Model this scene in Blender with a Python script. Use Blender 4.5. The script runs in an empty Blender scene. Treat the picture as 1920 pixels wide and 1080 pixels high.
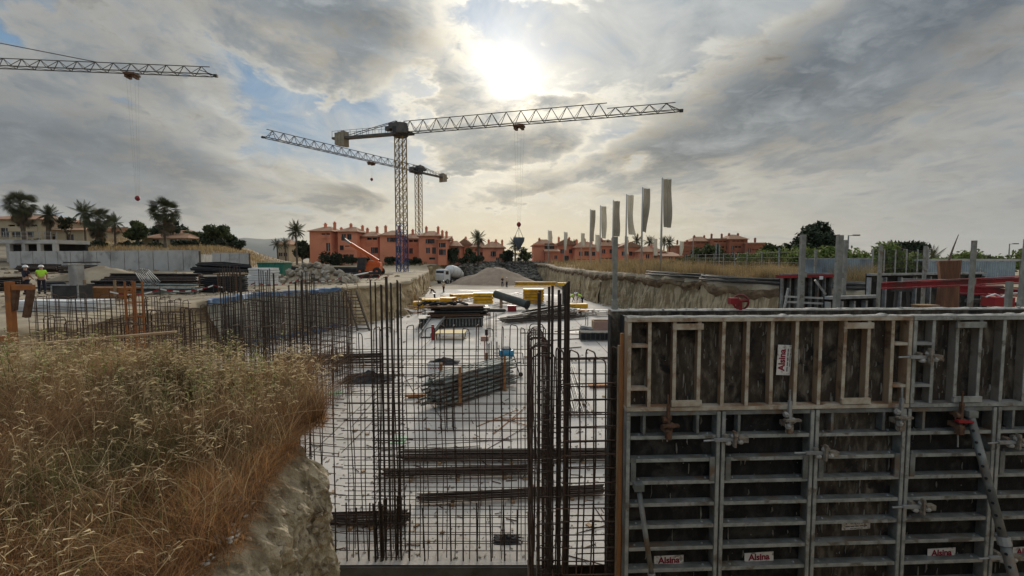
import bpy, math, random
import numpy as np
from mathutils import Vector, Matrix, noise
R = math.radians
rnd = random.Random(7)
S = bpy.context.scene
COL = S.collection

# ------------------------------------------------------------------ camera
EYE = 5.2            # eye height above the basement slab (z = 0)
FPX = 900.0          # focal length in pixels of a 1920 px wide frame
PITCH = math.atan(55.0 / FPX)
cam_d = bpy.data.cameras.new('camera')
cam = bpy.data.objects.new('camera', cam_d); COL.objects.link(cam)
cam_d.sensor_width = 36.0; cam_d.lens = 36.0 * FPX / 1920.0
cam_d.clip_start = 0.05; cam_d.clip_end = 20000
cam.location = (0, 0, EYE); cam.rotation_euler = (R(90) - PITCH, 0, 0)
S.camera = cam
S.view_settings.view_transform = 'Standard'; S.view_settings.look = 'None'
S.view_settings.gamma = 1.0; S.view_settings.exposure = 0.38
S.view_settings.use_curve_mapping = False
S.cycles.max_bounces = 6; S.cycles.diffuse_bounces = 3; S.cycles.glossy_bounces = 2
S.cycles.transmission_bounces = 3; S.cycles.transparent_max_bounces = 6; S.cycles.volume_bounces = 0
S.cycles.use_adaptive_sampling = True; S.cycles.adaptive_threshold = .015; S.cycles.use_denoising = True
S.cycles.caustics_reflective = False; S.cycles.caustics_refractive = False

# ------------------------------------------------------------------ sky
SUN_EL = R(20.0)
class Nd:
    """a socket with arithmetic"""
    tree = None
    def __init__(s, sock): s.s = sock
    @staticmethod
    def m(op, *a, clamp=False):
        n = Nd.tree.nodes.new('ShaderNodeMath'); n.operation = op; n.use_clamp = clamp
        for i, v in enumerate(a):
            if isinstance(v, Nd): Nd.tree.links.new(v.s, n.inputs[i])
            else: n.inputs[i].default_value = v
        return Nd(n.outputs[0])
    def __add__(s, o): return Nd.m('ADD', s, o)
    __radd__ = __add__
    def __mul__(s, o): return Nd.m('MULTIPLY', s, o)
    __rmul__ = __mul__
    def __sub__(s, o): return Nd.m('SUBTRACT', s, o)
    def __rsub__(s, o): return Nd.m('SUBTRACT', o, s)
    def __truediv__(s, o): return Nd.m('DIVIDE', s, o)
def n_step(x, a, b):
    n = Nd.tree.nodes.new('ShaderNodeMapRange'); n.interpolation_type = 'SMOOTHSTEP'
    Nd.tree.links.new(x.s, n.inputs[0]); n.inputs[1].default_value = a; n.inputs[2].default_value = b
    return Nd(n.outputs[0])
def n_noise(vec, scale, detail=6, rough=.55, dist=0.0, out=0, dim='3D'):
    n = Nd.tree.nodes.new('ShaderNodeTexNoise'); n.noise_dimensions = dim; n.inputs['Scale'].default_value = scale
    n.inputs['Detail'].default_value = detail; n.inputs['Roughness'].default_value = rough
    n.inputs['Distortion'].default_value = dist
    if vec is not None: Nd.tree.links.new(vec, n.inputs['Vector'])
    return Nd(n.outputs[out])
def n_vec(x, y, z=0.0):
    n = Nd.tree.nodes.new('ShaderNodeCombineXYZ')
    for i, v in enumerate((x, y, z)):
        if isinstance(v, Nd): Nd.tree.links.new(v.s, n.inputs[i])
        else: n.inputs[i].default_value = v
    return n.outputs[0]
def n_mix(f, a, b, mode='MIX'):
    n = Nd.tree.nodes.new('ShaderNodeMix'); n.data_type = 'RGBA'; n.blend_type = mode; n.clamp_factor = True
    for sock, v in ((n.inputs[0], f), (n.inputs[6], a), (n.inputs[7], b)):
        if isinstance(v, Nd): Nd.tree.links.new(v.s, sock)
        elif isinstance(v, (tuple, list)): sock.default_value = (*v[:3], 1)
        else: sock.default_value = v
    return Nd(n.outputs[2])
def n_scale(c, f):
    n = Nd.tree.nodes.new('ShaderNodeVectorMath'); n.operation = 'SCALE'
    if isinstance(c, Nd): Nd.tree.links.new(c.s, n.inputs[0])
    else: n.inputs[0].default_value = c
    if isinstance(f, Nd): Nd.tree.links.new(f.s, n.inputs['Scale'])
    else: n.inputs['Scale'].default_value = f
    return Nd(n.outputs[0])
def lum(c):
    n = Nd.tree.nodes.new('ShaderNodeRGBToBW'); Nd.tree.links.new(c.s, n.inputs[0]); return Nd(n.outputs[0])
def n_addc(a, b):
    n = Nd.tree.nodes.new('ShaderNodeVectorMath'); n.operation = 'ADD'
    for i, c in enumerate((a, b)):
        if isinstance(c, Nd): Nd.tree.links.new(c.s, n.inputs[i])
        else: n.inputs[i].default_value = c
    return Nd(n.outputs[0])

world = bpy.data.worlds.new('World'); S.world = world; world.use_nodes = True
def build_sky():
    t = world.node_tree; t.nodes.clear(); Nd.tree = t
    sky = t.nodes.new('ShaderNodeTexSky'); sky.sky_type = 'NISHITA'; sky.sun_disc = False
    sky.sun_elevation = SUN_EL; sky.sun_rotation = 0.0
    sky.air_density = 1.0; sky.dust_density = 1.2; sky.ozone_density = 2.0
    tc = t.nodes.new('ShaderNodeTexCoord')
    nrm = t.nodes.new('ShaderNodeVectorMath'); nrm.operation = 'NORMALIZE'
    t.links.new(tc.outputs['Generated'], nrm.inputs[0])
    sp = t.nodes.new('ShaderNodeSeparateXYZ'); t.links.new(nrm.outputs[0], sp.inputs[0])
    x, y, z = (Nd(sp.outputs[i]) for i in range(3))
    az = Nd.m('ARCTAN2', x, y) * (180 / math.pi)
    el = Nd.m('ARCSINE', z) * (180 / math.pi)
    zz = Nd.m('MAXIMUM', z, 0.0) + 0.16
    u, v = x / zz, y / zz                                   # cloud deck seen in perspective
    # the deck drifts in streets that run away from the viewer
    wob = n_noise(n_vec(u * .5 + 31.0, v * .5), 1.0, 2, .5, 0, 0, '2D') - .5
    big = n_noise(n_vec(u * .70 + wob * .6 + v * .12 + 7.0, v * .40 + wob * .5), 1.5, 5, .60, .3, 0, '2D')
    puff = n_noise(n_vec(u * 1.5 + v * .2 + wob + 53.0, v * 1.15), 2.4, 7, .60, .15, 0, '2D')
    wisp = n_noise(n_vec(u * 1.7 - v * .9 + 94.0, v * 1.1 + u * .7), 1.6, 6, .62, .5, 0, '2D')
    mott = n_noise(n_vec(az * .11 + wob * 2 + 44.0, el * .26 + az * .03), 1.0, 5, .58, .2, 0, '2D')
    fine = n_noise(n_vec(az * .35 + puff * 2.0 + 77.0, el * .75 + mott * 2.0), 1.0, 5, .62, .4, 0, '2D')
    az0, el0 = az, el
    ae = n_vec(az + (mott - .5) * 13.0 + (puff - .5) * 5.0, el + (mott - .5) * 5.0 + (puff - .5) * 3.6)
    def blob(acc, a, e, ra, re, tilt=0.0, amp=1.0):
        mp = t.nodes.new('ShaderNodeMapping'); mp.vector_type = 'TEXTURE'; t.links.new(ae, mp.inputs[0])
        mp.inputs['Location'].default_value = (a, e, 0); mp.inputs['Rotation'].default_value = (0, 0, R(tilt)); mp.inputs['Scale'].default_value = (ra, re, 1)
        dp = t.nodes.new('ShaderNodeVectorMath'); dp.operation = 'DOT_PRODUCT'; t.links.new(mp.outputs[0], dp.inputs[0]); t.links.new(mp.outputs[0], dp.inputs[1])
        return Nd.m('MULTIPLY_ADD', Nd.m('POWER', .36788, Nd(dp.outputs['Value'])), amp, acc)
    dens = (big * .34 + puff * .30 + mott * .34 + fine * .14) * 1.12 - .13
    # a broken deck: named masses and gaps of this evening's sky (azimuth, elevation, radii, tilt, weight)
    for b in [(-38, 24, 26, 9, -10, .24), (-15, 22.5, 13, 4.5, -26, .20), (-42, 8.5, 22, 4.4, 2, .30), (-36, 15.5, 14, 3.2, 4, .08),
              (26, 16.5, 17, 4.4, 22, .27), (38, 20, 15, 5.0, 14, .22), (25, 11.8, 16, 2.6, 8, .15), (42, 13.5, 12, 4, 0, .12), (44, 6, 16, 3, 0, .06),
              (-1.0, 12.2, 11, 2.7, 6, .26), (3.5, 17.5, 6.5, 1.0, 2, .22), (-18.8, 6.8, 3.8, 1.7, 3, .28), (2.6, 7.4, 6.2, 1.6, 6, .26),
              (16.5, 11.0, 7.5, 1.7, 2, .18), (36, 9.4, 7, .9, 2, .13), (27, 4.0, 18, .8, 2, .05),
              (-20, 15.0, 15, 3.0, -24, -.27), (-12.5, 18.5, 4.5, 3.6, 50, -.28), (-23, 10.2, 11, 1.8, -10, -.14), (4, 25, 13, 5.5, 0, -.13), (9.5, 13.2, 5, 1.3, 26, -.20), (9, 8.8, 9, 1.0, 18, -.16), (-21, 12.5, 12, 1.6, -22, -.08), (-3, 9.7, 12, .8, 8, -.10), (6, 4.5, 22, 1.5, 0, -.12)]:
        dens = blob(dens, *b)
    cloud = n_step(dens, .46, .60)                           # 0 open, 1 covered
    core = n_step(dens + (puff - .5) * .34 + (fine - .5) * .32, .52, .84)        # thickness
    edge = cloud * (1.0 - n_step(dens, .52, .63))
    veil = n_step(wisp * .55 + puff * .3 + az0 * .0045 + .11, .36, .62)
    dt = y * math.cos(SUN_EL) + z * math.sin(SUN_EL)
    ang = Nd.m('ARCCOSINE', Nd.m('MINIMUM', dt, 1.0)) * (180 / math.pi)
    def gl(w): return Nd.m('POWER', 2.718, (ang / w) * (ang / w) * -1.0)
    far_glow, mid_glow = gl(30.0), gl(12.0)
    near_glow = Nd.m('POWER', 2.718, ang * -.55) * .30 + gl(7.0) * .045 + gl(1.8) * .25
    blue = n_addc(n_scale(Nd(sky.outputs[0]), .014), (.085, .170, .270))
    thin = n_addc((.23, .245, .25), n_scale((.19, .172, .135), far_glow))
    c = n_mix(veil * .80, blue, thin)
    c = n_addc(c, n_scale((.34, .33, .30), (wisp - .5) * (.5 + far_glow)))
    lite = n_addc((.25, .255, .25), n_scale((.25, .225, .175), far_glow))
    dark = n_addc((.102, .124, .146), n_scale((.085, .088, .084), far_glow))
    body = n_mix(core, lite, dark)
    body = n_addc(body, n_scale((.38, .38, .36), (puff - .5) * (1.2 - core * .75) * (.6 + far_glow * .7)))
    body = n_addc(body, n_scale((.44, .43, .40), (fine - .5) * (1.0 - core * .5) * (.6 + far_glow * .9)))
    body = n_addc(body, n_scale((.34, .35, .34), (mott - .5) * (.6 + far_glow * .5)))
    c = n_mix(cloud, c, body)
    c = n_addc(c, n_scale((.34, .30, .21), edge * far_glow * (.35 + mid_glow)))
    c = n_addc(c, n_scale((.60, .55, .46), mid_glow * (1.0 - core * .8) * .20))
    c = n_addc(c, n_scale((3.2, 2.9, 2.4), near_glow * (1.0 - core * .45)))
    hz = Nd.m('POWER', 2.718, Nd.m('ABSOLUTE', el0) * -.15)
    haz = n_addc((.245, .245, .235), n_scale((.74, .545, .20), gl(31.0)))
    c = n_mix(hz * (.86 - cloud * .30), c, haz)
    # overcast decks are lighter overhead than at the rim
    zen = n_step(z, .34, 1.0)
    c = n_scale(c, zen * 1.8 + 1.0)
    c = n_mix(zen * .7, c, n_scale((1.0, .965, .90), Nd.m('MAXIMUM', 0.0, lum(c))))
    bg = t.nodes.new('ShaderNodeBackground'); bg.inputs[1].default_value = 0.10
    cc = n_scale(c, 10.0)
    t.links.new(cc.s, bg.inputs[0])
    out = t.nodes.new('ShaderNodeOutputWorld'); t.links.new(bg.outputs[0], out.inputs[0])
build_sky()
world.cycles.sampling_method = 'MANUAL'; world.cycles.sample_map_resolution = 1024

# ------------------------------------------------------------------ sun (veiled by cloud)
sun_d = bpy.data.lights.new('sun', 'SUN'); sun_d.energy = 2.0; sun_d.angle = R(12); sun_d.color = (1.0, .90, .76)
sun = bpy.data.objects.new('sun', sun_d); COL.objects.link(sun)
sun.rotation_euler = (-(R(90) - SUN_EL), 0, 0)     # light travels towards the viewer (-Y) and down
sun.location = (0, 60, 60)

# ------------------------------------------------------------------ helpers
def at(px, py, d):
    """point seen at a pixel of the photograph, d metres ahead"""
    u, v = (px - 960) / FPX, (540 - py) / FPX
    c, s = math.cos(PITCH), math.sin(PITCH)
    t = d / (c + v * s)
    return Vector((u * t, d, EYE + t * (-s + v * c)))
def on(px, py, z=0.0):
    """point on the level z seen at a pixel"""
    u, v = (px - 960) / FPX, (540 - py) / FPX
    c, s = math.cos(PITCH), math.sin(PITCH)
    t = (z - EYE) / (-s + v * c)
    return Vector((u * t, t * (c + v * s), z))
def sm(x, a, b):
    t = min(1.0, max(0.0, (x - a) / (b - a))); return t * t * (3 - 2 * t)

class MB:
    def __init__(s): s.v = []; s.f = []
    def add(s, vs, fs, M=None):
        o = len(s.v)
        for p in vs: s.v.append(tuple(M @ Vector(p)) if M is not None else tuple(p))
        for f in fs: s.f.append(tuple(i + o for i in f))
        return s
    def box(s, c, size, M=None, rz=0.0):
        x, y, z = (k / 2 for k in size)
        vs = [(a, b, d) for a in (-x, x) for b in (-y, y) for d in (-z, z)]
        T = Matrix.Translation(c) @ Matrix.Rotation(rz, 4, 'Z')
        if M is not None: T = M @ T
        return s.add(vs, [(0,1,3,2),(4,6,7,5),(0,4,5,1),(2,3,7,6),(0,2,6,4),(1,5,7,3)], T)
    def bar(s, p0, p1, w, h=None, up=(0, 0, 1)):
        p0, p1 = Vector(p0), Vector(p1); h = w if h is None else h
        d = p1 - p0; L = d.length
        if L < 1e-6: return s
        d /= L; up = Vector(up)
        if abs(d.dot(up)) > .98: up = Vector((0, 1, 0))
        a = d.cross(up).normalized(); b = a.cross(d)
        T = Matrix((( a.x, d.x, b.x, (p0.x+p1.x)/2), (a.y, d.y, b.y, (p0.y+p1.y)/2), (a.z, d.z, b.z, (p0.z+p1.z)/2), (0,0,0,1)))
        return s.box((0,0,0), (w, L, h), T)
    def tube(s, pts, r, n=6, cap=True):
        pts = [Vector(p) for p in pts]; k = len(pts)
        rs = r if isinstance(r, (list, tuple)) else [r] * k
        o = len(s.v); ref = None
        for i, p in enumerate(pts):
            d = (pts[min(i+1, k-1)] - pts[max(i-1, 0)]).normalized()
            if ref is None:
                ref = Vector((1, 0, 0)) if abs(d.x) < .9 else Vector((0, 1, 0))
            a = (ref - d * ref.dot(d)).normalized(); b = d.cross(a); ref = a
            for j in range(n):
                q = p + (a * math.cos(2*math.pi*j/n) + b * math.sin(2*math.pi*j/n)) * rs[i]
                s.v.append(tuple(q))
        for i in range(k - 1):
            for j in range(n):
                s.f.append((o+i*n+j, o+i*n+(j+1) % n, o+(i+1)*n+(j+1) % n, o+(i+1)*n+j))
        if cap:
            s.f.append(tuple(o+j for j in reversed(range(n)))); s.f.append(tuple(o+(k-1)*n+j for j in range(n)))
        return s
    def lathe(s, prof, n=12, M=None):
        o = len(s.v)
        for r, z in prof:
            for j in range(n):
                p = Vector((r*math.cos(2*math.pi*j/n), r*math.sin(2*math.pi*j/n), z))
                s.v.append(tuple(M @ p) if M is not None else tuple(p))
        for i in range(len(prof)-1):
            for j in range(n):
                s.f.append((o+i*n+j, o+i*n+(j+1)%n, o+(i+1)*n+(j+1)%n, o+(i+1)*n+j))
        s.f.append(tuple(o+j for j in reversed(range(n)))); s.f.append(tuple(o+(len(prof)-1)*n+j for j in range(n)))
        return s
    def quad(s, a, b, c, d): return s.add([a, b, c, d], [(0, 1, 2, 3)])
    def prism(s, poly, z0, z1, M=None):
        n = len(poly)
        vs = [(x, y, z0) for x, y in poly] + [(x, y, z1) for x, y in poly]
        fs = [tuple(reversed(range(n))), tuple(range(n, 2*n))] + [(i, (i+1)%n, n+(i+1)%n, n+i) for i in range(n)]
        return s.add(vs, fs, M)
    def mesh(s, name, smooth=False):
        me = bpy.data.meshes.new(name); me.from_pydata(s.v, [], s.f); me.update()
        if smooth: me.polygons.foreach_set('use_smooth', [True] * len(me.polygons))
        return me

def link(name, me, m=None, parent=None, loc=None, rot=None):
    o = bpy.data.objects.new(name, me)
    COL.objects.link(o)
    if m is not None and me is not None and not me.materials: me.materials.append(m)
    if parent is not None: o.parent = parent
    if loc is not None: o.location = loc
    if rot is not None: o.rotation_euler = rot
    return o
def obj(name, mb, m, parent=None, loc=None, rot=None, smooth=False):
    return link(name, mb.mesh(name, smooth), m, parent, loc, rot)
def tag(o, label, cat=None, group=None, kind=None):
    if label: o['label'] = label
    if cat: o['category'] = cat
    if group: o['group'] = group
    if kind: o['kind'] = kind
    return o
def thing(name, label, cat, loc=(0, 0, 0), rz=0.0, group=None):
    o = bpy.data.objects.new(name, None); COL.objects.link(o); o.empty_display_size = .2
    o.location = loc; o.rotation_euler = (0, 0, rz)
    return tag(o, label, cat, group)
def struct(name, mb, m, label=None, smooth=False):
    o = obj(name, mb, m, smooth=smooth); o['kind'] = 'structure'
    if label: o['label'] = label
    return o
_bars = {}
def rod(name, p0, p1, r, m, parent=None, n=6):
    """a round bar that shares one mesh with all bars of its material"""
    key = (m.name, n)
    if key not in _bars:
        mb = MB(); mb.tube([(0,0,0), (0,0,1)], 1.0, n)
        me = mb.mesh('round_bar', True); me.materials.append(m); _bars[key] = me
    p0, p1 = Vector(p0), Vector(p1); d = p1 - p0
    o = bpy.data.objects.new(name, _bars[key]); COL.objects.link(o)
    o.rotation_mode = 'QUATERNION'; o.rotation_quaternion = Vector((0,0,1)).rotation_difference(d)
    o.location = p0; o.scale = (r, r, d.length)
    if parent is not None: o.parent = parent
    return o
_boxes = {}
def block(name, p0, p1, w, h, m, parent=None, up=(0, 0, 1)):
    """a square-section bar that shares one mesh with all of its material"""
    if m.name not in _boxes:
        mb = MB(); mb.box((0, .5, 0), (1, 1, 1)); me = mb.mesh('square_bar'); me.materials.append(m); _boxes[m.name] = me
    p0, p1 = Vector(p0), Vector(p1); d = p1 - p0; L = d.length; d = d / L; up = Vector(up)
    if abs(d.dot(up)) > .98: up = Vector((0, 1, 0))
    a = d.cross(up).normalized(); b = a.cross(d)
    o = bpy.data.objects.new(name, _boxes[m.name]); COL.objects.link(o)
    M = Matrix(((a.x, d.x, b.x, 0), (a.y, d.y, b.y, 0), (a.z, d.z, b.z, 0), (0, 0, 0, 1)))
    o.rotation_mode = 'QUATERNION'; o.rotation_quaternion = M.to_quaternion()
    o.location = p0; o.scale = (w, L, h)
    if parent is not None: o.parent = parent
    return o
def copy_tree(o, parent=None):
    c = o.copy(); COL.objects.link(c); c.parent = parent
    for ch in list(o.children): copy_tree(ch, c)
    return c

# ------------------------------------------------------------------ materials
def mat(name, c1, c2=None, scale=2.0, rough=.8, bump=0.0, bscale=None, metal=0.0, lo=.35, hi=.65, c3=None, s3=.3, rand=0.0, island=0.0,
        trans=0.0, spec=.3, stretch=None, detail=6):
    m = bpy.data.materials.new(name); m.use_nodes = True
    t = m.node_tree; t.nodes.clear(); Nd.tree = t
    geo = t.nodes.new('ShaderNodeNewGeometry')
    vec = geo.outputs['Position']
    if stretch:
        mp = t.nodes.new('ShaderNodeVectorMath'); mp.operation = 'MULTIPLY'; t.links.new(vec, mp.inputs[0]); mp.inputs[1].default_value = stretch
        vec = mp.outputs[0]
    if c2 is not None:
        f = n_step(n_noise(vec, scale, detail, .6), lo, hi)
        c = n_mix(f, c1, c2)
    else:
        c = n_mix(0.0, c1, c1)
    if c3 is not None:
        f3 = n_step(n_noise(geo.outputs['Position'], s3, 5, .6, .4), .52, .66)
        c = n_mix(f3, c, c3)
    if rand:
        oi = t.nodes.new('ShaderNodeObjectInfo')
        c = n_scale(c, Nd(oi.outputs['Random']) * (2*rand) + (1.0 - rand))
    if island:
        c = n_scale(c, Nd(geo.outputs['Random Per Island']) * (2*island) + (1.0 - island))
    b = t.nodes.new('ShaderNodeBsdfPrincipled')
    t.links.new(c.s, b.inputs['Base Color']); b.inputs['Roughness'].default_value = rough
    b.inputs['Metallic'].default_value = metal; b.inputs['Specular IOR Level'].default_value = spec
    if bump:
        h = n_noise(vec, bscale or scale * 4, 6, .65)
        bn = t.nodes.new('ShaderNodeBump'); bn.inputs['Strength'].default_value = min(1.0, bump); bn.inputs['Distance'].default_value = .04 * max(1.0, bump)
        t.links.new(h.s, bn.inputs['Height']); t.links.new(bn.outputs[0], b.inputs['Normal'])
    sh = b.outputs[0]
    if trans:
        tr = t.nodes.new('ShaderNodeBsdfTranslucent'); t.links.new(c.s, tr.inputs[0])
        mx = t.nodes.new('ShaderNodeMixShader'); mx.inputs[0].default_value = trans
        t.links.new(sh, mx.inputs[1]); t.links.new(tr.outputs[0], mx.inputs[2]); sh = mx.outputs[0]
    out = t.nodes.new('ShaderNodeOutputMaterial'); t.links.new(sh, out.inputs[0])
    return m

m_soil = mat('soil', (.27, .215, .145), (.39, .325, .23), .35, .95, .8, 3.0, c3=(.185, .145, .095), s3=.16, detail=9)
m_bank = mat('cut_earth', (.28, .21, .12), (.48, .38, .235), .9, .95, 2.0, 3.0, c3=(.25, .19, .115), s3=.35, stretch=(1.6, 1.6, .6), detail=9)
m_teeth = mat('scraped_earth', (.19, .145, .08), (.42, .335, .21), 2.6, .95, 2.0, 3.0, lo=.40, hi=.60, c3=(.22, .155, .085), s3=.5, stretch=(1.8, 1.8, .07), detail=5)
m_rockface = mat('rocky_earth', (.30, .24, .15), (.70, .60, .43), 7.0, .95, 2.2, 16.0, lo=.36, hi=.64, c3=(.20, .155, .10), s3=3.5, stretch=(1, 1, .6), detail=9)
def slab_mat():
    m = bpy.data.materials.new('slab_concrete'); m.use_nodes = True; t = m.node_tree; t.nodes.clear(); Nd.tree = t
    pos = t.nodes.new('ShaderNodeNewGeometry').outputs['Position']
    c = n_mix(n_step(n_noise(pos, .45, 8, .65), .35, .68), (.54, .505, .465), (.41, .38, .345))
    c = n_mix(n_step(n_noise(pos, .17, 6, .6, .8), .52, .70), c, (.34, .31, .27))          # damp and dusty areas
    c = n_mix(n_step(n_noise(pos, 2.6, 6, .7, 1.2), .56, .70) * .75, c, (.34, .31, .275))      # boot and mud marks
    c = n_mix(n_step(n_noise(pos, 1.1, 4, .6, 2.5), .62, .70) * .6, c, (.36, .27, .19))        # rust wash
    c = n_mix(n_step(n_noise(pos, 38.0, 3, .6), .60, .72) * .6, c, (.25, .235, .215))          # grit
    b = t.nodes.new('ShaderNodeBsdfPrincipled'); t.links.new(c.s, b.inputs['Base Color'])
    rg_ = n_step(n_noise(pos, .17, 6, .6, .8), .52, .70) * -.35 + .88; t.links.new(rg_.s, b.inputs['Roughness']); b.inputs['Specular IOR Level'].default_value = .3
    bn = t.nodes.new('ShaderNodeBump'); bn.inputs['Strength'].default_value = .5; bn.inputs['Distance'].default_value = .03
    h = n_noise(pos, 6.0, 8, .7); t.links.new(h.s, bn.inputs['Height']); t.links.new(bn.outputs[0], b.inputs['Normal'])
    o = t.nodes.new('ShaderNodeOutputMaterial'); t.links.new(b.outputs[0], o.inputs[0]); return m
m_slab = slab_mat()
m_conc = mat('grey_concrete', (.52, .505, .475), (.43, .415, .385), .7, .9, .3, 5.0, c3=(.27, .26, .245), s3=.35)
m_conc_dark = mat('dark_concrete', (.075, .07, .062), (.12, .11, .10), 2.0, .9, .3)  # darker concrete for the slab edge and the wall core
m_rebar = mat('rusty_rebar', (.045, .028, .020), (.085, .047, .030), 6.0, .75, 0, rand=.25)
m_rebar_d = mat('dark_rebar', (.032, .024, .019), (.06, .040, .029), 5.0, .7, 0, rand=.25)
m_galv = mat('galvanised_steel', (.27, .275, .27), (.38, .385, .375), 6.0, .55, .1, metal=.35, c3=(.20, .185, .16), s3=4.0)
m_frame = mat('panel_steel', (.13, .135, .125), (.27, .275, .255), 5.0, .6, .2, metal=.25, lo=.35, hi=.7, c3=(.17, .12, .08), s3=2.2)
m_ochre_frame = mat('rusty_panel_steel', (.50, .44, .35), (.27, .155, .085), 2.3, .75, .2, lo=.42, hi=.60, c3=(.17, .10, .06), s3=3.0, stretch=(1, 1, .45))
m_ply = mat('dirty_plywood', (.060, .046, .034), (.21, .175, .13), 9.0, .85, .6, 22.0, lo=.42, hi=.72, c3=(.024, .020, .018), s3=3.2, detail=10, stretch=(1.4, 1.4, .5))
m_ply_d = mat('black_plywood', (.014, .013, .012), (.050, .044, .038), 8.0, .75, .4, 18.0, lo=.45, hi=.8, c3=(.065, .058, .048), s3=2.6, detail=10, stretch=(1.3, 1.3, .6))
m_cement = mat('cement_crust', (.55, .52, .47), (.36, .34, .30), 14.0, .95, 1.0, 30.0)
m_rust = mat('rusted_iron', (.095, .048, .028), (.15, .085, .052), 12.0, .85, .4)
m_redpaint = mat('red_paint', (.30, .020, .025), (.22, .018, .02), 3.0, .5, 0, c3=(.13, .03, .025), s3=3.0)
m_wood = mat('old_timber', (.26, .165, .09), (.36, .25, .15), 3.0, .85, .2, rand=.15, stretch=(1, 1, 1))
m_wood_or = mat('orange_timber', (.38, .17, .06), (.30, .13, .05), 3.0, .8, .2, rand=.1)
m_orange = mat('orange_paint', (.36, .13, .035), (.24, .09, .03), 4.0, .6, 0, c3=(.2, .1, .05), s3=3.0)
m_yellow = mat('yellow_paint', (.72, .40, .02), (.60, .32, .02), 2.0, .55, 0, rand=.08, c3=(.42, .26, .06), s3=1.2)
m_white = mat('white_panel', (.72, .72, .71), (.62, .62, .61), 2.0, .7, .1)
m_sticker = mat('sticker_white', (.72, .68, .62), (.42, .38, .32), 9.0, .7, lo=.45, hi=.8, c3=(.30, .26, .21), s3=14.0)
m_letter = mat('letter_red', (.23, .012, .03), None, rough=.6)
m_letter_grey = mat('letter_grey', (.12, .10, .10), None, rough=.6)
m_black = mat('black_rubber', (.018, .018, .018), (.03, .029, .028), 4.0, .75)
m_dark = mat('dark_steel', (.035, .034, .034), (.06, .057, .053), 3.0, .65, .1)
m_crane = mat('crane_steel', (.085, .082, .080), (.13, .115, .10), 1.2, .6)
m_crane_y = mat('crane_yellow', (.30, .20, .05), (.20, .13, .04), 1.5, .6)
m_crane_b = mat('crane_blue', (.045, .06, .17), (.06, .07, .14), 1.5, .6)
m_ballast = mat('ballast_concrete', (.36, .30, .22), (.28, .24, .18), 1.5, .9)
m_red_wall = mat('terracotta_render', (.82, .315, .185), (.72, .27, .155), .12, .9, 0, c3=(.58, .215, .13), s3=.2, rand=.06)
m_roof = mat('clay_tiles', (.28, .15, .09), (.36, .21, .13), 1.5, .9, .4, 4.0, stretch=(3, .4, .4))
m_glass = mat('dark_window', (.025, .022, .022), (.05, .04, .04), .6, .25, spec=.5)
m_cream = mat('cream_render', (.52, .43, .29), (.46, .38, .26), .3, .9)
m_flag = mat('flag_cloth', (.44, .42, .35), (.38, .36, .29), .8, .9, trans=.35)
m_flag_d = mat('faded_flag_cloth', (.23, .215, .17), (.28, .26, .21), .8, .9, trans=.3)
m_pole = mat('white_pole', (.80, .79, .76), None, rough=.5)
m_bark = mat('bark', (.10, .075, .055), (.15, .12, .09), 3.0, .95, .6)
m_palm = mat('palm_leaf', (.050, .062, .028), (.075, .080, .038), .6, .7, trans=.15, rand=.3)
m_palm_dead = mat('dead_palm_leaf', (.12, .095, .06), (.085, .07, .045), .8, .9, rand=.2)
m_leaf = mat('leaf', (.045, .062, .022), (.085, .10, .035), .9, .75, trans=.2, island=.45)
m_leaf_l = mat('light_leaf', (.10, .15, .035), (.18, .21, .06), .9, .75, trans=.25, island=.45)
m_leaf_d = mat('dark_leaf', (.022, .034, .018), (.040, .054, .024), .9, .75, trans=.12, island=.4)
m_drygrass = mat('dry_grass', (.40, .30, .155), (.30, .205, .10), .5, .9, trans=.3, island=.4)
m_stone = mat('rubble_stone', (.27, .235, .185), (.36, .32, .26), 1.5, .95, .8, 6.0, rand=.25)
m_stone_d = mat('dark_stone', (.10, .095, .082), (.16, .15, .13), .8, .95, .5, 3.0, island=.5)
m_gravel = mat('gravel_heap', (.36, .28, .21), (.30, .235, .18), 1.0, .95, .9, 6.0)
m_net = mat('black_net', (.016, .016, .018), (.03, .03, .032), 1.0, .9)
m_tarp = mat('blue_tarp', (.07, .13, .24), (.13, .20, .30), 2.5, .6, .5, 6.0, c3=(.25, .25, .22), s3=1.6)
m_sheet = mat('grey_ground_sheet', (.22, .21, .17), (.33, .31, .25), .7, .9, .5, 2.0, stretch=(2.0, 2.0, .35), c3=(.11, .11, .10), s3=.3)
m_green = mat('green_paint', (.03, .16, .12), (.04, .20, .15), 2.0, .5)
m_lime = mat('lime_cloth', (.45, .80, .06), (.38, .70, .05), 6.0, .8)
m_navy = mat('navy_cloth', (.018, .020, .035), (.03, .03, .045), 6.0, .9)
m_skin = mat('skin', (.42, .24, .16), None, rough=.6)
m_helmet = mat('helmet_white', (.75, .74, .72), None, rough=.35)
m_blue = mat('blue_paint', (.04, .20, .34), (.05, .24, .38), 3.0, .5)
m_mint = mat('mint_paint', (.38, .62, .38), (.34, .55, .35), 3.0, .8)
m_corr = mat('corrugated_metal', (.33, .39, .42), (.25, .30, .33), 1.2, .5, metal=.3, c3=(.18, .20, .21), s3=.6)
m_hill = mat('far_hill', (.16, .17, .15), (.20, .20, .18), .004, .95)
m_tyre = m_black
m_post = mat('weathered_post', (.20, .20, .175), (.31, .305, .27), 5.0, .7, .1, metal=.1, c3=(.17, .14, .105), s3=5.0)
m_lip = mat('lit_steel_edge', (.24, .245, .22), (.38, .375, .335), 9.0, .65, .3, c3=(.15, .13, .10), s3=5.0, detail=9)  # front edges painted paler, light on the flanges put into the colour
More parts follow.
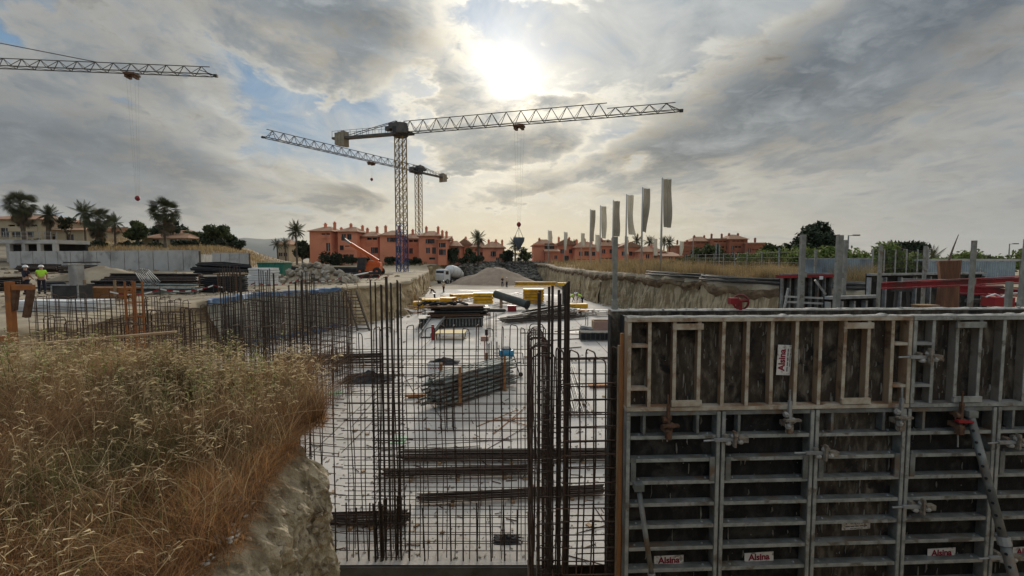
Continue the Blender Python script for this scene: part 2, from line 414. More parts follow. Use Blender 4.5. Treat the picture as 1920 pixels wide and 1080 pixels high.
m_lip_ochre = mat('lit_cream_edge', (.52, .465, .37), (.36, .275, .185), 7.0, .75, .3, c3=(.24, .15, .09), s3=4.0, detail=9)  # same painted light on the edges of the lying panels, in cream
m_web_rust = mat('rust_brown_web', (.26, .155, .085), (.38, .27, .17), 3.0, .8, .3, c3=(.15, .09, .055), s3=3.5, stretch=(1, 1, .4))
m_web_grey = mat('brown_grey_web', (.22, .18, .14), (.30, .27, .225), 3.0, .8, .3, c3=(.15, .12, .09), s3=3.5, stretch=(1, 1, .4))
# ------------------------------------------------------------------ terrain
def fbm(x, y, s=1.0, z=0.0):
    return noise.fractal(Vector((x * s, y * s, z)), 1.0, 2.0, 4)
def ground_h(x, y):
    h = 2.95 + .75 * sm(x, 2, 11)
    h += 1.15 * sm(y, 84, 122) * (1 - .65 * sm(x, 2, 11))
    ratio = x / max(y, 8.0)
    # terrace that carries the gardens and villas on the left
    t = sm(-ratio, .44, .62)
    d = math.hypot(x, y)
    h += t * (1.0 * sm(y, 34, 50) + 2.6 * sm(y, 60, 72) + 2.4 * sm(y, 72, 105))
    h += .55 * sm(y, 6.5, 2.5)                       # the rim the viewer stands on
    far = sm(d, 150, 500)
    h = h * (1 - far) + 3.6 * far
    return h + fbm(x, y, .11) * .10 + fbm(x, y, .6, 3) * .035
PIT = [(17, 1.0), (18, 10), (16.8, 22), (14.6, 31), (12.6, 44), (11.2, 53), (9.6, 63), (8.4, 90), (7.6, 112), (4, 120), (-3, 122), (-13, 119),
       (-19.5, 110), (-15.5, 90), (-12.6, 66), (-10.6, 49), (-12.2, 37.5), (-16.2, 29.5), (-16.9, 21), (-15.6, 13), (-14.4, 6.6), (-14.4, 1.0)]
def densify(poly, step, closed=True):
    out = []
    n = len(poly)
    for i in range(n if closed else n - 1):
        a, b = Vector(poly[i]), Vector(poly[(i + 1) % n])
        k = max(1, int((b - a).length / step))
        for j in range(k): out.append(a.lerp(b, j / k))
    if not closed: out.append(Vector(poly[-1]))
    return out
rim = densify(PIT, .4)
rim2 = []
for i, p in enumerate(rim):
    c = Vector((0, 40)); d = (p - c).normalized()
    w = .6 if p.y > 3 else 0.0
    rim2.append(p + d * (fbm(p.x, p.y, .13, 8) * w * 2.2 + fbm(p.x, p.y, .5, 5) * w * .9 + fbm(p.x, p.y, 1.5, 2) * w * .4))
rim = rim2
def rim_z(p):
    return ground_h(p.x, p.y) - (.28 + .3 * max(-.5, fbm(p.x, p.y, .45, 6)) + .12 * fbm(p.x, p.y, 2.0, 6)) * sm(p.y, 3, 7)
def build_ground():
    c = Vector((0, 40)); mb = MB(); n = len(rim)
    rings = [1.0, 1.006, 1.015, 1.03, 1.055, 1.09, 1.14, 1.2, 1.3, 1.42, 1.6, 1.8, 2.05, 2.4, 2.9, 3.6, 5, 8, 14, 30, 70, 200]
    for k, s in enumerate(rings):
        for p in rim:
            q = c + (p - c) * s
            mb.v.append((q.x, q.y, rim_z(q) if k == 0 else ground_h(q.x, q.y) - (.06 if k == 1 else 0)))
    for k in range(len(rings) - 1):
        for i in range(n):
            j = (i + 1) % n
            mb.f.append((k*n+i, (k+1)*n+i, (k+1)*n+j, k*n+j))
    struct('ground', mb, m_soil, 'bare ochre ground around the excavation', True)
build_ground()
def build_banks():
    c = Vector((0, 40)); n = len(rim); rows = 26
    def section(name, sel, m, label, amp):
        idx = [i for i in range(n) if sel(rim[i])]
        # contiguous run
        runs = []; 
        for i in idx:
            if runs and i == runs[-1][-1] + 1: runs[-1].append(i)
            else: runs.append([i])
        mb = MB()
        for run in runs:
            run = run + [(run[-1] + 1) % n]
            o = len(mb.v)
            for i in run:
                p = rim[i]; top = rim_z(p); d = (p - c).normalized()
                for r in range(rows + 1):
                    f = r / rows; z = top + (-.9 - top) * f
                    g_ = Vector((p.x, p.y, z))
                    off = -(f ** 1.5) * (.55 + 1.5 * amp * max(0, .35 + noise.noise(Vector((p.x * .16, p.y * .16, 3))))) + .16 * sm(f, 0, .06) * sm(f, .4, .1) + amp * (noise.noise(g_ * .8) * .5 - abs(noise.noise(Vector((p.x * 1.5, p.y * 1.5, z * .7)))) * .5 + noise.noise(g_ * 3.2) * .16) * min(1, f * 5)
                    if r == 0: z += .004
                    q = p + d * off
                    mb.v.append((q.x, q.y, z))
            for a in range(len(run) - 1):
                for r in range(rows):
                    mb.f.append((o+a*(rows+1)+r, o+(a+1)*(rows+1)+r, o+(a+1)*(rows+1)+r+1, o+a*(rows+1)+r+1))
        struct(name, mb, m, label, False)
    right = lambda p: p.x > 5 and p.y < 56 and p.y > 1.5
    section('scraped_bank', right, m_teeth, 'steep earth bank with vertical bucket marks on the right of the pit', .45)
    section('earth_bank', lambda p: not right(p), m_bank, 'crumbling ochre earth bank round the pit', 1.0)
build_banks()
def build_shaded_topsoil():  # brown crest soil, with the shade under the grass painted in
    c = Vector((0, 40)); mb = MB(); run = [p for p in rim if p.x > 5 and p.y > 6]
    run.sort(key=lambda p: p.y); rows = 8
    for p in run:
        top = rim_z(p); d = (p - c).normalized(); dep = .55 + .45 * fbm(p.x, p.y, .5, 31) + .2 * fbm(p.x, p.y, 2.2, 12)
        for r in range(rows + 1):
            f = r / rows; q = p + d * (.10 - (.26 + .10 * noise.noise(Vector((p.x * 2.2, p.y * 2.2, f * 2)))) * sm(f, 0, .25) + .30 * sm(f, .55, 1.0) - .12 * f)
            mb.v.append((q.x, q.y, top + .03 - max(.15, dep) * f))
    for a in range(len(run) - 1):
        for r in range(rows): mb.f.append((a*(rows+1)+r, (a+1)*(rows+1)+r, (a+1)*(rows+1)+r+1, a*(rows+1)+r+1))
    struct('shaded_topsoil', mb, mat('shaded_topsoil', (.085, .055, .032), (.16, .11, .065), 2.0, .95, 1.5, 5.0, c3=(.22, .16, .095), s3=1.2), 'dark ragged soil band with grass shade painted in along the crest of the right bank')
build_shaded_topsoil()
# pit floor, slab, slab edge
mb = MB(); mb.quad((-30, -1, -.95), (30, -1, -.95), (30, 130, -.95), (-30, 130, -.95)); struct('pit_floor', mb, m_soil)
def build_slab():
    # pale blinding slab with a straight cut edge towards the viewer
    mb = MB()
    xs = np.linspace(-24, 22, 60); ys = np.concatenate([np.linspace(7.86, 30, 50), np.linspace(31, 84, 45)])
    for yy in ys:
        for xx in xs: mb.v.append((xx, yy, fbm(xx, yy, .4, 5) * .012))
    nx = len(xs)
    for j in range(len(ys) - 1):
        for i in range(nx - 1): mb.f.append((j*nx+i, j*nx+i+1, (j+1)*nx+i+1, (j+1)*nx+i))
    s = struct('slab', mb, m_slab, 'pale concrete basement slab', True)
    m_joint = mat('dark_joint', (.20, .18, .16), (.28, .26, .23), 3.0, .95)  # dark tone of the joint lines themselves
    for a, b in (((-5.4, 7.9), (-5.1, 48)), ((.95, 7.9), (1.2, 48)), ((5.2, 9), (5.4, 48)), ((-14, 15.2), (14, 15.6)), ((-15, 23.4), (13, 23.8)), ((-14, 35), (12, 35.3))):
        mb = MB(); mb.bar((*a, .004), (*b, .004), .022, .03); o = obj('pour_joint', mb, m_joint, s)
    # lower strip on the viewer's side of the wall corner
    mb = MB(); mb.quad((.62, 5.9, -.35), (22, 5.9, -.35), (22, 7.86, -.35), (.62, 7.86, -.35)); struct('slab_strip', mb, m_slab)
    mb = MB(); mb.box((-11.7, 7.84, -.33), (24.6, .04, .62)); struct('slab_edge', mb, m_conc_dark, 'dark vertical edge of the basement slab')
    mb = MB(); mb.quad((-24, 82, .02), (20, 82, .02), (20, 122, .06), (-24, 122, .06)); struct('unpaved_floor', mb, mat('dusty_floor', (.42, .36, .285), (.36, .31, .245), .3, .95, .4), 'dusty unpaved floor at the far end of the pit')
build_slab()

# the grassy rim in the foreground, cut off as a small cliff
def mound_top(x, y):
    return 3.64 + .17 * sm(y, 2.6, 4.6) + .10 * sm(-x, 2.4, 4.0) + fbm(x, y, .5, 11) * .10 + fbm(x, y, 1.9, 4) * .06 - .10 * sm(x, -2.6, -1.7) - .10 * sm(y, 4.7, 5.1) - .12 * sm(y, 3.2, 2.0) * sm(x, -3.2, -1.9)
def mound_edge_x(y, z=3.6):
    e = -1.72 + .10 * math.sin(y * 2.6 + .9) + .12 * noise.noise(Vector((0, y * 2.3, 1))) - .12 * sm(y, 3.3, 2.9) * sm(y, 2.2, 2.6)
    return e - .75 * sm(y, 4.3, 5.2)
def build_mound():
    mb = MB(); NX, NY = 90, 60
    y0, y1, x0 = -.6, 5.1, -14.3
    for j in range(NY + 1):
        yy = y0 + (y1 - y0) * j / NY
        xe = mound_edge_x(yy)
        for i in range(NX + 1):
            f = (i / NX) ** .75
            xx = x0 + (xe - x0) * f
            mb.v.append((xx, yy, mound_top(xx, yy)))
    for j in range(NY):
        for i in range(NX):
            a = j * (NX + 1) + i; mb.f.append((a, a + 1, a + NX + 2, a + NX + 1))
    struct('grassy_bank', mb, mat('root_soil', (.13, .085, .05), (.20, .13, .07), 3.0, .95, .8, 12.0), 'rim of soil under the dry grass in the foreground', True)
    # rough face below the rim
    mb = MB(); rows = 110
    path = [Vector((mound_edge_x(yy), yy)) for yy in np.linspace(-.6, 5.1, 200)]
    last = path[-1]
    path += [Vector((xx, 5.1 + .10 * noise.noise(Vector((xx, 0, 3))))) for xx in np.linspace(last.x - .06, -14.3, 70)]
    nrm = []
    for i in range(len(path)):
        a, b = path[max(0, i - 1)], path[min(len(path) - 1, i + 1)]; t = (b - a).normalized(); nrm.append(Vector((t.y, -t.x)))
    for i, p in enumerate(path):
        top = mound_top(p.x, p.y)
        for r in range(rows + 1):
            f = r / rows; z = top + (-1.0 - top) * f
            d = top - z
            off = -.24 * sm(d, .0, .22) + .24 * sm(d, .30, .65) + .26 * sm(d, .5, 3.2)        # undercut roots, then a foot that spreads
            q3 = Vector((p.x * 1.0, p.y * 1.0, z * .7))
            off += noise.noise(q3 * 1.6) * .15 * min(1, d * 3) + (abs(noise.noise(q3 * 4.2)) * -.16 + .05) * min(1, d * 4) + abs(noise.noise(q3 * 10)) * -.075 + noise.noise(q3 * 22) * .028 + noise.noise(q3 * 45) * .012
            q = p + nrm[i] * off
            mb.v.append((q.x, q.y, z))
    n = len(path)
    for i in range(n - 1):
        for r in range(rows):
            mb.f.append((i*(rows+1)+r, (i+1)*(rows+1)+r, (i+1)*(rows+1)+r+1, i*(rows+1)+r+1))
    struct('bank_face', mb, m_rockface, 'rough cut face of stony earth below the dry grass', False)
    global FACE; FACE = (list(mb.v), rows + 1)
build_mound()

# hills far off
def build_hills():
    mb = MB(); n = 160
    for i in range(n + 1):
        a = R(-75 + 150 * i / n); r = 3600
        hgt = 4 + 150 * math.exp(-((math.degrees(a) + 29) / 4.6) ** 2) + 95 * math.exp(-((math.degrees(a) + 24.5) / 1.9) ** 2) + 20 * math.exp(-((math.degrees(a) - 55) / 6) ** 2)
        hgt += 14 * fbm(i * .11, 0, 1.0) * min(1, hgt / 60)
        for k, (rr, hh) in enumerate(((r, 0), (r + 250, .55), (r + 500, 1.0), (r + 1200, .2), (r + 1500, 0))):
            mb.v.append((rr * math.sin(a), rr * math.cos(a), 2 + hgt * hh))
    for i in range(n):
        for k in range(4): mb.f.append((i*5+k, (i+1)*5+k, (i+1)*5+k+1, i*5+k+1))
    struct('hills', mb, m_hill, 'faint mountain ridge on the horizon', True)
build_hills()
# ------------------------------------------------------------------ near wall formwork
WROT = math.atan(.0471)
WM = Matrix.Translation((1.21, 5.0, 0)) @ Matrix.Rotation(WROT, 4, 'Z')
WMI = WM.inverted()
def wloc(px, py, t):
    """photo pixel -> wall coordinates (s, t, z) on the sheet t metres behind the wall's front"""
    lo, hi = 3.0, 9.0
    for _ in range(50):
        mid = (lo + hi) / 2
        if (WMI @ at(px, py, mid)).y < t: lo = mid
        else: hi = mid
    return WMI @ at(px, py, lo)
def text_mesh(txt, size, bold=.0):
    cu = bpy.data.curves.new('txt', 'FONT'); cu.body = txt; cu.size = size; cu.align_x = 'CENTER'; cu.align_y = 'CENTER'
    cu.extrude = .0006; cu.offset = bold; cu.resolution_u = 3
    o = bpy.data.objects.new('txt', cu); COL.objects.link(o)
    dg = bpy.context.evaluated_depsgraph_get(); dg.update()
    me = bpy.data.meshes.new_from_object(o.evaluated_get(dg))
    bpy.data.objects.remove(o); return me
_alsina = text_mesh('Alsina', .098, .0035); _alsina.materials.clear(); _alsina.materials.append(m_letter)
_underline = MB()
for k, (a, b) in enumerate([(-.125, -.075), (-.066, -.02), (-.012, .03), (.040, .085), (.092, .125)]): _underline.box(((a+b)/2, -.042, 0), (b-a, .011, .0012))
for k, (a, b) in enumerate([(-.07, -.03), (-.025, .01), (.014, .045), (.05, .075)]): _underline.box(((a+b)/2, -.068, 0), (b-a, .007, .0012))
_underline = _underline.mesh('small_print'); _underline.materials.append(m_letter_grey)
_stk = MB(); _stk.box((0, 0, -.0015), (.33, .155, .003)); _stk = _stk.mesh('sticker'); _stk.materials.append(m_sticker)
def sticker(parent, s, t, z, rot=0.0, tilt=0.0):
    o = link('sticker', _stk, None, parent); o['label'] = 'white sticker with red lettering'
    o.matrix_local = Matrix.Translation((s, t, z)) @ Matrix.Rotation(R(90), 4, 'X') @ Matrix.Rotation(rot + tilt, 4, 'Z')
    w = link('lettering', _alsina, None, o, (0, .022, .0012)); w2 = link('small_print', _underline, None, o, (0, .004, .0012))
    return o
def bolt_mesh():
    mb = MB(); mb.lathe([(.014, 0), (.014, .006), (.008, .012)], 6); me = mb.mesh('bolt'); me.materials.append(m_galv); return me
_bolt = bolt_mesh()

def upright_panel(s0, z1, label, w=1.03, h=3.6, skin=m_ply_d, steel=m_frame):
    """steel framed panel, back towards the viewer: stiles, shelf-like ribs, handles, plywood"""
    t = thing('formwork_panel', label, 'formwork panel', WM @ Vector((s0, 0, z1 - h)), WROT, 'upright panels of the near wall form')
    g = .004
    for x in (g + .022, w - g - .022):
        mb = MB(); mb.box((x, .055, h/2), (.044, .11, h - .004)); sl = obj('stile', mb, steel, t)
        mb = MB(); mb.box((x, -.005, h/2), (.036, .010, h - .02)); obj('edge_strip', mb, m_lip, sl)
    for z in (.022, h - .022):
        mb = MB(); mb.box((w/2, .055, z), (w - .1, .108, .044)); obj('rail', mb, steel, t)
    mb = MB(); mb.box((w/2, .12, h/2), (w - .006, .018, h - .004)); obj('plywood_skin', mb, skin, t)
    z = h - .27; k = 0
    me = MB(); me.box((0, .056, 0), (w - .102, .098, .008)); me = me.mesh('rib'); me.materials.append(steel)
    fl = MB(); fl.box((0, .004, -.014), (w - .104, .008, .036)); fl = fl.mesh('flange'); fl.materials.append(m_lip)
    while z > .1:
        r = link('rib', me, None, t, (w/2, 0, z)); link('flange', fl, None, r)
        for xx in (-w * .36, w * .36): link('bolt', _bolt, None, r, (xx + rnd.uniform(-.02, .02), .05, .004))
        z -= .245 if k else .25; k += 1
    for x in (.20, .78):
        mb = MB(); mb.box((x, .05, h - .145), (.028, .09, .20)); obj('stub', mb, steel, t)
    zz = h - .27 - .25
    for x in (.085, w - .085):
        mb = MB(); mb.box((x, -.004, zz - .115), (.055, .016, .262)); obj('handle_plate', mb, steel, t)
    return t
def lying_panel(s0, z0, label, w=3.10, h=1.0, skin=m_ply, steel=m_ochre_frame, web=m_web_rust, lip=m_lip_ochre):
    t = thing('formwork_panel', label, 'formwork panel', WM @ Vector((s0, 0, z0)), WROT, 'lying panels of the near wall form')
    for x in (.024, w - .024):
        mb = MB(); mb.box((x, .055, h/2), (.042, .11, h - .004)); sl = obj('stile', mb, web, t)
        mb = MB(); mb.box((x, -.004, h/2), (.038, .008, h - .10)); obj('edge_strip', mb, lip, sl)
    for nm, z in (('bottom_rail', .022), ('top_rail', h - .022)):
        mb = MB(); mb.box((w/2, .055, z), (w - .004, .112, .044)); sl = obj(nm, mb, steel, t)
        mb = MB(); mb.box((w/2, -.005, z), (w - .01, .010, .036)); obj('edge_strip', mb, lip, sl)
    mb = MB(); mb.box((w/2, .12, h/2), (w - .006, .018, h - .004)); obj('plywood_skin', mb, skin, t)
    n = 12; xs = [.245 + i * (w - .46) / (n - 2) for i in range(n - 1)]
    me = MB(); me.box((0, .060, 0), (.008, .094, h - .09)); me = me.mesh('rib'); me.materials.append(web)
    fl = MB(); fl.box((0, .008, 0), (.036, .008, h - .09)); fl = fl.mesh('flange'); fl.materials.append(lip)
    for x in xs: link('flange', fl, None, link('rib', me, None, t, (x + rnd.uniform(-.004, .004), 0, h/2), (0, rnd.uniform(-.006, .006), 0)))
    for a, b in ((.045, xs[0] - .02), (xs[-1] + .02, w - .045)):
        for z in (h * .24, h * .70):
            mb = MB(); mb.box(((a+b)/2, .05, z), (b - a, .10, .03)); obj('stub', mb, steel, t)
    for i in (1, 8):
        for z in (.085, h - .095):
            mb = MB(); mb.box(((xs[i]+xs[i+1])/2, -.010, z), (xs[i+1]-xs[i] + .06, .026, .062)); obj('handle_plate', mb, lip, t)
    # crust of spilled concrete along the top
    mb = MB(); k = int(w / .05)
    for i in range(k + 1):
        x = w * i / k; hh = .010 + .012 * max(0, fbm(s0 + x, 0, 6.0) + .25) + (.02 if rnd.random() < .05 else 0)
        mb.v += [(x, -.004, h + .001), (x, .02, h + hh), (x, .09, h + hh * .9), (x, .128, h + .001)]
    for i in range(k):
        for j in range(3): mb.f.append((i*4+j, (i+1)*4+j, (i+1)*4+j+1, i*4+j+1))
    obj('cement_crust', mb, m_cement, t)
    return t
ZT = 4.58; PW = 1.035
def drips(parent, w, h, n, seed, y=.108):
    rg = random.Random(seed); mb = MB()
    for _ in range(n):
        x, z = rg.uniform(.06, w - .06), rg.uniform(.1, h - .06); L = rg.uniform(.02, .16); r = rg.uniform(.004, .013)
        mb.tube([(x, y, z), (x + rg.uniform(-.006, .006), y, z - L * .6), (x + rg.uniform(-.01, .01), y + .002, z - L)], [r * .5, r, r * .35], 5)
    for _ in range(n // 2):
        x, z = rg.uniform(.05, w - .05), rg.uniform(.04, h - .04); r = rg.uniform(.002, .008)
        mb.lathe([(r * rg.uniform(.6, 1.2), 0), (r * .7, -.004), (r * .2, -.006)], 7, Matrix.Translation((x, y + .003, z)) @ Matrix.Rotation(R(90), 4, 'X') @ Matrix.Scale(-1, 4, (0, 0, 1)))
    o = obj('cement_splash', mb, m_cement_grey, parent); o['kind'] = 'stuff'
m_cement_grey = mat('cement_splash', (.30, .275, .235), (.20, .18, .15), 14.0, .95, .6, 30.0, island=.3)
lp1 = lying_panel(0, ZT - 1.0, 'long rusty formwork panel lying on top of the uprights, with a vertical white sticker', 3.1 * PW / 1.035 + .02)
lp2 = lying_panel(3.126, ZT - 1.0, 'greyer long formwork panel on top of the uprights at the right edge', 3.12, skin=m_ply, steel=mat('grey_panel_steel', (.30, .295, .275), (.20, .18, .155), 2.3, .7, .2, c3=(.13, .11, .09), s3=3.0, stretch=(1, 1, .45)), web=m_web_grey, lip=m_lip)
ups = []
uplab = ['dark upright formwork panel at the free left end of the wall form', 'dark upright formwork panel second from the left end of the wall form', 'brownish upright formwork panel with a sticker half hidden by its rib',
         'dark upright formwork panel crossed by the long perforated prop', 'dark upright formwork panel cut off by the right picture edge']
for i in range(5):
    ups.append(upright_panel(i * PW, ZT - 1.004, uplab[i], skin=m_ply if i == 2 else m_ply_d))
drips(lp1, 3.1, 1.0, 110, 1); drips(lp2, 3.1, 1.0, 110, 2)
for i_, u_ in enumerate(ups): drips(u_, 1.03, 3.6, 45 if i_ != 2 else 130, 3 + i_)
def wsticker(par, px, py, t=.105, rot=0.0, tilt=0.0):
    p = wloc(px, py, t); q = par.matrix_basis.inverted() @ (WM @ Vector((p.x, t, p.z)))
    sticker(par, q.x, q.y - .002, q.z, rot, tilt)
for o in (lp1, lp2, *ups): o.rotation_mode = 'XYZ'
bpy.context.view_layer.update()
wsticker(lp1, 1470, 675, .06, R(90), R(-2))
wsticker(ups[0], 1254, 1054, .085, 0, R(1)); wsticker(ups[1], 1423, 1048, .085, 0, R(2)); wsticker(ups[2], 1605, 980, .105, 0, R(2))
wsticker(ups[3], 1765, 1040, .085, 0, R(1.5)); wsticker(ups[4], 1924, 1037, .085, 0, R(1.5))
# rear skin of the same wall form: its plywood faces us across the gap
def rear_skin():
    t = thing('formwork_panel', 'rear skin of the wall form rising behind the near panels', 'formwork panel', WM @ Vector((-.02, .62, ZT - 4.02)), WROT)
    mb = MB(); mb.box((3.3, 0, 2.0), (6.6, .02, 4.02)); obj('plywood_skin', mb, m_ply, t)
    mb = MB(); mb.box((3.3, .07, 4.0), (6.6, .11, .045)); obj('top_rail', mb, m_ochre_frame, t)
    mb = MB(); mb.box((.022, .07, 1.99), (.044, .11, 3.97)); obj('stile', mb, m_dark, t)
    for i in range(1, 12):
        mb = MB(); mb.box((.022 + i * .56, .07, 1.99), (.044, .10, 3.9)); obj('rib', mb, m_frame, t)
    mb = MB(); k = 130
    for i in range(k + 1):
        x = 6.6 * i / k; hh = .012 + .012 * max(0, fbm(x, 3, 5.0) + .2)
        mb.v += [(x, -.012, 4.0235), (x, .01, 4.024 + hh), (x, .10, 4.024 + hh), (x, .127, 4.0235)]
    for i in range(k):
        for j in range(3): mb.f.append((i*4+j, (i+1)*4+j, (i+1)*4+j+1, i*4+j+1))
    obj('cement_crust', mb, m_cement, t)
    # tooth-like lumps of set concrete
    for i in range(26):
        mb = MB(); x = rnd.uniform(.1, 6.4); r = rnd.uniform(.008, .02)
        mb.lathe([(r, 0), (r * .9, r * .7), (r * .3, r)], 6, Matrix.Translation((x, rnd.uniform(0, .1), 4.035))); obj('cement_lump', mb, m_cement, t)
rear_skin()
t = thing('stop_end', 'orange timber stop boards closing the left end of the wall form', 'stop boards', WM @ Vector((0, 0, 0)), WROT)
mb = MB(); mb.box((-.012, .155, 2.02), (.03, .045, 4.75)); obj('board', mb, m_wood_or, t)
mb = MB(); mb.box((-.02, .215, 1.95), (.03, .06, 4.6)); obj('board', mb, m_wood, t)
mb = MB(); mb.box((.10, .40, 2.1), (.03, .36, 4.9)); obj('board', mb, m_black, t)
# clamps
m_clamp = mat('crusted_iron', (.33, .29, .23), (.20, .16, .12), 14.0, .9, .8, 30.0, c3=(.17, .11, .07), s3=9.0)
def clamp_proto():
    t = thing('wedge_clamp', '', 'clamp')
    for nm, c, s in (('tie_bar', (0, -.045, 0), (.36, .035, .03)), ('jaw', (-.045, .005, 0), (.045, .075, .085)), ('jaw', (.075, .005, 0), (.05, .085, .10)), ('wedge', (.02, -.075, .015), (.022, .05, .17)), ('wing', (.12, -.05, 0), (.10, .06, .055))):
        mb = MB(); mb.box(c, s)
        # knock the corners off so it reads as a casting
        obj(nm, mb, m_clamp if nm != 'tie_bar' else m_galv, t)
    mb = MB(); mb.tube([(-.30, -.045, -.005), (-.17, -.045, 0)], .010, 6); obj('handle', mb, m_galv, t)
    for c in ((.03, -.05, .04), (.09, -.06, -.02), (-.03, -.04, -.035)):
        mb = MB(); mb.lathe([(.028, -.02), (.036, 0), (.02, .028)], 7, Matrix.Translation(c)); obj('crust', mb, m_cement, t)
    return t
cproto = clamp_proto()
clamps = [(1250, 790, 90, m_rust, 'rusty wedge clamp hanging across the joint above the first upright panel'), (1475, 780, 90, None, 'cement crusted clamp on the joint below the vertical sticker'),
          (1682, 775, 90, None, 'cement crusted clamp left of the split between the two lying panels'), (1793, 782, 90, 'r', 'red and rusty clamp right of the split between the lying panels'),
          (1367, 821, 0, None, 'crusted clamp joining the first and second upright panels'), (1535, 846, 0, None, 'crusted clamp joining the second and third upright panels'),
          (1728, 668, 0, None, 'wedge clamp across the split of the lying panels'), (1715, 946, 0, None, 'wedge clamp between the third and fourth upright panels'),
          (1892, 826, 0, None, 'wooden looking clamp near the right edge under the lying panel'), (1875, 1040, 0, None, 'low clamp behind the foot of the perforated prop')]
for i, (px, py, rot, mm, lab) in enumerate(clamps):
    c = cproto if i == len(clamps) - 1 else copy_tree(cproto)
    p = wloc(px, py, -.01); c.matrix_basis = WM @ Matrix.Translation((p.x, -.012, p.z)) @ Matrix.Rotation(R(rot), 4, 'Y') @ Matrix.Rotation(R(rnd.uniform(-3, 3)), 4, 'Y')
    tag(c, lab, 'clamp', 'clamps on the near wall form')
    if mm:
        for ch in c.children:
            ch.data = ch.data.copy(); ch.data.materials.clear(); ch.data.materials.append(m_redpaint if (mm == 'r' and ch.name.startswith('wedge')) else m_rust)
# long tail rods below the upright clamps
for px, y0, y1, lab in ((1251, 800, 828, 'thin tie rod below the rusty clamp'), (1796, 790, 838, 'thin tie rod below the red clamp')):
    a, b = wloc(px, y0, -.03), wloc(px, y1, -.03)
    tag(rod('tie_rod', WM @ a, WM @ b, .008, m_galv), lab, 'rod')
# push-pull props
def prop(p0, p1, r, lab, holes):
    p0, p1 = Vector(p0), Vector(p1)
    t = thing('push_pull_prop', lab, 'prop', p0)
    mb = MB(); d = p1 - p0; mb.tube([(0,0,0), d * .55], r, 12); obj('outer_tube', mb, m_frame, t, smooth=True)
    mb = MB(); mb.tube([d * .54, d], r * .86, 12); obj('inner_tube', mb, m_frame, t, smooth=True)
    mb = MB(); mb.tube([d * .53, d * .56], r * 1.25, 10); obj('collar', mb, m_galv, t)
    mb = MB(); mb.box(tuple(d), (.10, .10, .07)); obj('head_plate', mb, m_frame, t)
    mb = MB(); mb.box((0, 0, -.03), (.22, .22, .02)); obj('foot_plate', mb, m_frame, t)
    if holes:
        side = Vector((-.80, -.60, 0)); side = (side - d.normalized() * side.dot(d.normalized())).normalized()
        hm = MB(); hm.tube([(0, 0, 0), (0, 0, .004)], .015, 8); hm = hm.mesh('hole'); hm.materials.append(m_black)
        q = side.to_track_quat('Z', 'Y')
        for k in range(22):
            p = d * (.03 + .95 * k / 22); rr = r if k / 22 < .53 else r * .86
            h = link('hole', hm, None, t, p + side * (rr - .001)); h.rotation_mode = 'QUATERNION'; h.rotation_quaternion = q
A = WM @ wloc(1818, 775, -.05); B = WM @ wloc(1900, 1080, -.50)
prop(A + (B - A) * 1.75, A, .046, 'long perforated steel prop leaning against the fourth upright panel', True)
A = WM @ wloc(1197, 912, -.05); B = WM @ wloc(1222, 1080, -.22)
prop(A + (B - A) * 2.2, A, .032, 'plain grey prop leaning at the left end of the wall form', False)
# guard post on the rear skin and hand-wheel clamp
def guard_post(px, py0, d, z0, lab, lean=0.0, w=.05, bracket=True, toppx=None):
    a = at(px, py0, d); b = Vector((a.x, a.y, z0))
    if lean: b.x -= lean
    t = thing('guard_post', lab, 'post', b, group='steel guard posts')
    mb = MB(); mb.bar((0, 0, 0), a - b, w, w, (0, 1, 0)); obj('tube', mb, m_post, t)
    L = (a - b)
    mb = MB(); mb.bar(L * .30, L * .52, w * 1.35, w * 1.35, (0, 1, 0)); obj('socket', mb, m_post, t)
    if bracket:
        p = L * .45
        mb = MB(); mb.box(p + Vector((w * 1.3, 0, -.02)), (w * 1.3, w * .6, .02)); mb.box(p + Vector((w * 1.9, 0, .05)), (w * .4, w * .6, .14)); obj('hook', mb, m_post, t)
        p = L * .88
        mb = MB(); mb.box(p + Vector((w * .9, -.0, 0)), (w * .5, w * .5, .10)); obj('hook', mb, m_post, t)
guard_post(1154, 444, 5.72, 3.9, 'lone square guard post at the left end of the near wall form', 0, .05, False)
def wheel_clamp():
    p = at(1386, 578, 5.72)
    t = thing('wheel_clamp', 'red clamp with hand wheel on top of the rear formwork skin', 'clamp', (p.x, p.y, ZT + .07), WROT)
    mb = MB(); mb.box((-.075, 0, .045), (.10, .08, .075)); obj('block', mb, m_redpaint, t)
    mb = MB(); mb.tube([(-.02, 0, .05), (.09, 0, .05)], .022, 8); obj('spindle', mb, m_redpaint, t)
    mb = MB(); mb.tube([(.085, .0 + .085 * math.cos(a), .03 + .085 * math.sin(a)) for a in np.linspace(0, 2*math.pi, 17)], .014, 6, False)
    mb2 = MB(); M2 = Matrix.Translation((.03, -.03, 0)) @ Matrix.Rotation(R(58), 4, 'Z') @ Matrix.Translation((-.03, .03, 0)); mb2.add(mb.v, mb.f, M2); obj('hand_wheel', mb2, m_redpaint, t, smooth=True)
    mb = MB(); mb.box((.0, 0, -.03), (.04, .07, .16)); obj('jaw', mb, m_redpaint, t)
wheel_clamp()

